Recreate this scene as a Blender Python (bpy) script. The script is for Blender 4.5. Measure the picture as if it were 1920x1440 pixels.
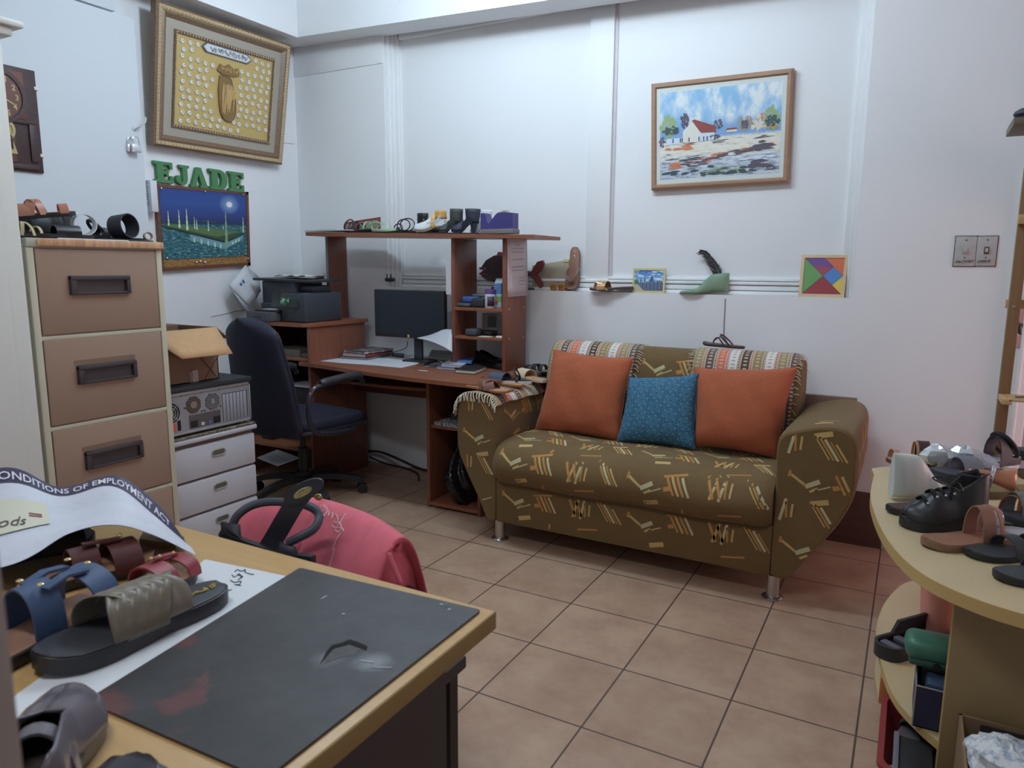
import bpy, bmesh, math, random
import numpy as np
from mathutils import Vector, Matrix
from mathutils.bvhtree import BVHTree
for _o in list(bpy.data.objects): bpy.data.objects.remove(_o)
S = bpy.context.scene; COL = S.collection
random.seed(7)
# ------------------------------------------------------------------ camera
FPX = 1358.37; PITCH = 0.161027663; ROLL = 0.00622148315; YAW = 0.504710522; CH = 1.25584
def _cam_axes():
    cp, sp = math.cos(PITCH), math.sin(PITCH)
    F = Vector((0, cp, -sp)); R = Vector((1, 0, 0)); U = Vector((0, sp, cp))
    cr, sr = math.cos(ROLL), math.sin(ROLL)
    R2 = cr*R + sr*U; U2 = -sr*R + cr*U
    Mz = Matrix.Rotation(YAW, 3, 'Z')
    return Mz @ R2, Mz @ U2, Mz @ F
CR, CU, CF = _cam_axes(); CC = Vector((0, 0, CH))
cd = bpy.data.cameras.new('camera'); cam = bpy.data.objects.new('camera', cd); COL.objects.link(cam)
cd.sensor_width = 36; cd.sensor_fit = 'HORIZONTAL'; cd.lens = FPX/1920*36; cd.clip_start = .02; cd.dof.use_dof = True; cd.dof.focus_distance = 3.3; cd.dof.aperture_fstop = 8.0
cam.matrix_world = Matrix(((CR.x, CU.x, -CF.x, 0), (CR.y, CU.y, -CF.y, 0), (CR.z, CU.z, -CF.z, CH), (0, 0, 0, 1)))
S.camera = cam
def at(u, v, ax, val):
    """world point where the line of sight through photo pixel (u,v) meets the plane ax=val"""
    d = CF + CR*((u-960)/FPX) - CU*((v-720)/FPX); a = 'xyz'.index(ax)
    return CC + d*((val-CC[a])/d[a])
# ------------------------------------------------------------------ world, lights, exposure
W = bpy.data.worlds.new('world'); S.world = W; W.use_nodes = True
W.node_tree.nodes['Background'].inputs[0].default_value = (.62, .72, .85, 1)
W.node_tree.nodes['Background'].inputs[1].default_value = .05
S.view_settings.view_transform = 'Standard'; S.view_settings.look = 'None'
S.view_settings.gamma = 1; S.view_settings.use_curve_mapping = False; S.view_settings.exposure = -0.06
def area(name, loc, size, power, col, target=None, sy=None):
    l = bpy.data.lights.new(name, 'AREA'); l.shape = 'RECTANGLE'; l.size = size; l.size_y = sy or size
    l.energy = power; l.color = col
    o = bpy.data.objects.new(name, l); COL.objects.link(o); o.location = loc
    d = (Vector(target) - Vector(loc)) if target else Vector((0, 0, -1))
    o.rotation_euler = d.to_track_quat('-Z', 'Y').to_euler(); return o
def tube(name, x, y, z, power, col, n=3, ln=1.1):
    for k in range(n):
        l = bpy.data.lights.new(name, 'POINT'); l.energy = power/n; l.color = col; l.shadow_soft_size = .09
        o = bpy.data.objects.new(name, l); COL.objects.link(o); o.location = (x+ln*(k/(n-1)-.5), y, z)
tube('ceiling_tube_and_fill', -1.55, 2.42, 2.80, 60, (.71, .87, 1.0))
area('ceiling_tube_and_fill', (-.95, .1, 2.93), 1.25, 19, (.92, .95, 1.0), sy=.12)  # added fill lamp over the foreground, weaker than the tube
area('doorway_light', (2.1, 3.1, .75), .9, 19, (1.0, .64, .70), target=(-.3, 3.1, .3), sy=1.2)
# ------------------------------------------------------------------ materials
def lin(c): 
    c = c/255.0
    return c/12.92 if c <= .04045 else ((c+.055)/1.055)**2.4
_mc = {}; KG = .90   # overall albedo balance
def C(r, g, b, rough=.55, metal=0, k=1.35, noise=0, ns=40, alpha=1, trans=0, bump=0, stretch=None, spec=.5, sheen=0):
    key = (r, g, b, rough, metal, k, noise, ns, alpha, trans, bump, stretch, spec, sheen)
    if key in _mc: return _mc[key]
    m = bpy.data.materials.new('mat_%d' % len(_mc)); m.use_nodes = True
    nt = m.node_tree; P = nt.nodes['Principled BSDF']
    base = tuple(lin(x)*k*KG for x in (r, g, b)); lu = .3*base[0]+.6*base[1]+.1*base[2]
    base = tuple(min(.92, lu+(x-lu)*.92) for x in base)
    P.inputs['Base Color'].default_value = base + (1,)
    P.inputs['Roughness'].default_value = rough; P.inputs['Metallic'].default_value = metal
    P.inputs['Specular IOR Level'].default_value = spec
    if sheen: P.inputs['Sheen Weight'].default_value = sheen
    if alpha < 1: P.inputs['Alpha'].default_value = alpha
    if trans: P.inputs['Transmission Weight'].default_value = trans
    if noise or bump:
        tc = nt.nodes.new('ShaderNodeTexCoord'); mp = nt.nodes.new('ShaderNodeMapping')
        if stretch: mp.inputs['Scale'].default_value = stretch
        nz = nt.nodes.new('ShaderNodeTexNoise'); nz.inputs['Scale'].default_value = ns; nz.inputs['Detail'].default_value = 5
        nt.links.new(tc.outputs['Object'], mp.inputs[0]); nt.links.new(mp.outputs[0], nz.inputs['Vector'])
        if noise:
            rp = nt.nodes.new('ShaderNodeValToRGB')
            rp.color_ramp.elements[0].position = .3; rp.color_ramp.elements[1].position = .7
            rp.color_ramp.elements[0].color = tuple(x*(1-noise) for x in base)+(1,)
            rp.color_ramp.elements[1].color = tuple(min(.95, x*(1+noise)) for x in base)+(1,)
            nt.links.new(nz.outputs['Fac'], rp.inputs[0]); nt.links.new(rp.outputs[0], P.inputs['Base Color'])
        if bump:
            bp = nt.nodes.new('ShaderNodeBump'); bp.inputs['Strength'].default_value = bump; bp.inputs['Distance'].default_value = .004
            nt.links.new(nz.outputs['Fac'], bp.inputs['Height']); nt.links.new(bp.outputs[0], P.inputs['Normal'])
    _mc[key] = m; return m
def wood(r, g, b, d=.18, axis='x', rough=.4, k=1.35):
    st = {'x': (1.5, 26, 26), 'y': (26, 1.5, 26), 'z': (26, 26, 1.5)}[axis]
    return C(r, g, b, rough=rough, noise=d, ns=2.2, stretch=st, k=k)
# ------------------------------------------------------------------ mesh builder (world coordinates)
V3 = Vector
class MB:
    def __init__(s, T=None): s.v = []; s.f = []; s.m = []; s.uv = []; s.T = T or Matrix()
    def add(s, vs, fs, m=0, uvs=None):
        n = len(s.v); s.v += [s.T @ V3(p) for p in vs]
        for q in fs:
            s.f.append(tuple(i+n for i in q)); s.m.append(m)
            s.uv.append([uvs[i] for i in q] if uvs else [(0, 0)]*len(q))
        return s
    def box(s, a, b, m=0, r=0, seg=2):
        x0, x1 = sorted((a[0], b[0])); y0, y1 = sorted((a[1], b[1])); z0, z1 = sorted((a[2], b[2]))
        if r <= 0:
            return s.add([(x0,y0,z0),(x1,y0,z0),(x1,y1,z0),(x0,y1,z0),(x0,y0,z1),(x1,y0,z1),(x1,y1,z1),(x0,y1,z1)],
                  [(0,3,2,1),(4,5,6,7),(0,1,5,4),(1,2,6,5),(2,3,7,6),(3,0,4,7)], m)
        bm = bmesh.new(); bmesh.ops.create_cube(bm, size=1)
        for v in bm.verts: v.co = V3(((x0+x1)/2+v.co.x*(x1-x0), (y0+y1)/2+v.co.y*(y1-y0), (z0+z1)/2+v.co.z*(z1-z0)))
        r = min(r, .499*min(x1-x0, y1-y0, z1-z0))
        bmesh.ops.bevel(bm, geom=list(bm.edges), offset=r, segments=seg, profile=.5, affect='EDGES')
        bm.verts.index_update(); vs = [v.co.copy() for v in bm.verts]; fs = [tuple(v.index for v in f.verts) for f in bm.faces]
        bm.free(); return s.add(vs, fs, m)
    def hexa(s, p, m=0):   # 8 corners: bottom ring then top ring
        return s.add(p, [(0,3,2,1),(4,5,6,7),(0,1,5,4),(1,2,6,5),(2,3,7,6),(3,0,4,7)], m)
    def tube(s, pts, r, n=8, m=0, closed=False):
        pts = [V3(p) for p in pts]; N = len(pts); rs = r if isinstance(r, (list, tuple)) else [r]*N
        vs = []; fs = []; ref = None
        for i in range(N):
            a = pts[(i-1) % N] if (closed or i > 0) else pts[i]; b = pts[(i+1) % N] if (closed or i < N-1) else pts[i]
            t = (b-a).normalized()
            if ref is None: ref = t.orthogonal().normalized()
            ref = (ref - t*ref.dot(t)).normalized(); bi = t.cross(ref)
            for j in range(n):
                c = 2*math.pi*j/n; vs.append(pts[i] + (ref*math.cos(c)+bi*math.sin(c))*rs[i])
        for i in range(N if closed else N-1):
            for j in range(n):
                a = i*n+j; b = i*n+(j+1) % n; i2 = (i+1) % N; fs.append((a, b, i2*n+(j+1) % n, i2*n+j))
        if not closed: fs.append(tuple(range(n-1, -1, -1))); fs.append(tuple((N-1)*n+j for j in range(n)))
        return s.add(vs, fs, m)
    def cyl(s, p0, p1, r0, r1=None, n=20, m=0): return s.tube([p0, p1], [r0, r0 if r1 is None else r1], n, m)
    def band(s, pts, wd, w, th, m=0, closed=False):
        pts = [V3(p) for p in pts]; N = len(pts)
        wds = wd if isinstance(wd, list) else [V3(wd)]*N; ws = w if isinstance(w, (list, tuple)) else [w]*N
        vs = []; fs = []
        for i in range(N):
            a = pts[(i-1) % N] if (closed or i > 0) else pts[i]; b = pts[(i+1) % N] if (closed or i < N-1) else pts[i]
            t = (b-a).normalized(); d = V3(wds[i]).normalized(); nn = t.cross(d)
            nn = nn.normalized() if nn.length > 1e-6 else V3((0, 0, 1))
            for q, h in ((-.5, -.5), (.5, -.5), (.5, .5), (-.5, .5)): vs.append(pts[i]+d*ws[i]*q+nn*th*h)
        for i in range(N if closed else N-1):
            for j in range(4):
                i2 = (i+1) % N; fs.append((i*4+j, i*4+(j+1) % 4, i2*4+(j+1) % 4, i2*4+j))
        if not closed: fs += [(3, 2, 1, 0), tuple((N-1)*4+j for j in range(4))]
        return s.add(vs, fs, m)
    def lathe(s, prof, c=(0, 0, 0), n=24, m=0, ax=None):
        A = ax.to_matrix() if hasattr(ax, 'to_matrix') else (ax or Matrix.Identity(3)); c = V3(c); vs = []; fs = []
        for r, z in prof:
            for j in range(n):
                a = 2*math.pi*j/n; vs.append(c + A @ V3((r*math.cos(a), r*math.sin(a), z)))
        for i in range(len(prof)-1):
            for j in range(n): fs.append((i*n+j, i*n+(j+1) % n, (i+1)*n+(j+1) % n, (i+1)*n+j))
        if prof[0][0] > 1e-5: fs.append(tuple(range(n-1, -1, -1)))
        if prof[-1][0] > 1e-5: fs.append(tuple((len(prof)-1)*n+j for j in range(n)))
        return s.add(vs, fs, m)
    def prism(s, pts, o, ux, uy, h, m=0):   # outline in plane (o,ux,uy), extruded by h along ux x uy
        o, ux, uy = V3(o), V3(ux), V3(uy); nn = ux.cross(uy).normalized()*h; N = len(pts)
        a = [o+ux*p[0]+uy*p[1] for p in pts]; vs = a+[p+nn for p in a]
        ar = sum(pts[i][0]*pts[(i+1) % N][1]-pts[(i+1) % N][0]*pts[i][1] for i in range(N))
        fs = [tuple(range(N-1, -1, -1)), tuple(range(N, 2*N))]+[(i, (i+1) % N, N+(i+1) % N, N+i) for i in range(N)]
        if (ar < 0) != (h < 0): fs = [tuple(reversed(q)) for q in fs]
        return s.add(vs, fs, m)
    def grid(s, fn, nu, nv, m=0, cu=False, cv=False, uvs=None):
        vs = []; uv = []
        for i in range(nu+(0 if cu else 1)):
            for j in range(nv+(0 if cv else 1)):
                u, v = i/nu, j/nv; vs.append(V3(fn(u, v))); uv.append(uvs(u, v) if uvs else (u, v))
        A = nu if cu else nu+1; B = nv if cv else nv+1; fs = []
        for i in range(nu):
            for j in range(nv):
                i2 = (i+1) % A; j2 = (j+1) % B; fs.append((i*B+j, i2*B+j, i2*B+j2, i*B+j2))
        return s.add(vs, fs, m, uv)
    def poly(s, pts, m=0): return s.add(pts, [tuple(range(len(pts)))], m)
    def blob(s, c, r, n=10, m=0, jit=0, seed=0):
        rnd = random.Random(seed); c = V3(c); r = V3(r if hasattr(r, '__len__') else (r, r, r)); vs = []; fs = []
        for i in range(n+1):
            for j in range(2*n):
                th = math.pi*i/n; ph = math.pi*j/n; k = 1+jit*(rnd.random()-.5)
                vs.append(c+V3((r.x*math.sin(th)*math.cos(ph)*k, r.y*math.sin(th)*math.sin(ph)*k, r.z*math.cos(th)*k)))
        for i in range(n):
            for j in range(2*n): fs.append((i*2*n+j, (i+1)*2*n+j, (i+1)*2*n+(j+1) % (2*n), i*2*n+(j+1) % (2*n)))
        return s.add(vs, fs, m)
    def text(s, body, fn, size=.1, m=0, shear=0, off=0, bold=0):
        """text outline mesh, each (x,y) mapped through fn to the world"""
        cu = bpy.data.curves.new('t', 'FONT'); cu.body = body; cu.size = size; cu.shear = shear; cu.offset = bold; cu.resolution_u = 2
        ob = bpy.data.objects.new('t', cu); me = bpy.data.meshes.new_from_object(ob)
        vs = [fn(v.co.x, v.co.y) for v in me.vertices]; fs = [tuple(p.vertices) for p in me.polygons]
        wd = max((v.co.x for v in me.vertices), default=0)
        bpy.data.objects.remove(ob); bpy.data.curves.remove(cu); bpy.data.meshes.remove(me)
        s.add(vs, fs, m); return wd
_base = {}
def obj(name, mb, mats, parent=None, ang=35, solid=0, sub=0, kind=None):
    b = _base.get(parent.name, V3((0, 0, 0))) if parent else None
    if b is None:   # a thing of one mesh: origin at the middle of its base
        lo = [min(p[i] for p in mb.v) for i in range(3)]; hi = [max(p[i] for p in mb.v) for i in range(3)]
        b = V3(((lo[0]+hi[0])/2, (lo[1]+hi[1])/2, lo[2]))
    me = bpy.data.meshes.new(name); me.from_pydata([p-b for p in mb.v], [], mb.f)
    for m in (mats if isinstance(mats, (list, tuple)) else [mats]): me.materials.append(m)
    me.polygons.foreach_set('material_index', mb.m); me.polygons.foreach_set('use_smooth', [True]*len(mb.f))
    ul = me.uv_layers.new(name='UVMap')
    ul.data.foreach_set('uv', [x for q in mb.uv for p in q for x in p])
    me.update(); me.set_sharp_from_angle(angle=math.radians(ang))
    o = bpy.data.objects.new(name, me); COL.objects.link(o)
    if parent: o.parent = parent; _base[o.name] = b
    else: o.location = b; _base[o.name] = b
    if solid: d = o.modifiers.new('solidify', 'SOLIDIFY'); d.thickness = solid; d.offset = 0
    if sub: d = o.modifiers.new('subdivision', 'SUBSURF'); d.levels = sub; d.render_levels = sub
    if kind: o['kind'] = kind
    return o
def thing(name, label, cat, loc, group=None):
    o = bpy.data.objects.new(name, None); COL.objects.link(o); o.location = loc; o.empty_display_size = .05
    _base[o.name] = V3(loc); o['label'] = label; o['category'] = cat
    if group: o['group'] = group
    return o
def tag(o, label, cat, group=None, kind=None):
    o['label'] = label; o['category'] = cat
    if group: o['group'] = group
    if kind: o['kind'] = kind
    return o
def struct(name, mb, mats, parent=None, **k):
    o = obj(name, mb, mats, parent, **k)
    if not parent: o['kind'] = 'structure'
    return o
def spline(pts, n=8, closed=False):
    pts = [V3(p) for p in pts]; N = len(pts); out = []
    for i in range(N if closed else N-1):
        p = [pts[(i+k) % N] if closed else pts[min(max(i+k, 0), N-1)] for k in (-1, 0, 1, 2)]
        for j in range(n):
            t = j/n
            out.append(.5*((2*p[1])+(p[2]-p[0])*t+(2*p[0]-5*p[1]+4*p[2]-p[3])*t*t+(3*p[1]-p[0]-3*p[2]+p[3])*t**3))
    if not closed: out.append(pts[-1])
    return out
def smooth(t): t = min(1, max(0, t)); return t*t*(3-2*t)
def lerp(a, b, t): return V3(a).lerp(V3(b), t)
def patch(bl, br, tr, tl): return lambda u, v: lerp(lerp(bl, br, u), lerp(tl, tr, u), v)
# ------------------------------------------------------------------ node helpers
class NT:
    def __init__(s, name, rough=.5, spec=.5):
        s.m = bpy.data.materials.new(name); s.m.use_nodes = True; s.t = s.m.node_tree; s.P = s.t.nodes['Principled BSDF']
        s.P.inputs['Roughness'].default_value = rough; s.P.inputs['Specular IOR Level'].default_value = spec
    def n(s, ty, **k):
        o = s.t.nodes.new(ty)
        for a, b in k.items(): setattr(o, a, b)
        return o
    def put(s, sock, v):
        if isinstance(v, bpy.types.NodeSocket): s.t.links.new(v, sock)
        elif v is not None: sock.default_value = v
    def math(s, op, a, b=None, c=None):
        o = s.n('ShaderNodeMath', operation=op)
        for i, v in enumerate((a, b, c)): s.put(o.inputs[i], v)
        return o.outputs[0]
    def mix(s, f, a, b):
        o = s.n('ShaderNodeMix', data_type='RGBA'); s.put(o.inputs[0], f); s.put(o.inputs[6], a); s.put(o.inputs[7], b); return o.outputs[2]
    def noise(s, vec, scale, detail=4, rough=.5):
        o = s.n('ShaderNodeTexNoise'); s.put(o.inputs['Vector'], vec); o.inputs['Scale'].default_value = scale
        o.inputs['Detail'].default_value = detail; o.inputs['Roughness'].default_value = rough; return o.outputs['Fac']
    def map(s, vec, sc=(1, 1, 1), loc=(0, 0, 0), rot=(0, 0, 0)):
        o = s.n('ShaderNodeMapping'); s.put(o.inputs[0], vec); o.inputs['Scale'].default_value = sc; o.inputs['Location'].default_value = loc; o.inputs['Rotation'].default_value = rot; return o.outputs[0]
    def ramp(s, f, stops, interp='LINEAR'):
        o = s.n('ShaderNodeValToRGB'); r = o.color_ramp; r.interpolation = interp
        while len(r.elements) < len(stops): r.elements.new(.5)
        for e, (p, c) in zip(r.elements, stops): e.position = p; e.color = c
        s.put(o.inputs[0], f); return o.outputs[0]
    def sep(s, vec):
        o = s.n('ShaderNodeSeparateXYZ'); s.put(o.inputs[0], vec); return o.outputs
    def out(s, col, bump=None, bs=.2, bd=.003):
        s.put(s.P.inputs['Base Color'], col)
        if bump is not None:
            b = s.n('ShaderNodeBump'); b.inputs['Strength'].default_value = bs; b.inputs['Distance'].default_value = bd
            s.put(b.inputs['Height'], bump); s.put(s.P.inputs['Normal'], b.outputs[0])
        return s.m
    def pos(s): return s.n('ShaderNodeNewGeometry').outputs['Position']
    def ob(s): return s.n('ShaderNodeTexCoord').outputs['Object']
    def uv(s): return s.n('ShaderNodeTexCoord').outputs['UV']
def L(r, g, b, k=1.35): return tuple(min(.92, lin(x)*k*KG) for x in (r, g, b))+(1,)

def floor_mat():
    t = NT('floor_tile', .42, .4); p = t.pos(); x, y, _ = t.sep(p)
    u = t.math('DIVIDE', t.math('ADD', x, 1.043), 1/3.0); v = t.math('DIVIDE', t.math('SUBTRACT', y, 1.692), 1/3.0)
    def edge(q):
        f = t.math('FRACT', q); return t.math('ABSOLUTE', t.math('SUBTRACT', f, .5))
    g = t.math('GREATER_THAN', t.math('MAXIMUM', edge(u), edge(v)), .4915)
    cell = t.n('ShaderNodeTexWhiteNoise'); cell.noise_dimensions = '2D'
    cb = t.n('ShaderNodeCombineXYZ'); t.put(cb.inputs[0], t.math('FLOOR', u)); t.put(cb.inputs[1], t.math('FLOOR', v)); t.put(cell.inputs[0], cb.outputs[0])
    n1 = t.noise(p, 5.5, 6, .6); n2 = t.noise(p, 38, 4, .6)
    col = t.ramp(n1, [(.3, L(148, 116, 96)), (.5, L(162, 133, 112)), (.7, L(176, 150, 126))])
    col = t.mix(t.math('MULTIPLY', n2, .30), col, L(194, 166, 142))
    col = t.mix(t.math('MULTIPLY', cell.outputs[0], .16), col, L(130, 100, 82))
    col = t.mix(g, col, L(82, 66, 56))
    return t.out(col, t.math('SUBTRACT', t.math('MULTIPLY', n2, .25), g), .25, .002)
def wall_mat(name, c, bump=.15, sc=14):
    t = NT(name, .62, .3); p = t.pos(); n = t.noise(p, sc, 6, .6); n2 = t.noise(p, 1.6, 3)
    a = tuple(lin(x) for x in c)+(1,); b = tuple(x*.955 for x in a[:3])+(1,)
    return t.out(t.mix(n2, a, b), n, bump, .006)
WALL = wall_mat('white_wall_paint', (240, 242, 244)); ROUGHW = wall_mat('rough_white_plaster', (238, 240, 242), .9, 22)
GLOSSW = wall_mat('white_trim_paint', (241, 243, 244), .05, 60)
CEILM = wall_mat('ceiling_paint', (228, 230, 232))
FLOOR = floor_mat()
LX = -3.554; BY = 3.56; NB = 3.63
# ------------------------------------------------------------------ setting
struct('floor', MB().box((-3.75, -1.7, -.06), (2.3, 3.8, 0)), FLOOR)
struct('ceiling', MB().box((-3.75, -1.7, 3.0), (2.3, 3.8, 3.06)), CEILM)
w = MB()
w.box((LX, BY, 0), (2.3, 3.8, 1.127)); w.box((LX, BY, 1.127), (-2.84, 3.8, 3.0)); w.box((-.246, BY, 1.127), (2.3, 3.8, 3.0))
w.box((-2.84, NB, 1.127), (-.246, 3.8, 3.0)); w.box((-2.84, BY, 2.60), (-.246, NB, 3.0))
struct('wall_back', w, WALL)
struct('trim_1', MB().box((LX, BY-.007, 2.425), (-2.845, BY+.01, 2.60), r=.006), ROUGHW)   # torn plaster band
w = MB()                                                     # niche mouldings
for k, (a, b, y) in enumerate([(-2.84, -2.815, 3.575), (-2.815, -2.795, 3.59), (-2.795, -2.77, 3.605)]): w.box((a, y, 1.127), (b, 3.64, 2.6), r=.004)
w.box((-2.77, 3.618, 1.2), (-2.762, 3.64, 2.6), r=.003)
struct('trim_2', w, GLOSSW)
w = MB()
w.box((-1.555, 3.612, 1.127), (-1.425, 3.64, 2.6), r=.004)
struct('trim_3', w, GLOSSW)
struct('trim_4', MB().box((-1.424, 3.624, 1.127), (-1.408, 3.64, 2.6)), C(205, 199, 205, k=1.1))
w = MB()
for a, b, y in [(-.246, -.262, 3.575), (-.262, -.278, 3.59), (-.278, -.300, 3.606)]: w.box((a, y, 1.127), (b, 3.64, 2.6), r=.004)
struct('trim_5', w, GLOSSW)
w = MB()                                                     # stepped moulding at the foot of the niche
for a, b, y in [(1.127, 1.145, 3.592), (1.148, 1.172, 3.603), (1.175, 1.190, 3.597), (1.193, 1.206, 3.613)]: w.box((-2.76, y, a), (-.30, 3.64, b), r=.004)
struct('trim_6', w, GLOSSW)
w = MB(); w.box((-2.76, 3.60, 2.555), (-1.555, 3.64, 2.6), r=.005); w.box((-1.41, 3.60, 2.55), (-.3, 3.64, 2.6), r=.005)
struct('trim_7', w, GLOSSW)
w = MB()                                                     # sagging beam over the back wall
w.hexa([(LX, 3.385, 2.60), (2.3, 3.43, 2.41), (2.3, 3.57, 2.41), (LX, 3.57, 2.60), (LX, 3.385, 3.0), (2.3, 3.43, 3.0), (2.3, 3.57, 3.0), (LX, 3.57, 3.0)])
struct('trim_8', w, WALL)
w = MB(); w.box((LX, -1.6, 2.59), (-3.34, 3.5, 3.0)); struct('trim_9', w, WALL)
w = MB(); w.box((-3.75, -1.7, 0), (LX, 3.8, 3.0)); struct('wall_left', w, WALL)
w = MB(); w.box((LX, -1.6, 0), (-3.462, 2.415, 2.44), r=.004)
struct('trim_10', w, wall_mat('panel_paint', (216, 222, 227)))
struct('trim_11', MB().box((LX, -1.6, 2.452), (-3.475, 2.33, 2.59), r=.004), wall_mat('panel_paint_top', (216, 222, 227)))
struct('wall_right', MB().box((2.2, -1.7, 0), (2.3, 3.8, 3.0)), WALL)
struct('wall_front', MB().box((-3.75, -1.7, 0), (2.3, -1.6, 3.0)), WALL)
struct('baseboard_back', MB().box((-.9, 3.543, 0), (-.046, BY+.001, .252), r=.003), wood(74, 50, 42, .12, rough=.6))
struct('baseboard_right', MB().box((-.044, 3.55, 0), (.33, BY+.001, .09), r=.003), GLOSSW)
w = MB(); w.box((.345, 3.535, 0), (.43, BY+.001, 2.3), r=.006); w.box((.385, 3.525, 0), (.40, 3.54, 2.3), r=.004); struct('trim_12', w, GLOSSW)
d = struct('door_1', MB().box((.43, 3.545, .01), (1.25, BY+.001, 2.2), r=.004), C(200, 198, 206, k=1.1))
struct('door_panel', MB().box((.52, 3.538, 1.2), (1.16, 3.546, 2.05), r=.006), C(200, 198, 206, k=1.1), d)
# fine dark crack in the wall paint below the niche ledge
cr = [at(1360, 560, 'y', BY-.001), at(1359, 585, 'y', BY-.001), at(1358, 600, 'y', BY-.001), at(1357, 632, 'y', BY-.001)]
struct('trim_13', MB().band(cr, (1, 0, 0), .005, .002), C(150, 132, 136, k=1))
cr = [at(512, 266, 'x', LX+.001), at(535, 268, 'x', LX+.001), at(552, 270, 'x', LX+.001)]
struct('trim_14', MB().tube(cr, .0016, 5), C(150, 150, 155, k=1))
cr = [at(396, 594, 'x', LX+.001), at(420, 589, 'x', LX+.001), at(440, 584, 'x', LX+.001), at(468, 579, 'x', LX+.001)]
struct('trim_15', MB().tube(cr, .002, 5), C(150, 150, 155, k=1))
# plank leaning flat to the wall behind the sofa
tag(obj('plank', MB().box((-.75, 3.515, .252), (-.19, 3.543, .685), r=.003), wood(118, 96, 80, .15, rough=.6)), 'flat brown board standing against the wall behind the sofa arm', 'board')
# blurred grey door frame close to the camera
w = MB(); w.hexa([(-.75, .02, .3), (-.372, .173, .3), (-.45, .36, .3), (-.83, .2, .3), (-.75, .02, 1.6), (-.372, .173, 1.6), (-.45, .36, 1.6), (-.83, .2, 1.6)])
# ------------------------------------------------------------------ near door frame (left edge of the picture)
p0 = at(50, 1440, 'y', .165); p1 = at(0, 985, 'y', .165)
w = MB(); x1 = (p0.x+p1.x)/2
w.box((x1-.12, .12, 0), (x1, .165, 2.2), r=.004)
struct('door_2', w, C(150, 146, 138, k=1.15, rough=.5))
# ------------------------------------------------------------------ wardrobe
wt = thing('wardrobe', 'tall white wardrobe with moulded top beside the filing cabinet', 'wardrobe', (-2.65, .85, 0))
WH = C(214, 216, 208, k=1.15, rough=.45)
obj('body', MB().box((-2.95, .5, 0), (-2.35, 1.222, 1.90), r=.012), WH, wt)
m = MB(); m.box((-2.97, .48, 1.90), (-2.335, 1.245, 1.925), r=.006); m.box((-2.99, .46, 1.925), (-2.32, 1.27, 1.945), r=.006)
obj('cornice', m, WH, wt)
obj('door', MB().box((-2.352, .55, .08), (-2.335, 1.165, 1.86), r=.006), WH, wt)
# ------------------------------------------------------------------ clock plaque
PX = -3.462
def q(u, v, d=.0): 
    p = at(u, v, 'x', PX+.012+d); return p
yR = at(65, 133, 'x', PX+.012).y; yL = yR-.34; zT = at(65, 133, 'x', PX+.012).z; zB = at(78, 325, 'x', PX+.012).z
ck = thing('wall_clock', 'dark wooden wall clock plaque with gold numerals by the wardrobe', 'clock', (PX, (yR+yL)/2, zB))
DK = C(66, 46, 46, rough=.5, noise=.2, ns=30); RW = C(104, 62, 50, rough=.5, noise=.2, ns=24); GD = C(178, 160, 104, rough=.35, k=1.3)
obj('plaque', MB().box((PX, yL, zB), (PX+.012, yR, zT), r=.003), DK, ck)
H = zT-zB; cy = at(8, 185, 'x', PX+.014).y-.03; cz = zB+.70*H
YZ = Matrix(((0, 0, 1), (1, 0, 0), (0, 1, 0)))
m = MB(); m.box((PX+.012, yL+.02, zB+.5*H), (PX+.018, yR-.055, zT-.02), r=.003); m.box((PX+.012, yL+.02, zB+.08*H), (PX+.018, yR-.11, zB+.44*H), r=.003)
obj('carved_panel', m, RW, ck)
m = MB(); m.lathe([(.115, .018), (.115, .026), (.098, .026), (.098, .02)], (PX, cy, cz), 40, 0, YZ)
m.box((PX+.012, yR-.05, zB+.1*H), (PX+.02, yR-.022, zB+.48*H), r=.003); m.box((PX+.012, yL, zB+.02*H), (PX+.02, yR-.02, zB+.07*H), r=.003); m.box((PX+.012, yL, zB+.46*H), (PX+.02, yR-.02, zB+.50*H), r=.003)
obj('moulding', m, DK, ck)
dl = obj('dial', MB().lathe([(.097, .018), (.097, .021), (0, .021)], (PX, cy, cz), 40, 0, YZ), RW, ck)
m = MB()
for k in range(1, 13):
    a = math.pi/2-k*math.pi/6; s_ = str(k); ox = .078*math.cos(a); oz = .078*math.sin(a)
    m.text(s_, lambda x, y, ox=ox, oz=oz: (PX+.0225, cy+ox+x-.009*len(s_), cz+oz+y-.011), .032, bold=.001)
obj('numerals', m, GD, ck)
m = MB()
for a, l in ((1.25, .05), (-.45, .07)): m.band([(PX+.0225, cy, cz), (PX+.0225, cy+l*math.cos(a), cz+l*math.sin(a))], (0, -math.sin(a), math.cos(a)), .006, .002)
obj('hand', m, GD, ck)
def scribble(fn, n, w, h, seed, r=.0012, m=0, mb=None):
    """curly pen strokes inside a w x h box, mapped through fn"""
    rnd = random.Random(seed); mb = mb or MB()
    for k in range(n):
        x = w*(k+.3)/n; pts = []
        for j in range(5): pts.append(fn(min(w, x+rnd.uniform(-.5, .9)*w/n), h*rnd.uniform(.05, .95)))
        mb.tube(spline(pts, 4), r, 5, m)
    return mb
m = MB(); m.lathe([(.048, .018), (.048, .024), (.036, .024), (.036, .02)], (PX, cy+.01, zB+.385*H), 30, 0, YZ)
scribble(lambda x, y: (PX+.022, cy+.01-.028+x, zB+.385*H-.025+y), 7, .056, .05, 3, .0025, mb=m)
m.prism([(-.05, 0), (.06, 0), (.035, .09), (-.03, .09)], (PX+.018, cy+.0, zB+.16*H), (0, 1, 0), (0, 0, 1), .003)
obj('medallion', m, GD, ck)
obj('medallion_script', scribble(lambda x, y: (PX+.0225, cy-.03+x, zB+.17*H+y), 7, .075, .075, 9, .0025), DK, ck)
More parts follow.
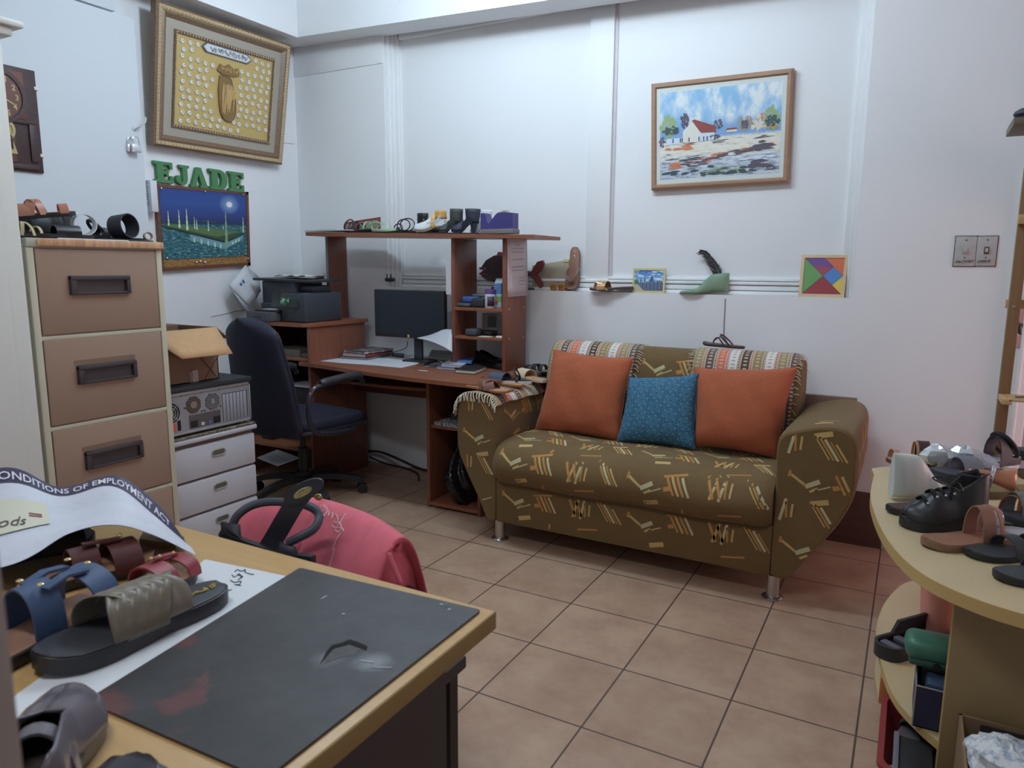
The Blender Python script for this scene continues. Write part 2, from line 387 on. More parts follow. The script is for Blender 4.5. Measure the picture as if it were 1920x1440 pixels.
for v in (167, 291):
    z = at(70, v, 'x', PX+.012).z; obj('clip', MB().box((PX+.0, yR-.012, z-.008), (PX+.018, yR+.008, z+.008), r=.004), C(225, 225, 225, k=1.1), ck)
# ------------------------------------------------------------------ hook and padlocks
hb = at(252, 237, 'x', PX)
m = MB(); m.tube(spline([hb+V3((.001, 0, -.02)), hb+V3((.012, .0, -.012)), hb+V3((.03, .01, 0)), hb+V3((.045, .028, .02)), hb+V3((.045, .034, .045))], 6), .004, 8)
m.cyl(hb+V3((-.001, 0, -.01)), hb+V3((.004, 0, -.01)), .012)
tag(obj('wall_hook', m, C(205, 208, 212, k=1.2)), 'small white wall hook above the padlocks', 'hook')
def padlock(c, label, s, dy):
    t = thing('padlock', label, 'padlock', c)
    obj('body', MB().box((c.x-.009, c.y-s*.52, c.z), (c.x+.009, c.y+s*.52, c.z+s*.85), r=.004), C(190, 194, 198, metal=.85, rough=.28, k=1.5), t)
    z = c.z+s*.8; r = s*.36
    obj('shackle', MB().tube([(c.x, c.y-r, z)]+[(c.x, c.y-r*math.cos(a), z+s*.5+r*math.sin(a)) for a in np.linspace(0, math.pi, 10)]+[(c.x, c.y+r, z)], .0032, 8), C(205, 208, 212, metal=.9, rough=.2, k=1.5), t)
pc = at(256, 286, 'x', PX+.03)
padlock(pc, 'silver padlock hanging in front on the white wall hook', .046, 0)
padlock(pc+V3((-.022, -.012, .002)), 'half hidden padlock hanging behind the silver one, against the wall', .042, 0)
# ------------------------------------------------------------------ framed gold calligraphy picture (leans out at the top)
ft = [at(290, -1, 'x', LX+.135), at(543, 84, 'x', LX+.135), at(526, 309, 'x', LX+.045), at(284, 272, 'x', LX+.045)]
TL, TR, BR_, BL = ft
cf = thing('framed_calligraphy', 'large gold framed relief of calligraphy and tiny rosettes leaning from the wall', 'picture', (BL+BR_)/2)
FN = ((BR_-BL).cross(TL-BL)).normalized(); 
if FN.x < 0: FN = -FN
FWD = (BR_-BL).length; FHT = (TL-BL).length
def fp(u, v, d=0): return lerp(lerp(BL, BR_, u), lerp(TL, TR, u), v)+FN*d
def ring(mb, a, b, da, db, m=0):   # sloping frame moulding between inset a and inset b
    def c(i, d): 
        iu, iv = i/FWD, i/FHT; return [fp(iu, iv, d), fp(1-iu, iv, d), fp(1-iu, 1-iv, d), fp(iu, 1-iv, d)]
    A = c(a, da); B = c(b, db)
    for k in range(4): mb.add([A[k], A[(k+1) % 4], B[(k+1) % 4], B[k]], [(0, 1, 2, 3)], m)
BRZ = C(112, 88, 66, rough=.4, noise=.25, ns=120, k=1.5); GOLD = C(172, 150, 110, rough=.35, k=1.4, noise=.2, ns=200)
m = MB(); ring(m, 0, 0, -.03, .012); ring(m, 0, .012, .012, .02); ring(m, .03, .042, .016, .02); ring(m, .042, .062, .02, .004)
obj('frame', m, BRZ, cf, ang=20)
m = MB(); ring(m, .012, .03, .02, .016)
for k in range(150):                                       # rope beading on the outer rim and around the panel
    for ins, rad in ((.021, .0075), (.115, .005)):
        s = k/150*4; e = int(s); t = s-e; iu, iv = ins/FWD, ins/FHT
        cn = [(iu, iv), (1-iu, iv), (1-iu, 1-iv), (iu, 1-iv)]; a, b = cn[e], cn[(e+1) % 4]
        pp = fp(a[0]+(b[0]-a[0])*t, a[1]+(b[1]-a[1])*t, .016); m.blob(pp, (rad, rad*.9, rad*1.25), 3)
obj('rope_moulding', m, GOLD, cf)
m = MB(); ring(m, .062, .108, .003, .004); obj('mat_board', m, C(158, 150, 136, rough=.8, k=1.35), cf)
m = MB(); ring(m, .106, .124, .01, .006); obj('inner_frame', m, BRZ, cf)
iu, iv = .122/FWD, .122/FHT
PB = lambda u, v, d=0: fp(iu+u*(1-2*iu), iv+v*(1-2*iv), d)
m = MB(); m.poly([PB(0, 0, .003), PB(1, 0, .003), PB(1, 1, .003), PB(0, 1, .003)]); m.hexa([fp(.02, .02, -.012), fp(.98, .02, -.012), fp(.98, .98, -.012), fp(.02, .98, -.012)]+[fp(.02, .02, .002), fp(.98, .02, .002), fp(.98, .98, .002), fp(.02, .98, .002)])
obj('gold_panel', m, C(186, 160, 92, rough=.45, noise=.08, ns=400, k=1.3), cf)
PWd = FWD*(1-2*iu); PHt = FHT*(1-2*iv)
spots = []
rnd = random.Random(4)
for r_ in range(11):
    for c_ in range(13):
        u = .055+c_*.0745+(.018 if r_ % 2 else 0); v = .94-r_*.088
        if u > .97: continue
        if r_ < 2 and .22 < u < .80: continue
        if v > .2 and abs(u-.5) < .115+.02*(r_ % 2): continue
        if v > .12 and v <= .2 and abs(u-.52) < .07: continue
        spots.append((u+rnd.uniform(-.006, .006), v+rnd.uniform(-.012, .012)))
spots = spots[:99]
FR = Matrix((((BR_-BL).normalized()), ((TL-BL).normalized()), FN)).transposed()
rm = None
for k, (u, v) in enumerate(spots):
    if rm is None:
        mb = MB(); mb.lathe([(.0140, 0), (.013, .004), (.0095, .0058), (.008, .004), (0, .004)], (0, 0, 0), 6, 0, FR)
        for j in range(6): mb.blob(FR @ V3((.0115*math.cos(j*1.047+.5), .0115*math.sin(j*1.047+.5), .003)), .0028, 3, 1)
        mb.tube([FR @ V3((-.004, -.001, .0045)), FR @ V3((0, .003, .0045)), FR @ V3((.004, -.001, .0045))], .0009, 4, 2)
        _base['_t'] = V3(); par = type('P', (), {'name': '_t'})
        me = bpy.data.meshes.new('rosette'); me.from_pydata(mb.v, [], mb.f)
        for mm in (C(205, 205, 205, k=1.3, rough=.3), C(200, 170, 80, k=1.4, rough=.3), C(110, 100, 90)): me.materials.append(mm)
        me.polygons.foreach_set('material_index', mb.m); rm = me
    o = bpy.data.objects.new('rosette', rm); COL.objects.link(o); o.parent = cf; o.location = PB(u, v, .0035)-_base[cf.name]
c2 = [(.24, .94), (.28, .995), (.72, .995), (.77, .94), (.72, .885), (.28, .885)]
m = MB(); m.prism([(a*PWd, b*PHt) for a, b in c2], PB(0, 0, .004), (BR_-BL).normalized(), (TL-BL).normalized(), .006)
ct = obj('cartouche', m, C(92, 100, 110, k=1.2), cf)
m = MB(); m.prism([((a-.5)*.94*PWd+.5*PWd, (b-.94)*.8*PHt+.94*PHt) for a, b in c2], PB(0, 0, .0095), (BR_-BL).normalized(), (TL-BL).normalized(), .003)
obj('plate', m, C(206, 210, 212, k=1.2), ct)
obj('script', scribble(lambda x, y: PB(.31+x/PWd, .90+y/PHt, .0135), 22, .39*PWd, .07*PHt, 21, .0013), C(96, 96, 98), ct)
EMB = C(128, 98, 54, rough=.4, k=1.35)
m = MB()
pear = [(.43, .66), (.42, .5), (.44, .3), (.47, .2), (.52, .155), (.575, .17), (.605, .26), (.60, .4), (.565, .5), (.555, .6), (.53, .655), (.48, .67)]
m.prism([(a*PWd, b*PHt) for a, b in pear], PB(0, 0, .004), (BR_-BL).normalized(), (TL-BL).normalized(), .008)
m.tube(spline([PB(a, b, .012) for a, b in pear], 4, True), .0035, 6, 0, True)
crown = [(.40, .72), (.43, .80), (.47, .78), (.52, .82), (.57, .78), (.62, .80), (.64, .72), (.58, .69), (.45, .69)]
m.prism([(a*PWd, b*PHt) for a, b in crown], PB(0, 0, .004), (BR_-BL).normalized(), (TL-BL).normalized(), .008)
em = obj('emblem', m, EMB, cf)
m = MB(); scribble(lambda x, y: PB(.455+x/PWd, .19+y/PHt, .0135), 20, .13*PWd, .42*PHt, 5, .0028, mb=m); scribble(lambda x, y: PB(.43+x/PWd, .71+y/PHt, .0135), 9, .18*PWd, .07*PHt, 6, .0018, mb=m)
obj('raised_script', m, C(184, 150, 88, rough=.3, k=1.3), em)
# ------------------------------------------------------------------ green letters
GR = C(62, 122, 72, rough=.5, k=1.35); GRS = GR
def letter(ch, u0, u1, vt0, vb0):
    """slab serif letter of painted wood, standing on the top rail of the pin board"""
    xw = LX+.005; bl = at(u0, vb0, 'x', xw+.02); br = at(u1, vb0, 'x', xw+.02); tl = at(u0, vt0, 'x', xw+.02)
    wd = br.y-bl.y; ht = tl.z-bl.z
    def R(a, b, c, d): mb.box((xw, bl.y+a*wd, bl.z+c*ht), (xw+.022, bl.y+b*wd, bl.z+d*ht), r=.0012)
    mb = MB()
    P = lambda pts: mb.prism([(a*wd, b*ht) for a, b in pts], (xw, bl.y, bl.z), (0, 1, 0), (0, 0, 1), .022)
    if ch == 'E':
        P([(0, 0), (1, 0), (1, .36), (.86, .36), (.82, .16), (.48, .16), (.48, .42), (.62, .42), (.64, .32), (.76, .32), (.76, .68), (.64, .68), (.62, .58), (.48, .58), (.48, .86), (.82, .86), (.86, .68), (1, .68), (1, 1), (0, 1), (0, .87), (.14, .85), (.14, .15), (0, .13)])
    elif ch == 'J':
        P([(.30, 1), (1, 1), (1, .87), (.86, .85), (.86, .3), (.80, .12), (.64, .01), (.42, -.02), (.18, .03), (.03, .14), (.0, .3), (.06, .42), (.2, .46), (.33, .4), (.36, .27), (.32, .16), (.42, .11), (.5, .18), (.52, .32), (.52, .85), (.30, .87)])
    elif ch == 'A':
        P([(0, 0), (.38, 0), (.38, .12), (.31, .13), (.46, .66), (.62, .13), (.54, .12), (.54, 0), (1, 0), (1, .12), (.92, .14), (.62, 1), (.38, 1), (.09, .14), (0, .12)])
    elif ch == 'D':
        outer = [(0, 0), (.55, 0)]+[(.55+.45*math.cos(a), .5+.5*math.sin(a)) for a in np.linspace(-math.pi/2+.15, math.pi/2-.15, 12)]+[(.55, 1), (0, 1), (0, .87), (.14, .85), (.14, .15), (0, .13)]
        inner = [(.46, .15), (.55, .15)]+[(.52+.17*math.cos(a), .5+.34*math.sin(a)) for a in np.linspace(-math.pi/2+.2, math.pi/2-.2, 10)]+[(.55, .85), (.46, .85)]
        # two halves share the cut through the bowl
        lo = [(0, 0), (.55, 0)]+[(.55+.45*math.cos(a), .5+.5*math.sin(a)) for a in np.linspace(-math.pi/2+.15, 0, 7)]+[(.69, .5)]+[(.52+.17*math.cos(a), .5+.34*math.sin(a)) for a in np.linspace(-.2, -math.pi/2+.1, 6)]+[(.46, .16), (.46, .5), (.14, .5), (.14, .15), (0, .13)]
        up = [(a, 1-b) for a, b in reversed(lo)]
        P(lo); P(up)
    return obj('letter', mb, GR)
tag(letter('E', 291, 325, 301, 341), 'green painted wooden letter E at the start of the word', 'letter', 'green wall letters')
tag(letter('J', 331, 356, 308, 345), 'green painted wooden letter J on the wall', 'letter', 'green wall letters')
tag(letter('A', 358, 391, 312, 350), 'green painted wooden letter A on the wall', 'letter', 'green wall letters')
tag(letter('D', 394, 427, 316, 354), 'green painted wooden letter D on the wall', 'letter', 'green wall letters')
tag(letter('E', 430, 458, 321, 358), 'green painted wooden letter E at the end of the word', 'letter', 'green wall letters')
# ------------------------------------------------------------------ pin board with the night picture
TL, TR, BR2, BL = at(290, 345, 'x', LX+.02), at(465, 360, 'x', LX+.02), at(469, 498, 'x', LX+.02), at(302, 509, 'x', LX+.02)
pb = thing('pin_board', 'cork pin board in a narrow wood frame on the left wall', 'board', (BL+BR2)/2)
fl_ = patch(BL, BR2, TR, TL); bw = (BR2-BL).length; bh = (TL-BL).length
def b3(u, v, d): return fl_(u, v)+V3((d, 0, 0))
m = MB()
for a, b, c, d in ((0, 1, 0, .045), (0, 1, .965, 1), (0, .03, 0, 1), (.97, 1, 0, 1)):
    m.hexa([b3(a, c, -.018), b3(b, c, -.018), b3(b, d, -.018), b3(a, d, -.018), b3(a, c, .004), b3(b, c, .004), b3(b, d, .004), b3(a, d, .004)])
obj('frame', m, wood(104, 66, 44, .15, 'y', k=1.25), pb)
cork = NT('cork', .9, .2); pp = cork.pos(); n_ = cork.noise(pp, 220, 3); n2_ = cork.noise(pp, 60, 3)
CORK = cork.out(cork.ramp(n_, [(.36, L(60, 40, 24)), (.45, L(140, 104, 64)), (.7, L(170, 130, 84))]), n_, .4, .003)
obj('cork', MB().hexa([b3(.02, .03, -.016), b3(.98, .03, -.016), b3(.98, .98, -.016), b3(.02, .98, -.016), b3(.02, .03, -.001), b3(.98, .03, -.001), b3(.98, .98, -.001), b3(.02, .98, -.001)]), CORK, pb)
pt = thing('night_picture', 'blue night picture of slender towers and a low moon pinned on the cork', 'picture', b3(.5, .14, .002))
PP = lambda u, v, d=0: b3(.035+u*.93, .135+v*.835, .0015+d)
t = NT('night_paint', .45, .4); uu, vv, _ = t.sep(t.uv()); nz = t.noise(t.map(t.uv(), (9, 22, 1)), 2.2, 6, .65); nz2 = t.noise(t.map(t.uv(), (3, 6, 1)), 2.0, 4)
sky = t.ramp(vv, [(.48, L(40, 46, 66)), (.60, L(46, 58, 112)), (.8, L(46, 76, 140)), (1, L(44, 66, 130))])
gnd = t.ramp(nz, [(.3, L(26, 50, 56)), (.46, L(42, 92, 96)), (.55, L(60, 118, 150)), (.66, L(170, 200, 210))])
gnd = t.mix(t.math('MULTIPLY', nz2, .7), gnd, L(34, 74, 52))
md = t.math('ADD', t.math('POWER', t.math('SUBTRACT', uu, .79), 2), t.math('MULTIPLY', t.math('POWER', t.math('SUBTRACT', vv, .815), 2), .65))
sky = t.mix(t.ramp(t.math('SQRT', md), [(.02, (1, 1, 1, 1)), (.13, (0, 0, 0, 1))]), sky, L(120, 150, 190))
sky = t.mix(t.ramp(t.math('SQRT', md), [(.028, (1, 1, 1, 1)), (.042, (0, 0, 0, 1))]), sky, L(216, 216, 206))
NIGHT = t.out(t.mix(t.ramp(t.math('ADD', vv, t.math('MULTIPLY', t.math('SUBTRACT', nz, .5), .05)), [(.485, (0, 0, 0, 1)), (.51, (1, 1, 1, 1))]), gnd, sky))
mats = [NIGHT, C(84, 110, 62), C(42, 78, 48), C(176, 200, 166), C(96, 146, 158), C(28, 40, 40), C(120, 150, 120)]
m = MB(); m.grid(lambda u, v: PP(u, v), 6, 6)
def fl2(pts, mi, d): m.poly([PP(a, b, d) for a, b in pts], mi)
fl2([(.0, .47), (.08, .50), (.5, .44), (.97, .37), (.72, .235)], 2, .0006); fl2([(.04, .475), (.12, .495), (.5, .45), (.9, .385), (.62, .31)], 1, .001)
for k in range(7):
    a = .15+.1*k; fl2([(a, .47-.025*k), (a+.012, .47-.025*k), (a+.22, .46-.02*k), (a+.20, .46-.02*k)], 2, .0013)
fl2([(0, .47), (.0, .455), (.72, .215), (.97, .355), (.97, .37), (.72, .245)], 5, .0014)
fl2([(.3, .355), (.72, .215), (.72, .12), (.3, .27)], 4, .0016); fl2([(.72, .215), (.95, .34), (.95, .28), (.72, .12)], 4, .0016)
for a in (.34, .42, .50, .58, .65): fl2([(a, .30-.33*(a-.36)), (a+.018, .295-.33*(a-.36)), (a+.018, .225-.33*(a-.36)), (a, .23-.33*(a-.36))], 3, .002)
for a in (.8, .84, .88): fl2([(a, .23+.55*(a-.8)), (a+.025, .245+.55*(a-.8)), (a+.025, .2+.55*(a-.8)), (a, .185+.55*(a-.8))], 3, .002)
for x, b, h, w_ in ((.075, .47, .21, .016), (.19, .44, .26, .018), (.275, .41, .31, .022), (.36, .43, .18, .012), (.385, .42, .15, .016), (.52, .40, .17, .014), (.7, .43, .07, .01), (.735, .15, .56, .034), (.955, .38, .25, .016)):
    pts = []
    for k in range(9):
        y = b+h*k/8; ww = w_*1.25*(1-.8*k/8)*(1.25 if k % 2 else .75); pts.append((x+ww/2, y))
    fl2(pts+[(2*x-a, b_) for a, b_ in reversed(pts)], 3 if x != .735 else 6, .0022)
fl2([(.45, .555), (.62, .535), (.62, .53), (.45, .55)], 1, .0022)
obj('paper', m, mats, pt)
for a, b in ((.02, .98), (.5, .985), (.965, .985), (.03, .02), (.97, .03)):
    p = PP(a, b); obj('pin', MB().blob(p+V3((.004, 0, 0)), .006, 4), C(170, 160, 140, metal=.6, rough=.3), pt)
for a, b in ((.37, .085), (.41, .095), (.46, .08), (.97, .1)):
    obj('pin', MB().blob(b3(a, b, .003), .006, 4), C(190, 180, 150, metal=.6, rough=.3), pb)
# small white switch box on the edge of the wall panel
p = at(289, 398, 'x', LX+.03); z1 = at(289, 339, 'x', LX+.03).z
sb = thing('switch_box', 'narrow white plastic box with a printed side beside the pin board', 'box', (LX, p.y, p.z))
obj('body', MB().box((LX, p.y-.028, p.z), (LX+.055, p.y+.012, z1), r=.006), C(216, 220, 226, k=1.15), sb)
obj('print', scribble(lambda x, y: (LX+.008+y, p.y-.0285, p.z+.03+x), 16, .13, .03, 8, .0008), C(110, 114, 122), sb)
# ------------------------------------------------------------------ footwear builders
_T = [0, .03, .10, .25, .42, .60, .75, .88, .96, 1.0]
def hw(t, W, sq=0):
    v = np.interp(t, _T, [.28, .46, .66, .72, .66, .86, 1.0, .90, .58+.2*sq, .22+.45*sq]); return .5*W*float(v)
def hz(t, hh, sp=.006): return hh*(1-smooth((t-.18)/.5)) + sp*max(0, (t-.82)/.18)**2
def off(t, W): return .045*W*math.sin(t*math.pi*1.5)
def frame(heel, toe, up=(0, 0, 1)):
    heel, toe = V3(heel), V3(toe); X = toe-heel; L_ = X.length; X.normalize(); Z = V3(up); Z = (Z-X*Z.dot(X)).normalized(); Y = Z.cross(X)
    return Matrix(((X.x, Y.x, Z.x, heel.x), (X.y, Y.y, Z.y, heel.y), (X.z, Y.z, Z.z, heel.z), (0, 0, 0, 1))), L_
def slab(mb, L_, W, th, z0, hh, sq=0, k=1.0, m=0, n=26, inset=0):
    """foot-shaped slab lying along +x"""
    ts = [.5-.5*math.cos(math.pi*i/n) for i in range(n+1)]; vs = []; fs = []
    for t in ts:
        h = hw(t, W, sq)*k; z = hz(t, hh)+z0; x = inset+(L_-2*inset)*t; o = off(t, W)
        for y, zz in ((-1, th), (-.9, th+.0012), (0, th), (.9, th+.0012), (1, th), (1.0, th*.5), (.97, 0), (-.97, 0), (-1.0, th*.5)): vs.append((x, o+y*h, z+zz))
    K = 9
    for i in range(n):
        for j in range(K): fs.append((i*K+j, (i+1)*K+j, (i+1)*K+(j+1) % K, i*K+(j+1) % K))
    fs += [tuple(range(K)), tuple(n*K+j for j in range(K-1, -1, -1))]
    mb.add(vs, fs, m)
def sandal(name, label, cat, heel, toe, W=.086, th=.012, hh=0, sole=None, insole=None, straps=(), up=(0, 0, 1), sq=0, heelblock=0, group=None, mark=None):
    T, L_ = frame(heel, toe, up); t_ = thing(name, label, cat, heel, group)
    mb = MB(T); slab(mb, L_, W, th, 0, hh, sq); obj('sole', mb, sole, t_)
    if heelblock and hh > .01:
        mb = MB(T); a = heelblock
        mb.hexa([(.012, -.28*W, 0), (L_*a, -.30*W, 0), (L_*a, .30*W, 0), (.012, .28*W, 0), (.004, -.33*W, hh), (L_*(a+.04), -.36*W, hh), (L_*(a+.04), .36*W, hh), (.004, .33*W, hh)])
        obj('heel', mb, sole, t_)
    if insole:
        mb = MB(T); slab(mb, L_, W*.95, .0022, th, hh, sq, inset=.002); ins = obj('insole', mb, insole, t_)
        if mark: mb = MB(T); scribble(lambda x, y: (L_*.04+x, -.5*mark[1]+y+off(.1, W), th+.004+hz(.1, hh)), mark[2], mark[0], mark[1], 17, .0009, mb=mb); obj('stamp', mb, mark[3], ins)
    top = th+.002
    for st in straps:
        kind = st[0]; mb = MB(T); nm = 'strap'
        if kind == 'band':
            _, t1, t2, h, w_, mat = st[:6]; yy = st[6] if len(st) > 6 else 1.0
            pts = []; wds = []
            for i in range(15):
                s_ = i/14; t = t1+(t2-t1)*s_; a = math.pi*s_
                tt = t1 if s_ < .5 else t2; W2 = hw(t, W, sq)
                y = off(t, W)-W2*yy*math.cos(a)*(1.03); z = hz(t, hh)+top-.006+h*math.sin(a)**.75
                pts.append((L_*t, y, z))
            dirx = V3((1, 0, (hz(t1+.1, hh)-hz(t1-.1, hh))/(.2*L_)))
            if abs(t2-t1) > .02:
                d = V3((L_*(t2-t1), 2*W2, 0)).normalized(); wds = [(dirx-d*d.dot(dirx)*.8).normalized()]*15
            else: wds = [dirx.normalized()]*15
            mb.band(pts, wds, w_, .003)
        elif kind == 'thong':
            _, tp, tb, h, w_, mat = st
            for sgn in (-1, 1):
                pts = [V3((L_*tp, off(tp, W), hz(tp, hh)+top)), V3((L_*(tp-.03), off(tp, W)+sgn*.004, hz(tp, hh)+top+h*.55)), V3((L_*(tp+tb)/2, off(.6, W)+sgn*hw(.65, W, sq)*.72, hz((tp+tb)/2, hh)+top+h*.95)), V3((L_*tb, off(tb, W)+sgn*hw(tb, W, sq)*1.0, hz(tb, hh)+top-.008))]
                pts = spline(pts, 5); ws = [w_*min(1, .45+.9*i/len(pts)) for i in range(len(pts))]
                wd = []
                for i, p in enumerate(pts):
                    a = i/len(pts); wd.append(V3((.9, -sgn*.5*(1-a), .25*a)))
                mb.band(pts, wd, ws, .003)
        elif kind == 'ring':                               # heel or ankle loop
            _, tc, r, z, w_, mat, lean = st; pts = []
            for i in range(24):
                a = 2*math.pi*i/24; x = L_*tc+r*1.15*math.cos(a); pts.append((x, r*.85*math.sin(a), hz(.1, hh)+top+z+lean*(math.cos(a)-1)*r*-1))
            mb.band(pts, (0, 0, 1), w_, .003, closed=True)
        elif kind == 'tubering':
            _, tc, r, z, w_, mat, lean = st
            mb.tube([(L_*tc+r*math.cos(a)*lean, r*math.cos(a)*.0+r*math.sin(a)*.9, hz(.3, hh)+top+z+r*math.cos(a)) for a in np.linspace(0, 2*math.pi, 25)[:-1]], w_, 6, 0, True)
        elif kind == 'stud':
            _, x_, y_, z_, r_, mat = st; mb.blob((L_*x_, y_*W, top+z_), r_, 4); nm = 'stud'
        obj(nm, mb, mat, t_)
    return t_
def shoe(name, label, cat, heel, toe, W=.08, h=.055, topen=.55, hh=.0, sole=None, upper=None, lining=None, vamp=.05, up=(0, 0, 1), th=.012, heelblock=.22, extra=None, hback=None, toeh=.03):
    """closed shoe: sole, upper with a foot opening, heel"""
    T, L_ = frame(heel, toe, up); t_ = thing(name, label, cat, heel)
    mb = MB(T); slab(mb, L_, W, th, 0, hh); obj('sole', mb, sole, t_)
    if hh > .012:
        mb = MB(T); mb.hexa([(.01, -.24*W, 0), (L_*heelblock, -.24*W, 0), (L_*heelblock, .24*W, 0), (.01, .24*W, 0), (.004, -.34*W, hh), (L_*(heelblock+.05), -.36*W, hh), (L_*(heelblock+.05), .36*W, hh), (.004, .34*W, hh)])
        obj('heel', mb, sole, t_)
    hb = hback or h
    def top_h(t):   # height of the upper's crown over the sole
        a = hb+(vamp-hb)*smooth((t-.05)/.5) if t < .62 else vamp+(toeh-vamp)*smooth((t-.62)/.33)
        return a*(1-max(0, (t-.93)/.07)**2*.75)*(1-.25*max(0, (.05-t)/.05))
    mb = MB(T)
    for sg in (-1, 1):
        def fn(u, v, sg=sg):
            t = u; al = math.pi/2 if t > topen else math.pi/2*(.50+.12*smooth((t-topen+.15)/.15))
            if t > topen: pass
            a = v*al; y = hw(t, W)*math.cos(a)**.8*1.0; z = top_h(t)*math.sin(a)/(1 if t > topen else math.sin(al))
            return (.003+(L_-.006)*t, off(t, W)+sg*max(y, 0 if t > topen else hw(t, W)*.62 if t > .06 else y), hz(t, hh)+th+z)
        mb.grid(fn, 36, 8)
    up_ = obj('upper', mb, upper, t_, solid=.0025)
    if lining:
        mb = MB(T); slab(mb, L_, W*.9, .002, th, hh, inset=.004); obj('insole', mb, lining, t_)
    if extra: extra(T, L_, t_, top_h, W, hh, th)
    return t_
BLK = C(30, 31, 35, rough=.5, k=1.2); BLKS = C(24, 25, 28, rough=.22, k=1.2); NAVY = C(40, 46, 62, rough=.5); TAN = C(150, 104, 74, rough=.55, noise=.08, ns=60)
TANL = C(176, 132, 92, rough=.55, noise=.08, ns=60); BRN = C(104, 66, 50, rough=.45); COP = C(160, 104, 80, rough=.4)
GOLDS = C(206, 178, 110, metal=.7, rough=.25, k=1.4); OLIVE = C(110, 100, 76, rough=.45)
# ------------------------------------------------------------------ filing cabinet
CREAM = C(190, 186, 162, rough=.45, k=1.2); TAUPE = C(150, 124, 104, rough=.5, k=1.25, noise=.04, ns=300); HND = C(58, 52, 54, rough=.45)
FX = -2.40; y0, y1 = 1.255, 1.715
fc = thing('filing_cabinet', 'four drawer beige and brown metal filing cabinet loaded with sandals', 'cabinet', (-2.72, (y0+y1)/2, 0))
m = MB(); m.box((-3.03, y0, 0), (FX-.012, y1, 1.306)); m.box((FX-.012, y0, 0), (FX, y0+.022, 1.306), r=.003); m.box((FX-.012, y1-.022, 0), (FX, y1, 1.306), r=.003)
ds = [(1.031, 1.302), (.737, 1.013), (.445, .719), (.152, .427)]
for a, b in ds: m.box((FX-.012, y0+.02, a-.018), (FX-.001, y1-.02, a-.004), r=.002)
m.box((FX-.012, y0, 0), (FX, y1, .13), r=.002)
obj('body', m, CREAM, fc)
m = MB(); m.box((-3.03, y0, 1.306), (FX+.004, y1, 1.334), r=.004)
obj('top', m, C(180, 182, 160, k=1.1), fc)
m = MB(); m.box((FX+.004, y0+.03, 1.309), (FX+.012, y1+.004, 1.333), r=.004); obj('edge_strip', m, wood(186, 142, 104, .28, 'z', rough=.45), fc)
for k, (a, b) in enumerate(ds):
    dr = obj('drawer', MB().box((FX-.012, y0+.025, a), (FX+.001, y1-.025, b), r=.003), TAUPE, fc)
    c = a+.155-.012*k*.0; yc = (y0+y1)/2-.008
    m = MB(); w_, h_ = .103, .031
    m.box((FX, yc-w_, c+h_-.016), (FX+.016, yc+w_, c+h_), r=.004); m.box((FX, yc-w_, c-h_), (FX+.014, yc+w_, c-h_+.009), r=.003)
    m.box((FX, yc-w_, c-h_), (FX+.015, yc-w_+.02, c+h_), r=.003); m.box((FX, yc+w_-.014, c-h_), (FX+.015, yc+w_, c+h_), r=.003)
    m.box((FX-.001, yc-w_, c-h_), (FX+.003, yc+w_, c+h_))
    obj('handle', m, HND, dr)
    if k in (1, 2): obj('tape', MB().box((FX+.0008, yc-w_-.006, c+h_+.002), (FX+.0018, yc+w_+.002, c+h_+.018)), C(126, 104, 84, rough=.35, k=1.2), dr)
TZ = 1.334
g = lambda u, v, x: at(u, v, 'x', x)
# flat sheets on the cabinet top
tag(obj('white_card', MB().box((-2.56, 1.36, TZ), (-2.41, 1.60, TZ+.003)), C(214, 218, 218, k=1.2)), 'flat white card under the sandals on the filing cabinet', 'card')
tag(obj('black_board', MB().box((-2.92, 1.50, TZ), (-2.425, 1.705, TZ+.006), r=.002), C(40, 42, 48)), 'thin black sheet at the right end of the cabinet top', 'board')
XC = -2.52
def yz(u, v, x=XC): p = at(u, v, 'x', x); return p
# tan crossed strap sandal riding on the others
h = yz(142, 404, -2.50); h.z += 0; to = yz(2, 414, -2.58)
sandal('sandal', 'tan sandal with crossed straps tilted on top of the pile on the cabinet', 'sandal', (h.x, h.y, h.z), (to.x, to.y, to.z), W=.085, th=.012, hh=0, sole=BLK, insole=COP,
       straps=[('band', .42, .64, .05, .03, COP), ('band', .66, .44, .052, .026, COP), ('band', .72, .72, .04, .05, COP), ('band', .16, .16, .032, .026, COP)], sq=.4)
# black suede shoe under it
p = yz(140, 440, -2.60)
shoe('shoe', 'black suede shoe lying beneath the tan crossed strap sandal', 'shoe', (-2.60, yz(140, 440, -2.6).y, TZ+.004), (-2.64, yz(40, 440, -2.64).y-.03, TZ+.004), W=.10, h=.078, vamp=.072, toeh=.05, topen=.2, sole=BLK, upper=BLK)
# beige strappy sandal at the front left
a = yz(98, 440, -2.45); b = yz(10, 440, -2.45)
sandal('sandal', 'sandal with thin beige woven straps at the wardrobe end of the cabinet', 'sandal', (-2.455, a.y, TZ+.003), (-2.455, a.y-.23, TZ+.003), W=.08, th=.008, sole=BLK, insole=BLK,
       straps=[('band', .30, .46, .042, .01, C(176, 160, 118)), ('band', .46, .30, .042, .01, C(176, 160, 118)), ('band', .52, .68, .04, .01, C(176, 160, 118)), ('band', .68, .52, .038, .01, C(176, 160, 118)), ('band', .22, .2, .03, .008, C(176, 160, 118))])
# black patent slide in front
a = yz(172, 443, -2.44)
sandal('sandal', 'flat glossy black slide at the front edge of the filing cabinet', 'sandal', (-2.435, a.y, TZ+.003), (-2.455, a.y-.20, TZ+.003), W=.078, th=.009, sole=BLK, insole=BLK, straps=[('band', .42, .42, .036, .075, BLKS)])
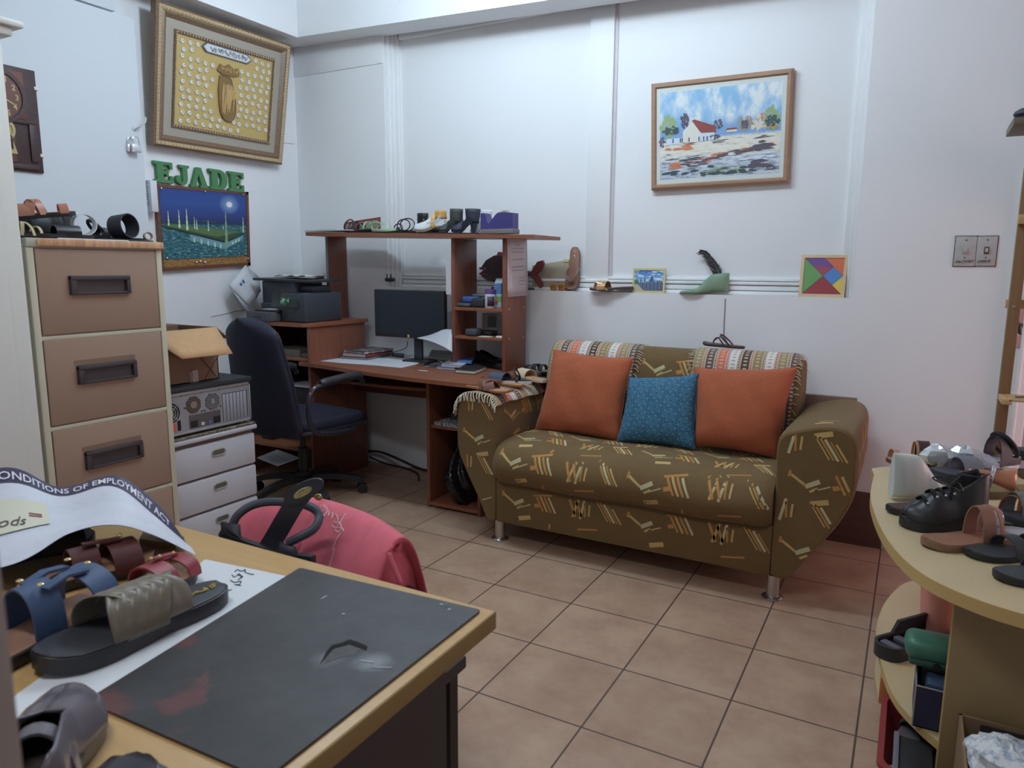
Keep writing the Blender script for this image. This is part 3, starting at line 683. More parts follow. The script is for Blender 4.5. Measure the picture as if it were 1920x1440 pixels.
# white looped strap sandal
def loop_band(c, r, ax, w, th):
    ax = V3(ax).normalized(); b = ax.cross(V3((0, 0, 1))).normalized(); u = b.cross(ax)
    return MB().band([c+b*r*math.cos(t)+u*r*math.sin(t) for t in np.linspace(0, 2*math.pi, 31)[:-1]], ax, w, th, closed=True)
a = yz(150, 440, -2.55)
t_ = thing('sandal', 'sandal with one white rolled strap behind the black slide', 'sandal', (-2.55, a.y, TZ+.004))
T_, L_ = frame((-2.49, yz(168, 440, -2.49).y-.05, TZ+.004), (-2.70, yz(150, 440, -2.6).y-.05, TZ+.004))
mb = MB(T_); slab(mb, L_, .075, .008, 0, 0); obj('sole', mb, BLK, t_)
c = yz(157, 421, -2.50); r = (at(157, 402, 'x', -2.5).z-at(157, 440, 'x', -2.5).z)/2
m = loop_band(c, r, CR*.62-CF*.7-V3((0, 0, .18)), .055, .003)
obj('strap', m, C(206, 212, 216, k=1.25), t_)
# black buckle strap sandal
a = yz(176, 438, -2.62)
sandal('sandal', 'low black sandal with a thick ankle strap beside the white rolled strap', 'sandal', (-2.60, yz(226, 440, -2.6).y, TZ+.008), (-2.60, yz(140, 440, -2.6).y, TZ+.008), W=.08, th=.012, sole=BLK, insole=BLK,
       straps=[('band', .45, .45, .034, .03, BLK), ('tubering', .52, .030, .022, .006, BLK, .9), ('band', .28, .3, .02, .014, C(150, 128, 76)), ('band', .16, .16, .02, .014, C(140, 104, 72))])
# wide black loop slide
c = yz(231, 424, -2.50); r = (at(231, 405, 'x', -2.5).z-TZ-.008)/2
t_ = thing('sandal', 'black slide with one tall wide loop strap near the cabinet right corner', 'sandal', (-2.5, c.y, TZ+.006))
m = loop_band(V3((c.x, c.y, TZ+.012+r)), r, CR*.92-CF*.28+V3((0, 0, .06)), .06, .004)
obj('strap', m, C(38, 40, 50), t_)
T_, L_ = frame((-2.46, c.y+.05, TZ+.006), (-2.62, c.y-.10, TZ+.006)); mb = MB(T_); slab(mb, L_, .07, .006, 0, 0); obj('sole', mb, BLK, t_)
# small gold ring strap
c = yz(277, 438, -2.47); r = .0135
m = loop_band(V3((c.x, c.y, TZ+.008+r)), r, CR*.7-CF*.7, .018, .003)
tag(obj('ring_strap', m, C(150, 132, 86, rough=.4)), 'small loose gold loop at the right corner of the cabinet top', 'strap')
# ------------------------------------------------------------------ white drawer unit
DX = -2.495; a, b = 1.735, at(480, 796, 'x', -2.495).y-.006; _z = lambda z: CH+(z-CH)*2.495/2.4
du = thing('drawer_unit', 'small white plastic drawer unit under the computer case', 'drawers', (-2.7, (a+b)/2, 0))
WP = C(186, 188, 194, k=1.2, rough=.4); GAP = C(110, 90, 84)
m = MB(); m.box((-2.92, a, 0), (DX-.02, b, _z(.575))); obj('body', m, GAP, du)
m = MB(); m.box((-2.92, a-.008, _z(.572)), (DX+.006, b+.008, _z(.592)), r=.006); obj('top', m, WP, du)
sp = NT('speckle', .35); n_ = sp.noise(sp.pos(), 170, 3, .7)
SPECK = sp.out(sp.ramp(n_, [(.35, L(50, 44, 40)), (.46, L(104, 96, 80)), (.54, L(140, 130, 108)), (.62, L(205, 203, 194)), (.7, L(90, 82, 70))], 'CONSTANT'))
obj('speckled_mat', MB().box((-2.915, a-.004, _z(.592)), (DX+.004, b+.004, _z(.602)), r=.004), SPECK, du)
for k in range(4):
    z1 = _z(.555-k*.139); z0 = z1-.135
    d = obj('drawer', MB().box((DX-.05, a+.006, max(.01, z0)), (DX, b-.004, z1), r=.007), WP, du)
    yc = (a+b)/2+.025; zc = (z0+z1)/2+.022
    m = MB(); pts = []
    for s_ in range(24):
        an = 2*math.pi*s_/24; pts.append((DX+.001, yc+.027*math.copysign(1, math.cos(an))*(1 if abs(math.cos(an)) > .3 else 1)*.7+.013*math.cos(an), zc+.013*math.sin(an)))
    m.tube(pts, .0035, 6, 0, True); h = obj('handle', m, C(150, 150, 140, metal=.3, rough=.35), d)
    obj('recess', MB().box((DX-.006, yc-.03, zc-.012), (DX+.0012, yc+.03, zc+.012), r=.011), C(96, 96, 88, k=1.1), h)
# ------------------------------------------------------------------ computer case lying on its side
PX2 = -2.505; ya, yb = 1.735, at(469, 750, 'x', -2.505).y; za, zb = CH+(.612-CH)*2.505/2.41, CH+(.775-CH)*2.505/2.41
pc = thing('computer_case', 'grey computer case lying on its side with its back panel showing', 'computer', (-2.7, (ya+yb)/2, _z(.602)))
GM = C(150, 152, 156, rough=.4, metal=.25, k=1.2, noise=.05, ns=90); DKM = C(40, 42, 46, rough=.55); HOLE = C(28, 26, 26, rough=.8)
obj('cover', MB().box((-2.92, ya-.006, zb), (PX2+.008, yb+.008, zb+.022), r=.003), DKM, pc)
m = MB(); m.box((-2.92, ya, za), (PX2-.006, yb, zb)); obj('chassis', m, DKM, pc)
X = PX2
def yy(px): return ya+(yb-ya)*px    # 0..1 along the panel
def zz(q_): return za+(zb-za)*q_
def bx(m, a0, a1, b0, b1, d=.002, r=0): m.box((X-.008, yy(a0), zz(b0)), (X+d, yy(a1), zz(b1)), r=r)
m = MB(); bx(m, 0, 1, 0, 1, 0); bx(m, 0, 1, .93, 1, .004, .001); bx(m, .985, 1, 0, 1, .004, .001); bx(m, 0, 1, 0, .05, .004, .001)
obj('back_panel', m, GM, pc)
def octa(m, cy_, cz_, r, d): m.prism([(r*math.cos(math.pi/8+k*math.pi/4), r*math.sin(math.pi/8+k*math.pi/4)) for k in range(8)], (X, cy_, cz_), (0, 1, 0), (0, 0, 1), d)
fan = []
m = MB(); octa(m, yy(.345), zz(.66), .036, .0022); f1 = obj('fan_grille', m, C(52, 40, 34), pc)
m = MB(); m.cyl((X, yy(.345), zz(.66)), (X+.004, yy(.345), zz(.66)), .015, n=16)
for k in range(9):
    zq = zz(.66)-.028+k*.007; hl = math.sqrt(max(0, .034**2-(zq-zz(.66))**2)); m.box((X+.002, yy(.345)-hl, zq-.0008), (X+.0034, yy(.345)+hl, zq+.0008))
obj('fan_hub', m, C(128, 116, 104), f1)
m = MB(); octa(m, yy(.555), zz(.66), .036, .0022); f2 = obj('fan_grille', m, C(60, 60, 62), pc)
m = MB(); m.box((X, yy(.555)-.008, zz(.66)-.009), (X+.004, yy(.555)+.008, zz(.66)+.009))
for k in range(10):
    zq = zz(.66)-.031+k*.007; hl = math.sqrt(max(0, .034**2-(zq-zz(.66))**2)); m.box((X+.002, yy(.555)-hl, zq-.0013), (X+.0036, yy(.555)+hl, zq+.0013))
obj('grille_bar', m, GM, f2)
m = MB(); m.cyl((X, yy(.10), zz(.55)), (X+.0022, yy(.10), zz(.55)), .043, n=30); f3 = obj('fan_grille', m, HOLE, pc)
m = MB()
for r in (.012, .022, .032, .042): m.tube([(X+.0035, yy(.10)+r*math.cos(a_), zz(.55)+r*math.sin(a_)) for a_ in np.linspace(0, 2*math.pi, 25)[:-1]], .0022, 5, 0, True)
for k in range(4):
    a_ = math.pi/4+k*math.pi/2; m.tube([(X+.0035, yy(.10)+.012*math.cos(a_), zz(.55)+.012*math.sin(a_)), (X+.0035, yy(.10)+.042*math.cos(a_), zz(.55)+.042*math.sin(a_))], .002, 5)
m.cyl((X, yy(.10), zz(.55)), (X+.004, yy(.10), zz(.55)), .012, n=16); obj('guard', m, GM, f3)
m = MB(); bx(m, .165, .205, .10, .36, .003, .006); obj('power_socket', m, HOLE, pc)
m = MB(); bx(m, .10, .15, .12, .33, .004, .003); obj('power_switch', m, C(206, 84, 66), pc)
m = MB(); bx(m, .29, .635, .10, .42, .0015); pt_ = obj('port_plate', m, C(92, 88, 88, metal=.3, rough=.4), pc)
for k, (p_, c_) in enumerate([(.32, HOLE), (.36, HOLE), (.43, C(180, 180, 176)), (.51, C(86, 84, 150)), (.57, HOLE), (.61, HOLE)]):
    m = MB(); bx(m, p_-.016, p_+.018, .12, .2 if k in (2, 3) else .28, .004, .001); obj('port', m, c_, pt_)
m = MB(); bx(m, .665, .965, .10, .80, .0012); sl = obj('slot_bay', m, C(84, 88, 94, metal=.3, rough=.4), pc)
for k in range(7):
    m = MB(); a0 = .668+k*.041; bx(m, a0, a0+.034, .10, .78, .003, .001); obj('slot_cover', m, C(146, 152, 160, metal=.3, rough=.4), sl)
for p_, q_ in ((.22, .93), (.44, .94), (.63, .93), (.64, .50), (.25, .62), (.43, .47), (.46, .47)):
    m = MB(); m.blob((X+.001, yy(p_), zz(q_)), .0035, 4); obj('screw', m, HOLE, pc)
for y_ in (1.80, yb-.03): obj('foot', MB().cyl((X-.03, y_, _z(.602)), (X-.03, y_, za+.003), .008), C(170, 170, 168), pc)
# ------------------------------------------------------------------ open cardboard box
CB = C(128, 98, 76, rough=.8, k=1.25, noise=.05, ns=50); CBL = C(186, 146, 100, rough=.8, k=1.25, noise=.04, ns=50)
X1 = -2.56; ya, yb = 1.725, 2.0; z0 = zb+.022
zt = at(411, 613, 'x', X1).z; yb = at(411, 712, 'x', X1).y
cb = thing('cardboard_box', 'open cardboard box with one flap folded down on the computer case', 'box', (-2.62, (ya+yb)/2, z0))
m = MB()
for p, q2 in (((X1-.004, ya, z0), (X1, yb, zt)), ((-2.92, ya, z0), (-2.796, yb, zt)), ((-2.92, ya, z0), (X1, ya+.004, zt)), ((-2.92, yb-.004, z0), (X1, yb, zt)), ((-2.92, ya, z0), (X1, yb, z0+.004))): m.box(p, q2)
obj('body', m, CB, cb)
f0 = [V3((X1, ya, zt)), V3((X1, yb, zt)), at(436, 663, 'x', X1+.10), at(342, 673, 'x', X1+.10)]
m = MB(); m.grid(patch(f0[3], f0[2], f0[1], f0[0]), 6, 4); obj('flap', m, CBL, cb, solid=.004)
m = MB(); m.grid(patch(V3((-2.92, yb, zt)), V3((X1, yb, zt)), V3((X1+.01, yb+.05, zt-.05)), V3((-2.92, yb+.05, zt-.05))), 2, 2); obj('flap', m, CB, cb, solid=.004)
m = MB(); A_ = at(376, 670, 'x', X1+.001); B_ = at(411, 712, 'x', X1+.001); C_ = at(410, 666, 'x', X1+.001); D_ = at(381, 716, 'x', X1+.001)
m.tube([A_, B_], .0016, 5); m.tube([C_, D_], .0016, 5); obj('pen_cross', m, C(70, 50, 42), cb)
A_ = at(356, 696, 'x', X1+.0015); B_ = at(373, 722, 'x', X1+.0015); B_.z = z0+.001; A_.y = at(356, 710, 'x', X1).y
lb = obj('label', MB().box((X1, A_.y, B_.z), (X1+.0015, B_.y, A_.z), 0), C(176, 158, 150, k=1.2), cb)
m = MB(); m.text('STATION', lambda x, y: (X1+.0022, A_.y+.013-y, B_.z-.016+x), .0165, bold=.0004); obj('lettering', m, C(70, 60, 62), lb)
# ------------------------------------------------------------------ office chair
hub = V3((-2.84, 2.80, 0)); NV = C(30, 32, 50, rough=.75, k=1.35, noise=.12, ns=400); PL = C(42, 42, 46, rough=.5); CHR = C(42, 42, 50, rough=.22)
ch = thing('office_chair', 'dark navy swivel office chair drawn up to the computer desk', 'chair', hub)
m = MB(); m.lathe([(.028, .07), (.03, .14), (.045, .15), (.045, .09)], hub, 20); m.cyl(hub+V3((0, 0, .07)), hub+V3((0, 0, .28)), .026); m.cyl(hub+V3((0, 0, .25)), hub+V3((0, 0, .40)), .016)
m.box((hub.x-.08, hub.y-.12, .385), (hub.x+.08, hub.y+.10, .41), r=.008)
obj('column', m, PL, ch)
for k in range(5):
    a = math.radians((47, -25, -97, -169, 100)[k]); d = V3((math.cos(a), math.sin(a), 0)); sd = V3((-d.y, d.x, 0))
    pts = [hub+d*.03+V3((0, 0, .115)), hub+d*.16+V3((0, 0, .108)), hub+d*.27+V3((0, 0, .085)), hub+d*.315+V3((0, 0, .065))]
    m = MB(); m.band(spline(pts, 4), sd, [.05, .048, .046, .044, .043, .042, .04, .04, .039, .038, .036, .036, .034][:13], .03); lg = obj('leg', m, PL, ch)
    c = hub+d*.31; m = MB()
    for s_ in (-1, 1): m.cyl(c+sd*s_*.008+V3((0, 0, .028)), c+sd*s_*.028+V3((0, 0, .028)), .027, n=18)
    m.cyl(c-sd*.01+V3((0, 0, .028)), c+sd*.01+V3((0, 0, .028)), .02); m.cyl(c+V3((0, 0, .03)), c+V3((0, 0, .07)), .008)
    obj('caster', m, C(36, 36, 38, rough=.4), lg)
sx, sy0 = hub.x+.05, 2.55
ang = math.radians(-8)
def loc(x, y, z):   # chair frame: x right, y forward
    return V3((sx+x*math.cos(ang)-y*math.sin(ang), sy0+x*math.sin(ang)+y*math.cos(ang), z))
def seat(u, v):
    a = 2*math.pi*u; sq = lambda c: math.copysign(abs(c)**.45, c); th = math.pi*(v-.5)
    k = math.cos(th)**.35; x = .222*sq(math.cos(a))*k; y = .24+.245*sq(math.sin(a))*k; zz_ = .455+.036*math.copysign(abs(math.sin(th))**.6, math.sin(th))
    zz_ += .012*(abs(x)/.24)**2*(1 if th > 0 else 0)-.03*max(0, (y-.40)/.1)**2
    return loc(x, y, zz_)
m = MB(); m.grid(seat, 40, 14, cu=True); obj('seat', m, NV, ch, ang=60)
m = MB(); m.tube([loc(.226*math.copysign(abs(math.cos(a))**.45, math.cos(a)), .24+.25*math.copysign(abs(math.sin(a))**.45, math.sin(a)), .432) for a in np.linspace(0, 2*math.pi, 49)[:-1]], .010, 6, 0, True)
obj('seat_rim', m, CHR, ch)
def bk(u, v, d):
    zb0, zt0 = .42, 1.005; z = zb0+(zt0-zb0)*v
    hw_ = .25*(1-.22*max(0, v-.45)/.55)*(1 if v < .86 else math.sqrt(max(.0, 1-((v-.86)/.14)**2))*.78+.22*(1-(v-.86)/.14))
    if v < .08: hw_ *= .86+.14*math.sqrt(v/.08)
    x = (2*u-1)*hw_; y = -.015-.10*v+.035*(abs(2*u-1))**2+d
    return loc(x, y, z)
m = MB()
def bks(u, v):
    a = 2*math.pi*u; s_ = .5+.5*math.cos(a); d = math.sin(a)
    sg = math.copysign(abs(d)**.55, d); return bk(s_, v, -.022+sg*.034)
m.grid(bks, 40, 28, cu=True); m.add([bks(j/40, 1) for j in range(40)], [tuple(range(40))]); m.add([bks(j/40, 0) for j in range(40)], [tuple(reversed(range(40)))])
obj('backrest', m, NV, ch, ang=60)
m = MB(); m.tube([bk(0 if s_ == 0 else 1, t_, -.03) if False else bk(1, t_, -.022) for s_ in (1,) for t_ in np.linspace(.05, .9, 14)], .006, 6)
m.tube([bk(0, t_, -.022) for t_ in np.linspace(.05, .9, 14)], .006, 6); m.tube([bk(t_, .93, -.022) for t_ in np.linspace(.1, .9, 10)], .006, 6)
obj('backrest_piping', m, CHR, ch)
m = MB(); m.band([loc(0, .1, .40), loc(0, -.03, .395), loc(0, -.06, .45), loc(0, -.085, .62)], (1, 0, 0), .07, .014); obj('back_bracket', m, PL, ch)
for s_ in (-1, 1):
    X_ = .275*s_
    pts = [loc(.20*s_, .33, .415), loc(.255*s_, .30, .418), loc(X_, .20, .422), loc(X_, .07, .44), loc(X_, .02, .50), loc(X_, .015, .60), loc(X_, .04, .655), loc(X_, .10, .675), loc(X_, .30, .69), loc(X_, .345, .68), loc(X_, .365, .655)]
    ar = obj('armrest', MB().tube(spline(pts, 6), .0125, 10), CHR, ch)
    m = MB(); m.tube(spline([loc(X_, .09, .685), loc(X_, .2, .695), loc(X_, .31, .702), loc(X_, .35, .69)], 5), [.014]+[.0215]*14+[.014], 12); obj('arm_pad', m, C(46, 46, 50, rough=.4), ar)
# ------------------------------------------------------------------ computer desk
OW = wood(136, 82, 56, .14, 'x', rough=.38, k=1.3); OWz = wood(124, 74, 54, .14, 'z', rough=.38, k=1.3); OWy = wood(136, 82, 56, .14, 'y', rough=.38, k=1.3)
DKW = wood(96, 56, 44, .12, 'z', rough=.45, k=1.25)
DT = .712; TH = .02
cdk = thing('computer_desk', 'reddish wood computer desk with hutch shelves against the back wall', 'desk', (-2.5, 3.25, 0))
fr = [(-3.40, 3.0)]
fr = [at(u, v, 'z', DT) for u, v in [(560, 679), (600, 684), (640, 690), (700, 699), (770, 708), (840, 716), (890, 721), (912, 722), (926, 719), (936, 712)]]
pts = [(p.x, p.y) for p in fr]; xr = pts[-1][0]-.02
pts += [(xr-.03, 3.50), (-3.05, 3.50), (-3.05, pts[0][1]+.03)]
m = MB(); m.prism(pts, (0, 0, DT-TH), (1, 0, 0), (0, 1, 0), TH); obj('desktop', m, OW, cdk)
def pan(nm, a, b, mat, r=.0015): return obj(nm, MB().box(a, b, r=r), mat, cdk)
XD = -2.148; XRp = -1.835
pan('side_panel', (XD-.018, 3.005, 0), (XD, 3.5, DT-TH), OWz); pan('side_panel', (XRp-.018, 3.0, 0), (XRp, 3.5, DT-TH), OWz)
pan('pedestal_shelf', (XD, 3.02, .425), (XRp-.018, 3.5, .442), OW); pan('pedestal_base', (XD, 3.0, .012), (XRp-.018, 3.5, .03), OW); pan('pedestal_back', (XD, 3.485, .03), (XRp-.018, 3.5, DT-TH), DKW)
XL = -2.95
pan('side_panel', (XL-.018, 2.99, 0), (XL, 3.46, .913), OWz); pan('side_panel', (-3.50, 2.99, 0), (-3.482, 3.46, .913), OWz)
tz_f = at(806, 731, 'y', 2.97).z; tray = [at(588, 705, 'z', .605), at(650, 715, 'z', .605), at(720, 723, 'z', .605), at(800, 729, 'z', .605)]
m = MB(); m.prism([(XL+.01, 3.02)]+[(max(XL+.01, p.x), p.y) for p in tray[1:]]+[(XD-.02, 3.0), (XD-.02, 3.38), (XL+.01, 3.38)], (0, 0, .59), (1, 0, 0), (0, 1, 0), .016); obj('keyboard_tray', m, OW, cdk)
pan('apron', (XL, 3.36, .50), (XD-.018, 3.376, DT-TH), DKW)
m = MB()
ctop = [(-3.50, 3.48), (-3.50, 2.955), (-3.0, 2.955)]+[(-3.0+.062*math.sin(a), 3.017-.062*math.cos(a)) for a in np.linspace(.2, 1.57, 6)]+[(-2.938, 3.48)]
m.prism(ctop, (0, 0, .913), (1, 0, 0), (0, 1, 0), .02); obj('cabinet_top', m, OWy, cdk)
pan('cabinet_shelf', (-3.482, 3.0, .715), (XL-.018, 3.46, .733), OW); pan('cabinet_shelf', (-3.482, 3.0, .44), (XL-.018, 3.46, .455), OW); pan('cabinet_shelf', (-3.482, 2.93, .205), (XL-.018, 3.46, .222), OW)
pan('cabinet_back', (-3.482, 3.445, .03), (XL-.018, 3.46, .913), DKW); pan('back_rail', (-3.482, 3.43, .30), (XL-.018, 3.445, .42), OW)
# hutch
HY0, HY1 = 3.25, 3.475; PY0 = 3.335
pxl = at(616, 500, 'y', PY0).x; pl_y1 = at(651, 500, 'x', pxl).y
m = MB(); m.box((pxl-.018, PY0, .933), (pxl, min(3.52, pl_y1), 1.428), r=.001); obj('hutch_post', m, OWz, cdk)
obj('post_edge', MB().box((pxl-.018, PY0-.002, .935), (pxl-.001, PY0, 1.428)), C(128, 134, 142), cdk)
obj('hutch_divider', MB().box((XD-.02, HY0, DT), (XD, HY1, 1.40), r=.001), OWz, cdk)
xh = at(948, 560, 'y', HY0).x
hp = obj('hutch_side', MB().box((xh-.02, HY0, DT), (xh, HY1, 1.395), r=.001), OWz, cdk)
z1 = at(900, 578, 'y', HY0).z; z2 = at(900, 632, 'y', HY0).z
pan('hutch_shelf', (XD, HY0, z1-.016), (xh-.02, HY1, z1), OW); pan('hutch_shelf', (XD, HY0, z2-.016), (xh-.02, HY1, z2), OW)
tl, tr = at(573, 435, 'y', 3.2), at(1003, 440, 'y', 3.2)
HT = lambda x: tl.z+(tr.z-tl.z)*(x-tl.x)/(tr.x-tl.x)
m = MB(); m.hexa([(tl.x, 3.2, tl.z-.022), (tr.x, 3.2, tr.z-.018), (tr.x, 3.49, tr.z-.018), (tl.x, 3.49, tl.z-.022), (tl.x, 3.2, tl.z), (tr.x, 3.2, tr.z), (tr.x, 3.49, tr.z), (tl.x, 3.49, tl.z)])
obj('hutch_top', m, OW, cdk)
for u, v in ((955, 580), (982, 576), (955, 635), (981, 632), (952, 460)):
    p = at(u, v, 'x', xh+.001); obj('screw_cap', MB().blob(p, (.002, .004, .006), 4), C(196, 170, 150), hp)
# ------------------------------------------------------------------ things on the hutch top
hx = lambda u, v=436, y=3.28: at(u, v, 'y', y)
def hp_(u, y=3.28): x = at(u, 436, 'y', y).x; return V3((x, y, HT(x)+.001))
GLS = C(190, 206, 204, rough=.1, k=1.1)
a = hp_(572, 3.22); b = hp_(655, 3.22)
tag(obj('glass_sheet', MB().box((a.x, 3.215, HT(a.x)+.003), (b.x, 3.46, HT(a.x)+.009), r=.001), GLS), 'clear greenish sheet lying at the left end of the hutch top', 'sheet')
tag(obj('paper_scrap', MB().hexa([hp_(598, 3.24)+V3((0, 0, .012)), hp_(630, 3.24)+V3((0, 0, .014)), hp_(628, 3.34)+V3((0, 0, .012)), hp_(604, 3.34)+V3((0, 0, .012)), hp_(598, 3.24)+V3((0, 0, .014)), hp_(630, 3.24)+V3((0, 0, .017)), hp_(628, 3.34)+V3((0, 0, .015)), hp_(604, 3.34)+V3((0, 0, .014))]), C(150, 150, 148)), 'grey paper scrap on the clear sheet on the hutch', 'paper')
a = hp_(645, 3.23); b = hp_(900, 3.23)
tag(obj('dark_mat', MB().hexa([a+V3((0, 0, .001)), b+V3((0, 0, .001)), b+V3((0, .2, .001)), a+V3((0, .2, .001)), a+V3((0, 0, .006)), b+V3((0, 0, .006)), b+V3((0, .2, .006)), a+V3((0, .2, .006))]), C(40, 40, 44)), 'long thin black mat under the shoes on the hutch', 'mat')
# red folder leaning
A_, B_, C_, D_ = at(645, 432, 'y', 3.37), at(712, 428, 'y', 3.40), at(712, 407, 'y', 3.40), at(647, 417, 'y', 3.37)
A_.z = HT(A_.x)+.008; B_.z = HT(B_.x)+.01
m = MB(); nn = V3((0, .008, 0)); m.hexa([A_, B_, B_+nn, A_+nn, D_, C_, C_+nn, D_+nn]); fo = obj('red_folder', m, C(134, 52, 54)); tag(fo, 'red edged tray tilted upright behind the shoes on the hutch', 'tray')
m = MB(); k = V3((0, -.001, 0)); m.add([A_.lerp(D_, .15)+k+(B_-A_)*.04, B_.lerp(C_, .12)+k-(B_-A_)*.03, C_.lerp(B_, .15)+k-(B_-A_)*.03, D_.lerp(A_, .2)+k+(B_-A_)*.04], [(0, 1, 2, 3)]); obj('tray_face', m, C(136, 124, 116), fo)
MT = .007
def hs(u, y): p = hp_(u, y); p.z += MT; return p
sandal('sandal', 'dark brown strappy sandal at the left of the mint sandal on the hutch', 'sandal', hs(646, 3.36), hs(694, 3.24), W=.075, th=.008, sole=BLK, insole=C(80, 52, 48), straps=[('band', .3, .5, .055, .018, C(66, 44, 44)), ('band', .55, .35, .055, .018, C(60, 40, 42)), ('band', .68, .6, .045, .02, C(84, 50, 48)), ('tubering', .18, .03, .03, .004, C(66, 44, 44), .9)])
MINT = C(150, 192, 152, rough=.45)
sandal('sandal', 'mint green thong sandal on the hutch top', 'sandal', hs(676, 3.32), hs(742, 3.25), W=.085, th=.011, sole=MINT, insole=C(164, 202, 164), straps=[('thong', .72, .30, .042, .012, MINT), ('band', .25, .62, .05, .010, MINT), ('band', .2, .2, .05, .014, MINT)])
sandal('sandal', 'thin looped black strap sandal in the middle of the hutch top', 'sandal', hs(780, 3.33), hs(738, 3.27), W=.07, th=.008, sole=BLK, insole=BLK, straps=[('band', .8, .8, .022, .012, BLK)])
def loop_tube(par, c, r, nrm, tr, mat, e=1.0, n=28):
    nrm = V3(nrm).normalized(); a = nrm.cross(V3((0, 0, 1))).normalized(); b = a.cross(nrm)
    return obj('strap', MB().tube([c+a*r*math.cos(t)+b*r*e*math.sin(t) for t in np.linspace(0, 2*math.pi, n+1)[:-1]], tr, 6, 0, True), mat, par)
ls = S.objects[-1].parent or [o for o in COL.objects if o.get('label', '').startswith('thin looped black')][0]
ls = [o for o in COL.objects if o.get('label', '').startswith('thin looped black')][0]
for u_, r_q, y_ in ((764, .040, 3.31), (757, .036, 3.28), (747, .022, 3.27)): c_q = hs(u_, y_); loop_tube(ls, c_q+V3((0, 0, r_q*.95+.004)), r_q, (.35, -.85, .25), .0032, BLK, .9)
def heel_shoe(name, label, u_heel, u_toe, y0, y1, up_m, sole_m, H=.055, strap=None, upper_h=.045, cuff=None, lift=.0, W=.072, thin=False, t0=.55, trim=None):
    A_ = hs(u_heel, y0); B_ = hs(u_toe, y1)
    T, L_ = frame(A_, B_); t_ = thing(name, label, 'shoe', A_)
    mb = MB(T); slab(mb, L_, W, .007, 0, H); obj('sole', mb, sole_m, t_)
    w_ = .10 if thin else .18
    mb = MB(T); mb.hexa([(.012, -.2*W, 0), (L_*w_, -.2*W, 0), (L_*w_, .2*W, 0), (.012, .2*W, 0), (.0, -.34*W, H), (L_*.26, -.36*W, H), (L_*.26, .36*W, H), (.0, .34*W, H)]); obj('heel', mb, sole_m, t_)
    mb = MB(T)
    for sg in (-1, 1):
        def fn(u, v, sg=sg):
            t = t0+(1-t0)*u; a = v*math.pi/2; hh_ = upper_h*(1-.6*u)*(1-max(0, (u-.9)/.1)**2*.6)
            return (L_*t, off(t, W)+sg*hw(t, W)*math.cos(a)**.8, hz(t, H)+.008+hh_*math.sin(a))
        mb.grid(fn, 14, 6)
    obj('toe_upper', mb, up_m, t_, solid=.003)
    if trim:
        mb = MB(T); mb.band([(L_*(t0+.02*abs(math.cos(a))), off(t0, W)+hw(t0, W)*1.05*math.cos(a), hz(t0, H)+.008+upper_h*math.sin(a)) for a in np.linspace(0, math.pi, 15)], (1, 0, .3), .022, .003); mb.band([(L_*t0, -hw(t0, W)*1.05, hz(t0, H)+.02), (L_*.3, -hw(.3, W)*1.1, hz(.3, H)+.045), (L_*.1, -hw(.1, W)*1.15, hz(.1, H)+.065)], (.3, 0, 1), .02, .003); mb.band([(L_*t0, -hw(t0, W)*1.05, hz(t0, H)+.04), (L_*.3, -hw(.3, W)*1.1, hz(.3, H)+.015), (L_*.12, -hw(.1, W)*1.15, hz(.1, H)+.01)], (.3, 0, 1), .018, .003); obj('trim_strap', mb, trim, t_)
    if cuff:
        mb = MB(T); r = hw(.14, W)*1.05
        z0, z1, lean = cuff[0], cuff[1], cuff[2]
        mb.grid(lambda u, v: (L_*.17+(r*1.25+lean*v)*math.cos(2*math.pi*u), r*math.sin(2*math.pi*u), hz(.1, H)+z0+(z1-z0)*v), 24, 4, cu=True); obj('cuff', mb, cuff[3] if len(cuff) > 3 else up_m, t_, solid=.004)
        mb = MB(T); mb.grid(lambda u, v: (L_*(.02+.42*v), math.copysign(1, u-.5)*hw(.3, W)*.95, hz(.25, H)+.008+(.035-.02*v)*(2*abs(u-.5))), 2, 5)
        for sg in (-1, 1):
            mb.band([(L_*.12, sg*hw(.12, W), hz(.1, H)+z0), (L_*.3, sg*hw(.3, W), hz(.28, H)+.025), (L_*.55, sg*hw(.55, W)*.9, hz(.55, H)+.03)], (0, .2, 1), [.045, .03, .03], .003)
        obj('side_strap', mb, up_m, t_)
        mb = MB(T); mb.blob((L_*.17+r*1.2, -r*.6, hz(.1, H)+(z0+z1)/2), .005, 4); obj('buckle', mb, GOLDS, t_)
    return t_
YEL = C(196, 150, 66, rough=.45); WHT = C(198, 204, 208, rough=.5); OLV = C(58, 62, 62); NVY = C(40, 46, 60)
heel_shoe('heeled_shoe', 'small black ankle strap heel behind the yellow and white shoe', 786, 826, 3.42, 3.36, BLK, BLK, H=.035, cuff=(.0, .075, .004))
heel_shoe('heeled_shoe', 'white pointed shoe with yellow trim on the hutch top', 836, 776, 3.30, 3.24, WHT, C(150, 132, 104), H=.028, cuff=(.045, .088, -.004, YEL), upper_h=.068, t0=.36, trim=YEL)
heel_shoe('heeled_shoe', 'olive grey heeled sandal between the yellow trimmed shoe and the navy heel', 862, 822, 3.32, 3.27, OLV, OLV, H=.05, cuff=(.0, .075, .002))
heel_shoe('heeled_shoe', 'dark navy high heel with a wide crossed strap on the hutch', 894, 846, 3.34, 3.28, NVY, NVY, H=.052, cuff=(.0, .074, .008), upper_h=.055)
heel_shoe('heeled_shoe', 'white high heel sandal behind the blue tape dispenser', 916, 882, 3.42, 3.38, WHT, WHT, H=.05, cuff=(.035, .075, .002), thin=True)
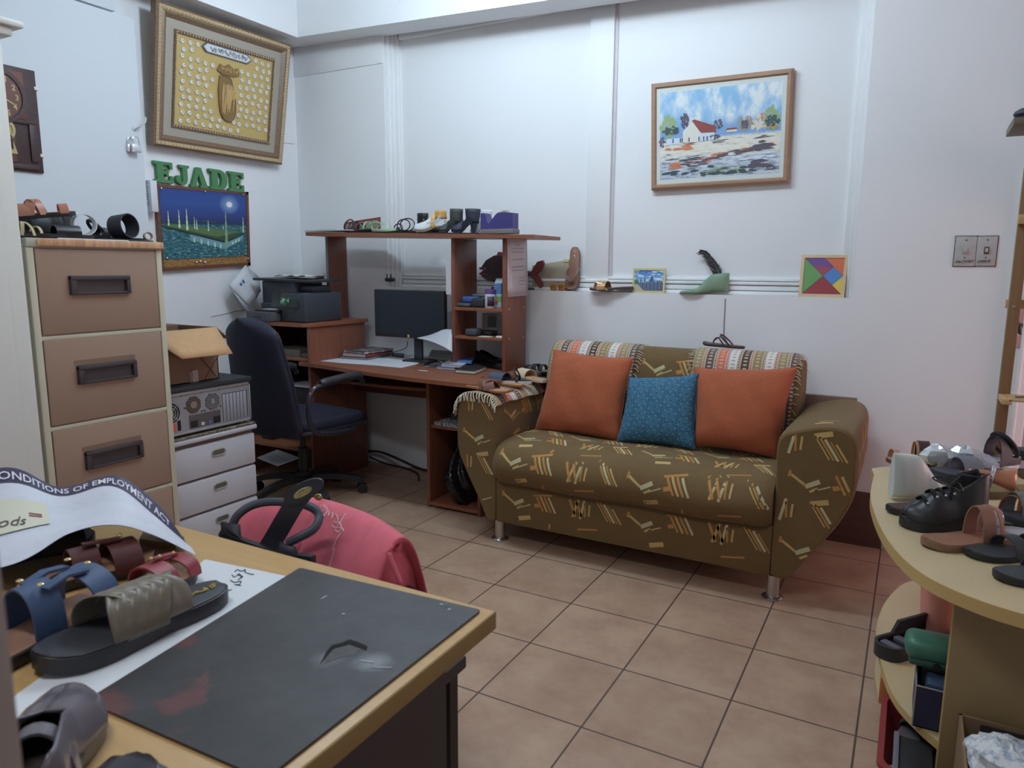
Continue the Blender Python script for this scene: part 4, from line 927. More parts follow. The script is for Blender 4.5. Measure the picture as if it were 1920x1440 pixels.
# tape dispenser
a, b = hp_(901, 3.24), hp_(961, 3.24); Lt = b.x-a.x; PUR = C(62, 56, 116, rough=.4, k=1.35)
tp = thing('tape_dispenser', 'blue desktop tape dispenser on a grey base at the right of the hutch', 'tape dispenser', (a+b)/2)
m = MB(); m.box((a.x, 3.235, a.z), (b.x+.006, 3.305, a.z+.024), r=.003); obj('base', m, C(112, 108, 108), tp)
pr_ = [(0, .0), (Lt, 0), (Lt, .095), (Lt*.56, .100), (Lt*.48, .090), (Lt*.25, .035), (Lt*.2, .05), (Lt*.13, .098), (0, .098)]
m = MB(); m.prism([(p[0], p[1]*.86) for p in pr_], (a.x, 3.30, a.z+.020), (1, 0, 0), (0, 0, 1), .06); obj('body', m, PUR, tp)
m = MB(); m.tube([(a.x+Lt*.68+.036*math.cos(t), 3.268, a.z+.075+.036*math.sin(t)) for t in np.linspace(0, 2*math.pi, 25)[:-1]], .009, 8, 0, True); obj('tape_roll', m, C(150, 140, 128), tp)
# ------------------------------------------------------------------ printer
PR = C(58, 64, 72, rough=.45, k=1.25); PRD = C(40, 44, 50, rough=.4)
pn = thing('printer', 'dark grey all in one printer on the desk cabinet', 'printer', (-3.2, 3.15, .934))
x0, x1, y0, y1, z0 = -3.42, -2.985, 3.0, 3.325, .934
m = MB(); m.box((x0+.02, y0+.06, z0), (x1-.02, y1, z0+.10), r=.008); m.box((-3.17, y0, z0), (x1, y1-.02, z0+.165), r=.012); obj('body', m, PR, pn)
m = MB(); m.box((x0, y0+.09, z0+.03), (-3.15, y1, z0+.232), r=.014); obj('scanner_body', m, PR, pn)
m = MB(); m.hexa([(x0, y0+.03, z0+.232), (x1-.02, y0+.10, z0+.222), (x1-.02, y1, z0+.226), (x0, y1, z0+.238), (x0, y0+.03, z0+.246), (x1-.02, y0+.10, z0+.234), (x1-.02, y1, z0+.238), (x0, y1, z0+.25)]); obj('document_tray', m, PRD, pn)
m = MB(); m.box((-3.15, y0+.12, z0+.165), (-3.03, y1-.06, z0+.205), r=.01); obj('feeder', m, PRD, pn)
m = MB(); m.hexa([(-3.24, y0-.01, z0+.085), (-3.03, y0-.012, z0+.085), (-3.03, y0+.03, z0+.085), (-3.24, y0+.03, z0+.085), (-3.24, y0+.012, z0+.168), (-3.03, y0+.010, z0+.168), (-3.03, y0+.04, z0+.168), (-3.24, y0+.04, z0+.168)]); cp_ = obj('control_panel', m, C(46, 54, 54, rough=.25), pn)
gs = NT('panel_picture', .3); n_ = gs.noise(gs.pos(), 30, 3)
GP = gs.out(gs.ramp(n_, [(.42, L(26, 44, 38)), (.5, L(44, 100, 66)), (.62, L(150, 190, 160))]))
m = MB(); m.add([(-3.17, y0-.009, z0+.10), (-3.10, y0-.010, z0+.10), (-3.10, y0+.005, z0+.155), (-3.17, y0+.006, z0+.155)], [(0, 1, 2, 3)]); obj('display', m, GP, cp_)
m = MB(); m.box((x0+.03, y0-.06, z0+.002), (-3.19, y0+.10, z0+.055), r=.006); tr_ = obj('paper_tray', m, C(74, 76, 80), pn)
m = MB(); m.box((x0+.09, y0-.062, z0+.02), (-3.27, y0-.055, z0+.034), r=.003); obj('tray_grip', m, PRD, tr_)
m = MB(); m.box((x0+.06, y0-.02, z0+.055), (-3.18, y0+.10, z0+.066), r=.003); obj('output_shelf', m, PRD, pn)
tag(obj('printed_page', MB().box((x0+.11, y0-.01, z0+.067), (-3.2, y0+.09, z0+.070)), C(216, 216, 216)), 'white page lying in the printer output slot', 'paper')
for k, (lab, a, b, c, d, h) in enumerate([('white papers heaped flat on top of the printer', -3.36, -3.10, 3.14, 3.30, .250), ]):
    m = MB(); m.grid(lambda u, v: (a+(b-a)*u, c+(d-c)*v, z0+h+.004+.010*math.sin(u*9+v*3)**2), 12, 5); tag(obj('paper_pile', m, C(200, 200, 200, k=1.2), solid=.006), lab, 'papers')
p = at(600, 519, 'y', 3.3); m = MB(); m.add([p+V3((-.05, 0, -.01)), p+V3((.03, 0, -.012)), p+V3((.03, .01, .02)), p+V3((-.0, .01, .006))], [(0, 1, 2, 3)])
tag(obj('torn_card', m, C(120, 112, 100), solid=.003), 'bent grey brown card behind the papers on the printer', 'card')
# white folder sticking out behind the printer
A_, B_, C_, D_ = at(460, 497, 'x', -3.50), at(430, 535, 'x', -3.46), at(466, 572, 'x', -3.43), at(490, 545, 'x', -3.46)
m = MB(); m.grid(patch(B_, C_, D_, A_), 4, 4); fo = thing('folder', 'white printed folder poking out between the pin board and the printer', 'folder', C_); obj('cover', m, C(206, 210, 214, k=1.15), fo, solid=.002)
E_, F_ = at(487, 521, 'x', -3.50), at(470, 596, 'x', -3.42)
m = MB(); m.add([A_+V3((-.004, .003, 0)), E_, at(480, 560, 'x', -3.47), D_+V3((-.006, 0, 0))], [(0, 1, 2, 3)]); m.add([B_+V3((-.006, 0, 0)), C_+V3((-.006, 0, 0)), F_], [(0, 1, 2)]); obj('back_cover', m, C(150, 154, 160), fo, solid=.002)
P_ = patch(B_, C_, D_, A_); m = MB()
for (a, b, w_) in ((.25, .32, .1), (.25, .48, .12)): m.add([P_(a, b)+V3((.003, -.002, 0)), P_(a+w_, b)+V3((.003, -.002, 0)), P_(a+w_, b+.1)+V3((.003, -.002, 0)), P_(a, b+.1)+V3((.003, -.002, 0))], [(0, 1, 2, 3)])
obj('print', m, C(52, 100, 150), fo)
m = MB()
for k in range(6): m.add([P_(.42+.08*k, .25)+V3((.003, -.002, 0)), P_(.435+.08*k, .25)+V3((.003, -.002, 0)), P_(.435+.08*k, .8)+V3((.003, -.002, 0)), P_(.42+.08*k, .8)+V3((.003, -.002, 0))], [(0, 1, 2, 3)])
obj('print', m, C(176, 180, 186), fo)
# ------------------------------------------------------------------ monitor
MY = 3.30; ml, mr = at(701, 545, 'y', MY).x, at(832, 545, 'y', MY).x; mz1 = at(766, 544, 'y', MY).z; mz0 = at(766, 634, 'y', MY).z
mo = thing('monitor', 'black flat computer monitor with a dark screen on the desk', 'monitor', ((ml+mr)/2, MY+.05, DT))
BZ = C(38, 41, 46, rough=.45); 
obj('housing', MB().box((ml, MY, mz0), (mr, MY+.035, mz1), r=.005), BZ, mo)
obj('screen', MB().box((ml+.008, MY-.001, mz0+.022), (mr-.008, MY+.004, mz1-.008)), C(40, 46, 54, rough=.35, spec=.4), mo)
xm = (ml+mr)/2+.04
m = MB(); m.box((xm-.028, MY+.03, DT+.01), (xm+.028, MY+.05, mz0+.1), r=.006); obj('neck', m, BZ, mo)
m = MB(); m.box((xm-.09, MY+.0, DT), (xm+.09, MY+.13, DT+.012), r=.005); obj('base', m, BZ, mo)
p = at(766, 630, 'y', MY-.002); m = MB(); m.prism([(-.006, -.008), (.006, -.008), (.007, .006), (0, .009), (-.007, .006)], p, (1, 0, 0), (0, 0, 1), .002); obj('badge', m, C(200, 176, 60), mo)
m = MB(); m.tube(spline([at(764, 640, 'y', MY+.01), at(756, 655, 'y', MY+.0), V3((at(745, 664, 'z', DT+.02).x, 3.2, DT+.03))], 6), .0025, 6); tag(obj('cable', m, BLK), 'thin black cable hanging beneath the monitor', 'cable')
# ------------------------------------------------------------------ desk top things
def dz(u, v, h=0): return at(u, v, 'z', DT+h)
def sheet(name, px, h, mat, label, cat, th=.0015, wob=.0, group=None):
    pts = [dz(u, v, h) for u, v in px]; m = MB()
    o = V3((0, 0, 0)); m.prism([(p.x, p.y) for p in pts], (0, 0, DT+h), (1, 0, 0), (0, 1, 0), th)
    return tag(obj(name, m, mat), label, cat, group)
PAP = C(204, 206, 212, k=1.15)
bp = NT('drawing_sheet', .6); n_ = bp.noise(bp.map(bp.pos(), (60, 160, 1)), 3, 3, .7); DRAW = bp.out(bp.ramp(n_, [(.42, L(196, 198, 206)), (.6, L(206, 208, 214)), (.66, L(150, 152, 164)), (.72, L(204, 206, 212))]))
sheet('paper_sheet', [(577, 675), (600, 667), (650, 664), (700, 666), (760, 668), (800, 674), (780, 684), (752, 690), (700, 685), (640, 681)], .0008, DRAW, 'large white printed sheet across the front left of the desktop', 'paper')
sheet('paper_sheet', [(700, 664), (745, 657), (800, 660), (815, 672), (770, 674)], .0030, PAP, 'pale crumpled sheet behind the small black calculator', 'paper')
sheet('paper_sheet', [(612, 667), (630, 660), (645, 662), (634, 670)], .0030, C(196, 186, 178), 'small cream scrap at the left of the book stack', 'paper')
sheet('paper_sheet', [(783, 672), (800, 668), (850, 664), (856, 680), (800, 690)], .0006, C(104, 106, 104), 'grey sheet beneath the papers by the monitor', 'paper')
def book(px, z0, th, cover, pages, label, name='book', spine=None, cat='book'):
    """px: four photo points of the top face"""
    pts = [V3((q[0], q[1], z0+th)) if len(q) == 3 else at(q[0], q[1], 'z', z0+th) for q in px]; c = sum(pts, V3())/4; t_ = thing(name, label, cat, (c.x, c.y, z0))
    f = lambda k, z: [V3((c.x+(p.x-c.x)*k, c.y+(p.y-c.y)*k, z)) for p in pts]
    m = MB(); ct_ = min(.003, th*.25); m.hexa(f(1, z0)+f(1, z0+ct_)); m.hexa(f(1, z0+th-ct_)+f(1, z0+th)); 
    a, b = f(1, z0), f(1, z0+th); e = spine if spine is not None else 3; i, j = e, (e+1) % 4; k = (pts[(i+2) % 4]-pts[j])*.02
    m.hexa([a[i], a[j], a[j]+k, a[i]+k, b[i], b[j], b[j]+k, b[i]+k]); obj('cover', m, cover, t_)
    m = MB(); m.hexa(f(.975, z0+ct_)+f(.975, z0+th-ct_)); obj('pages', m, pages, t_)
    return t_
PG = C(190, 188, 184)
book([(-2.94, 3.215, 0), (-2.745, 3.235, 0), (-2.775, 3.49, 0), (-2.95, 3.47, 0)], DT+.003, .012, C(70, 70, 76), PG, 'bottom magazine of the stack on the left of the desktop', 'magazine')
book([(-2.935, 3.235, 0), (-2.755, 3.235, 0), (-2.755, 3.485, 0), (-2.935, 3.485, 0)], DT+.015, .022, C(150, 46, 56), PG, 'red edged book in the middle of the desktop stack', spine=1)
mg = NT('cover_print', .35); n_ = mg.noise(mg.map(mg.pos(), (10, 34, 1)), 2, 3); COVP = mg.out(mg.ramp(n_, [(.45, L(50, 52, 54)), (.55, L(90, 92, 92)), (.6, L(200, 202, 202))]))
book([(-2.93, 3.245, 0), (-2.76, 3.225, 0), (-2.735, 3.47, 0), (-2.91, 3.49, 0)], DT+.037, .012, COVP, PG, 'dark covered magazine on top of the desktop stack', 'magazine')
# calculator
pts = [dz(734, 666, .012), dz(757, 669, .012), dz(758, 663, .012), dz(736, 661, .012)]
t_ = thing('calculator', 'small black calculator on the white sheet', 'calculator', V3((pts[0].x, pts[0].y, DT+.004))); m = MB(); lo = [V3((p.x, p.y, DT+.004)) for p in pts]; m.hexa(lo+pts); obj('body', m, C(42, 42, 44), t_)
P_ = patch(*pts); m = MB()
for k in range(4): m.add([P_(.2+.17*k, .35)+V3((0, 0, .001)), P_(.3+.17*k, .35)+V3((0, 0, .001)), P_(.3+.17*k, .7)+V3((0, 0, .001)), P_(.2+.17*k, .7)+V3((0, 0, .001))], [(0, 1, 2, 3)])
obj('keys', m, C(150, 150, 150), t_)
tag(obj('tube', MB().cyl(dz(770, 671, .008), dz(790, 672, .008), .008), C(212, 214, 214)), 'small white tube beside the calculator', 'tube')
m = MB(); m.tube(spline([dz(797, 683, .008), dz(806, 679, .01), dz(815, 677, .008), dz(812, 674, .008)], 5), .006, 8); tag(obj('key_fob', m, BLK), 'little black key fob near the front edge of the desk', 'key fob')
m = MB(); m.tube([dz(812, 673, .008), dz(833, 681, .006), dz(838, 677, .006)], .003, 6); tag(obj('pen', m, C(206, 200, 190)), 'pale thin pen beside the key fob', 'pen')
# paper stack right of the monitor
for k, (col, lab) in enumerate([(C(120, 116, 108), 'bottom bundle of dog eared papers right of the monitor'), (C(150, 146, 138), 'second bundle of dog eared papers right of the monitor'), (C(96, 94, 90), 'third bundle of dog eared papers right of the monitor')]):
    z0 = DT+.003+.015*k; px = [(803, 672), (846, 676), (848, 660), (812, 656)]; sh = (k-1)*2
    pts = [at(u+sh, v-k*4, 'z', z0+.013) for u, v in px]; m = MB(); m.hexa([V3((p.x, p.y, z0)) for p in pts]+pts); tag(obj('paper_bundle', m, col), lab, 'papers')
A_, B_, C_, D_ = at(782, 634, 'y', 3.17), at(848, 660, 'y', 3.14), at(848, 615, 'y', 3.28), at(815, 627, 'y', 3.25)
m = MB(); f_ = patch(A_, B_, C_, D_); m.grid(lambda u, v: f_(u, v)+V3((0, 0, .012*math.sin(math.pi*u)-.01*v*u)), 10, 8); lp = obj('paper_sheet', m, PAP, solid=.004); tag(lp, 'large white sheet curling up over the paper bundles beside the monitor', 'paper')
m = MB()
for k in range(9): m.band([f_(.12, .1+.09*k)+V3((0, 0, .009)), f_(.5, .1+.09*k)+V3((0, -.001, .0165)), f_(.85, .1+.09*k)+V3((0, 0, .009))], (0, .4, .4), .0012, .0006)
obj('ruled_lines', m, C(156, 160, 170), lp)
# books at the front right
tag(obj('paper_sheet', MB().prism([(p.x, p.y) for p in (dz(848, 694), dz(888, 698), dz(896, 692), dz(856, 688))], (0, 0, DT+.0004), (1, 0, 0), (0, 1, 0), .001), PAP), 'white slip at the front right edge of the desktop', 'paper')
tag(obj('paper_sheet', MB().prism([(p.x, p.y) for p in (dz(784, 695), dz(802, 696.5), dz(803, 695.5), dz(785, 694))], (0, 0, DT+.0004), (1, 0, 0), (0, 1, 0), .0008), PAP), 'tiny white strip near the front middle edge of the desktop', 'paper')
BLU = C(58, 108, 172); WB = C(176, 180, 198)
book([(818, 687), (853, 690), (860, 683), (828, 680)], DT+.001, .014, C(90, 94, 130), PG, 'blue and white paperback at the bottom left of the front stack')
book([(828, 682), (866, 685), (886, 676), (846, 672)], DT+.015, .014, WB, PG, 'pale lilac book lying across the front stack')
book([(845, 674), (884, 679), (890, 669), (856, 667)], DT+.029, .010, BLU, PG, 'bright blue booklet on top of the front stack of books')
book([(853, 692), (890, 695), (912, 687), (884, 681)], DT+.001, .020, C(38, 38, 42), C(206, 200, 186), 'black and white boxed book at the front right of the desktop')
# patent loafer on the desk
shoe('loafer', 'glossy black pointed flat shoe resting on the desktop by the hutch side', 'shoe', dz(893, 679, .012), dz(958, 694, .002), W=.08, h=.055, topen=.62, sole=BLK, upper=BLKS, lining=BLK, vamp=.034, hback=.06)
tag(obj('papers', MB().prism([(p.x, p.y) for p in (dz(868, 672), dz(935, 682), dz(948, 668), dz(900, 660))], (0, 0, DT+.002), (1, 0, 0), (0, 1, 0), .014), C(150, 160, 158)), 'grey green papers lying in the lowest hutch bay', 'papers')
tag(obj('papers', MB().prism([(p.x, p.y) for p in (dz(905, 668, .016), dz(938, 672, .016), dz(942, 658, .016), dz(905, 655, .016))], (0, 0, DT+.0165), (1, 0, 0), (0, 1, 0), .02), C(96, 92, 90)), 'dark grey stack at the back of the lowest hutch bay', 'papers')
# ------------------------------------------------------------------ hutch shelves
def sh(u, z, y=3.27): return V3((at(u, 560, 'y', y).x, y, z))
p = sh(919, z1, 3.285); jr = thing('jar', 'clear plastic jar with a purple lid on the upper hutch shelf', 'jar', p)
obj('body', MB().lathe([(.026, 0), (.028, .004), (.028, .072), (.024, .078), (0, .078)], p, 24), C(190, 190, 198, rough=.25, k=1.2), jr)
obj('lid', MB().lathe([(.029, .078), (.029, .098), (0, .098)], p, 24), C(104, 68, 140, rough=.4), jr)
m = MB(); m.grid(lambda u, v: (p.x+.0285*math.sin(.0+u*1.4), p.y-.0285*math.cos(u*1.4), p.z+.012+.05*v), 8, 1); obj('label', m, C(66, 46, 72), jr, solid=.001)
p = sh(938, z1, 3.33); bt = thing('carton', 'slim blue white and green carton behind the purple lidded jar', 'carton', p)
m = MB(); m.box((p.x-.024, p.y-.022, p.z), (p.x+.018, p.y+.02, p.z+.125), r=.004); m.add([(p.x-.024, p.y-.022, p.z+.125), (p.x+.018, p.y-.022, p.z+.125), (p.x+.018, p.y+.02, p.z+.125), (p.x-.024, p.y+.02, p.z+.125), (p.x-.024, p.y, p.z+.155), (p.x+.018, p.y, p.z+.155)], [(0, 1, 5, 4), (2, 3, 4, 5), (1, 2, 5), (3, 0, 4)]); obj('body', m, C(176, 192, 202), bt)
obj('band', MB().box((p.x-.0245, p.y-.0225, p.z+.075), (p.x+.0185, p.y+.0205, p.z+.13)), C(86, 126, 178), bt); obj('band', MB().box((p.x-.0245, p.y-.0225, p.z+.03), (p.x+.0185, p.y+.0205, p.z+.062)), C(120, 170, 100), bt)
m = MB(); m.blob((p.x-.012, p.y-.023, p.z+.032), (.010, .002, .012), 6); obj('fruit', m, C(190, 70, 50), bt)
def pouch(u0, u1, z, h, y, mat, label, d=.08, name='pouch', cat='pouch'):
    a, b = sh(u0, z, y), sh(u1, z, y); return tag(obj(name, MB().box((a.x, y-.03, z), (b.x, y-.03+d, z+h), r=.012, seg=3), mat), label, cat)
pouch(856, 885, z1, .022, 3.30, C(70, 74, 78), 'flat grey wallet at the left of the upper hutch shelf', name='wallet', cat='wallet')
pouch(870, 896, z1+.022, .034, 3.33, C(60, 84, 148), 'blue cloth pouch on the grey wallet')
pouch(888, 912, z1, .05, 3.31, C(44, 46, 50), 'black zipped pouch between the blue pouch and the jar')
pouch(890, 930, z1+.052, .018, 3.38, C(104, 104, 108), 'grey flat case lying on the black pouch', d=.08, name='case', cat='case')
p = sh(915, z2, 3.40); pf = thing('photo_card', 'small framed picture standing at the back of the lower hutch shelf', 'picture', p)
obj('frame', MB().box((p.x-.05, 3.42, z2), (p.x+.045, 3.432, z2+.115), r=.002), C(150, 146, 140), pf); obj('image', MB().box((p.x-.012, 3.417, z2+.04), (p.x+.04, 3.421, z2+.10)), C(84, 92, 94), pf)
pouch(876, 897, z2, .04, 3.28, C(62, 66, 72), 'dark grey small case at the left of the lower hutch shelf', name='case', cat='case')
pouch(895, 926, z2, .026, 3.36, C(52, 52, 54), 'black flat case behind the white card on the lower hutch shelf', name='case', cat='case')
a, b = sh(897, z2, 3.26), sh(918, z2, 3.26); tag(obj('card', MB().box((a.x, 3.255, z2), (b.x, 3.30, z2+.003)), C(206, 204, 200)), 'white card at the front edge of the lower hutch shelf', 'card')
a, b = sh(931, z2, 3.26), sh(943, z2, 3.26); tag(obj('eraser', MB().box((a.x, 3.252, z2), (b.x, 3.28, z2+.010), r=.003), C(220, 222, 224)), 'small white block at the right of the lower hutch shelf', 'eraser')
# notices on the hutch
def notice(name, px, X, label, lines=True, arab=True):
    TLn, TRn, BRn, BLn = [at(u, v, 'x', X) for u, v in px]; f_ = patch(BLn, BRn, TRn, TLn); t_ = thing(name, label, 'notice', (BLn+BRn)/2)
    m = MB(); m.grid(f_, 4, 6); obj('sheet', m, C(204, 196, 198, k=1.15), t_, solid=.0012)
    m = MB(); d = V3((.0016, 0, 0))
    def ln(v, a, b, w_): m.add([f_(a, v)+d, f_(b, v)+d, f_(b, v+w_)+d, f_(a, v+w_)+d], [(0, 1, 2, 3)])
    ln(.05, .08, .92, .004); ln(.945, .08, .92, .004)
    for a in (.08, .915): m.add([f_(a, .05)+d, f_(a+.006, .05)+d, f_(a+.006, .945)+d, f_(a, .945)+d], [(0, 1, 2, 3)])
    rr = random.Random(2)
    for k in range(12):
        v = .88-k*.062; a, b = (.2, .82) if k < 9 else (.55, .82)
        if k in (3, 5, 8): continue
        if k == 0: a, b = .38, .62
        x = a
        while x < b: w_ = rr.uniform(.02, .06); ln(v+rr.uniform(-.004, .004), x, min(b, x+w_), .010); x += w_+.012
    obj('print', m, C(110, 104, 108), t_); return t_
notice('notice', [(951, 447), (988, 446), (990, 554), (952, 557)], xh+.002, 'white printed notice hanging on the outer side of the hutch')
A_ = at(839, 452, 'y', 3.30); B_ = at(849, 556, 'y', 3.25)
m = MB(); xx = XD-.021; m.box((xx-.001, 3.252, at(845, 556, 'y', 3.25).z), (xx, 3.36, at(845, 455, 'y', 3.25).z)); m.box((xx-.035, 3.252, at(845, 552, 'y', 3.25).z), (xx, 3.2535, at(845, 485, 'y', 3.25).z))
tag(obj('notice', m, C(196, 194, 198)), 'white sheet stuck on the left face of the hutch divider', 'notice')
# wall socket with plug
p = at(736, 524, 'y', BY); 
so = thing('plug', 'black plug with upright pins on the wall above the monitor', 'plug', p)
m = MB(); m.box((p.x-.028, BY-.045, p.z-.012), (p.x+.024, BY, p.z+.010), r=.008); obj('body', m, C(44, 44, 46), so)
for dx in (-.018, .012): obj('pin', MB().cyl((p.x+dx, BY-.03, p.z+.008), (p.x+dx, BY-.03, p.z+.034), .0035), C(50, 50, 54), so)
# cabinet bays, pedestal, floor under the desk
def stack(name, a, b, mat, label, cat='papers'): return tag(obj(name, MB().box(a, b, r=.002), mat), label, cat)
stack('paper_stack', (-3.30, 3.02, .733), (-3.06, 3.28, .775), C(112, 108, 100), 'grey papers in the upper bay of the desk cabinet')
stack('paper_stack', (-3.06, 3.03, .733), (-2.98, 3.3, .757), C(96, 92, 86), 'thin dark papers beside the grey ones in the upper cabinet bay')
stack('paper_stack', (-3.42, 3.04, .455), (-3.0, 3.34, .56), C(46, 46, 50), 'black bundle in the middle bay of the desk cabinet')
stack('paper_stack', (-3.2, 3.02, .56), (-3.0, 3.2, .563), C(196, 196, 200), 'white leaf on the black bundle in the cabinet')
pts = [at(u, v, 'z', .226) for u, v in ((482, 858), (520, 873), (562, 858), (520, 843))]
m = MB(); m.prism([(p.x, p.y) for p in pts], (0, 0, .2225), (1, 0, 0), (0, 1, 0), .004); lp = obj('paper_sheet', m, C(176, 176, 184)); tag(lp, 'white sheet with a sketch lying on the lowest cabinet shelf', 'paper')
f_ = patch(pts[0], pts[1], pts[2], pts[3]); m = MB(); m.tube([f_(.3, .35)+V3((0, 0, .001)), f_(.7, .3)+V3((0, 0, .001))], .0012, 4); m.tube([f_(.35, .55)+V3((0, 0, .001)), f_(.8, .5)+V3((0, 0, .001))], .0012, 4); obj('pen_line', m, C(60, 60, 66), lp)
np_ = NT('newsprint', .8); n_ = np_.noise(np_.map(np_.pos(), (30, 30, 30)), 3, 3); NEWS = np_.out(np_.ramp(n_, [(.4, L(70, 72, 76)), (.55, L(150, 152, 156)), (.7, L(190, 190, 194))]))
stack('newspaper', (-2.12, 3.01, .442), (-1.88, 3.3, .462), NEWS, 'folded newspaper on the pedestal shelf beside the sofa arm', 'newspaper')
stack('newspaper', (-2.08, 3.10, .462), (-1.88, 3.36, .492), C(60, 60, 62), 'dark folded bundle on top of the newspaper', 'bundle')
# black rubbish bag
c = V3((-1.985, 3.13, .03)); rr = random.Random(5)
ph = [(rr.uniform(2, 9), rr.uniform(0, 6.28), rr.uniform(.4, 1)) for _ in range(14)]
def bag(u, v):
    a = 2*math.pi*u; t = v; r = (.075+.09*math.sin(math.pi*min(1, t*1.15)))*(1-.25*t)
    for f, p, w_ in ph: r += .007*w_*math.sin(f*a+p+t*f*1.6)
    return (c.x+r*.62*math.cos(a), c.y+r*1.05*math.sin(a), c.z+.33*t+.012*math.sin(3*a+2))
m = MB(); m.grid(bag, 60, 30, cu=True); m.add([bag(j/60, 0) for j in range(60)], [tuple(reversed(range(60)))])
m.grid(lambda u, v: (c.x+(.05+.02*math.sin(7*u*6.28))*(1-v)*math.cos(6.283*u)*.7, c.y+(.06+.02*math.sin(5*u*6.28))*math.sin(6.283*u)*(1-v*.4), c.z+.30+.05*v+.02*math.sin(9*u*6.28)*v), 40, 6, cu=True)
tag(obj('rubbish_bag', m, C(26, 26, 30, rough=.22, k=1.2), ang=50), 'crumpled black plastic bag in the open pedestal under the desk', 'bag')
f0, f1 = at(792, 952, 'z', .002), at(816, 949, 'z', .002)
tag(obj('paper_strip', MB().band([at(792, 951, 'z', .002), at(810, 947, 'z', .002)], (.4, 1, 0), .018, .002), C(206, 206, 214)), 'small white paper strip on the floor by the pedestal, the nearer to the chair', 'paper')
tag(obj('paper_strip', MB().band([at(799, 954, 'z', .003), at(819, 949.5, 'z', .003)], (.4, 1, 0), .018, .002), C(200, 196, 214)), 'small white paper strip on the floor by the pedestal, the nearer to the bag', 'paper')
m = MB(); m.tube(spline([at(690, 846, 'y', 3.53), at(715, 848, 'y', 3.50), at(750, 862, 'y', 3.45), at(780, 876, 'z', .012), at(806, 884, 'z', .01)], 6), .008, 6); tag(obj('cable', m, C(44, 40, 40)), 'upper dark cable trailing on the floor under the desk', 'cable')
m = MB(); m.tube(spline([at(692, 856, 'y', 3.50), at(720, 868, 'z', .01), at(760, 878, 'z', .008), at(783, 888, 'z', .008), at(785, 900, 'z', .008)], 6), .006, 6); tag(obj('cable', m, C(50, 44, 44)), 'lower dark cable ending at the floor under the desk', 'cable')
# ------------------------------------------------------------------ sofa
fb = NT('sofa_fabric', .85, .2); p_ = fb.pos(); n_ = fb.noise(fb.map(p_, (60, 60, 420)), 3, 4, .7); n2 = fb.noise(p_, 9, 3)
col = fb.ramp(n_, [(.3, L(90, 71, 44)), (.7, L(118, 96, 62))]); col = fb.mix(fb.math('MULTIPLY', n2, .3), col, L(120, 100, 70))
FAB = fb.out(col, fb.noise(p_, 700, 2), .35, .0015); fb.P.inputs['Sheen Weight'].default_value = .08
ORG = C(176, 124, 58, rough=.85); YLW = C(184, 156, 92, rough=.85); CRM = C(178, 172, 130, rough=.85)
FM = [FAB, ORG, YLW, CRM]
def motifs(mb, o, ud, vd, rd, U, V, seed, warm=False, dens=1.0, m_only=None):
    """woven stick motifs laid on the mesh surface along rd, over the U x V area from o"""
    rnd = random.Random(seed); bv = BVHTree.FromPolygons([p.copy() for p in mb.v], [f for f in mb.f]); o, ud, vd, rd = V3(o), V3(ud), V3(vd), V3(rd).normalized()
    bars = []
    def bar(u, v, l, w, a, mi): bars.append((u, v, l, w, a, mi))
    cell = .15; nu = int(U/cell)+2; nv = int(V/.13)+2
    for j in range(nv):
        for i in range(nu):
            cu = (i+.5*(j % 2))*cell+rnd.uniform(-.012, .012); cv = j*.13+rnd.uniform(-.012, .012); k = (i+2*j) % 4
            if rnd.random() > dens: continue
            cols = [1, 2, 1, 3] if not warm else [1, 1, 1, 2]
            if k == 0:      # fan of upright sticks
                for q, (du, a, l) in enumerate([(0, 1.95, .066), (.014, 1.25, .070), (.030, 1.95, .060), (.046, 1.35, .072), (.058, 1.62, .05), (.078, 1.5, .042)]): bar(cu+du, cv, l, .0085 if q < 4 else .006, a, cols[q % 4])
            elif k == 1:    # slanting stripes under a stubby lozenge
                for q in range(5): bar(cu+.017*q, cv-.004*q, .085-.006*q, .0035+.002*(q % 3), 2.15, cols[(q+1) % 4])
                bar(cu+.005, cv+.045, .05, .016, .25, 2 if not warm else 1)
            elif k == 2:
                bar(cu, cv, .05, .008, 2.55, cols[1]); bar(cu+.05, cv-.01, .045, .014, .5, cols[3]); bar(cu+.055, cv-.032, .026, .008, .55, cols[1]); bar(cu+.085, cv-.022, .045, .004, .4, cols[3]); bar(cu-.03, cv+.02, .02, .008, 1.4, cols[0])
            else:
                for q in range(4): bar(cu+.02*q, cv, .062, .0075, 2.05, cols[q % 4])
                bar(cu-.012, cv-.012, .022, .014, .3, cols[0]); bar(cu+.015, cv+.038, .075, .006, .15, cols[0])
    for u, v, l, w_, a, mi in bars:
        l *= 1.22; w_ *= 1.25
        c, s_ = math.cos(a), math.sin(a); ok = True; vs = []
        for k in range(5):
            t = (k/4-.5)*l
            for sg in (-.5, .5):
                uu_ = u+c*t-s_*w_*sg; vv_ = v+s_*t+c*w_*sg
                if not (0 < uu_ < U and 0 < vv_ < V): ok = False; break
                h = bv.ray_cast(o+ud*uu_+vd*vv_-rd*.6, rd, 1.6)
                if h[0] is None or abs(h[1].dot(rd)) < .25: ok = False; break
                nn = h[1] if h[1].dot(rd) < 0 else -h[1]; vs.append(h[0]+nn*.0009)
            if not ok: break
        if not ok: continue
        if max((vs[i+2]-vs[i]).length for i in range(0, 8, 2)) > l*.6: continue
        mb.add(vs, [(2*k, 2*k+1, 2*k+3, 2*k+2) for k in range(4)], mi)
SX0, SX1 = -1.605, -.398; SY = 2.76
so = thing('sofa', 'brown two seat sofa with stick patterned upholstery against the back wall', 'sofa', (-1.0, 3.1, 0))
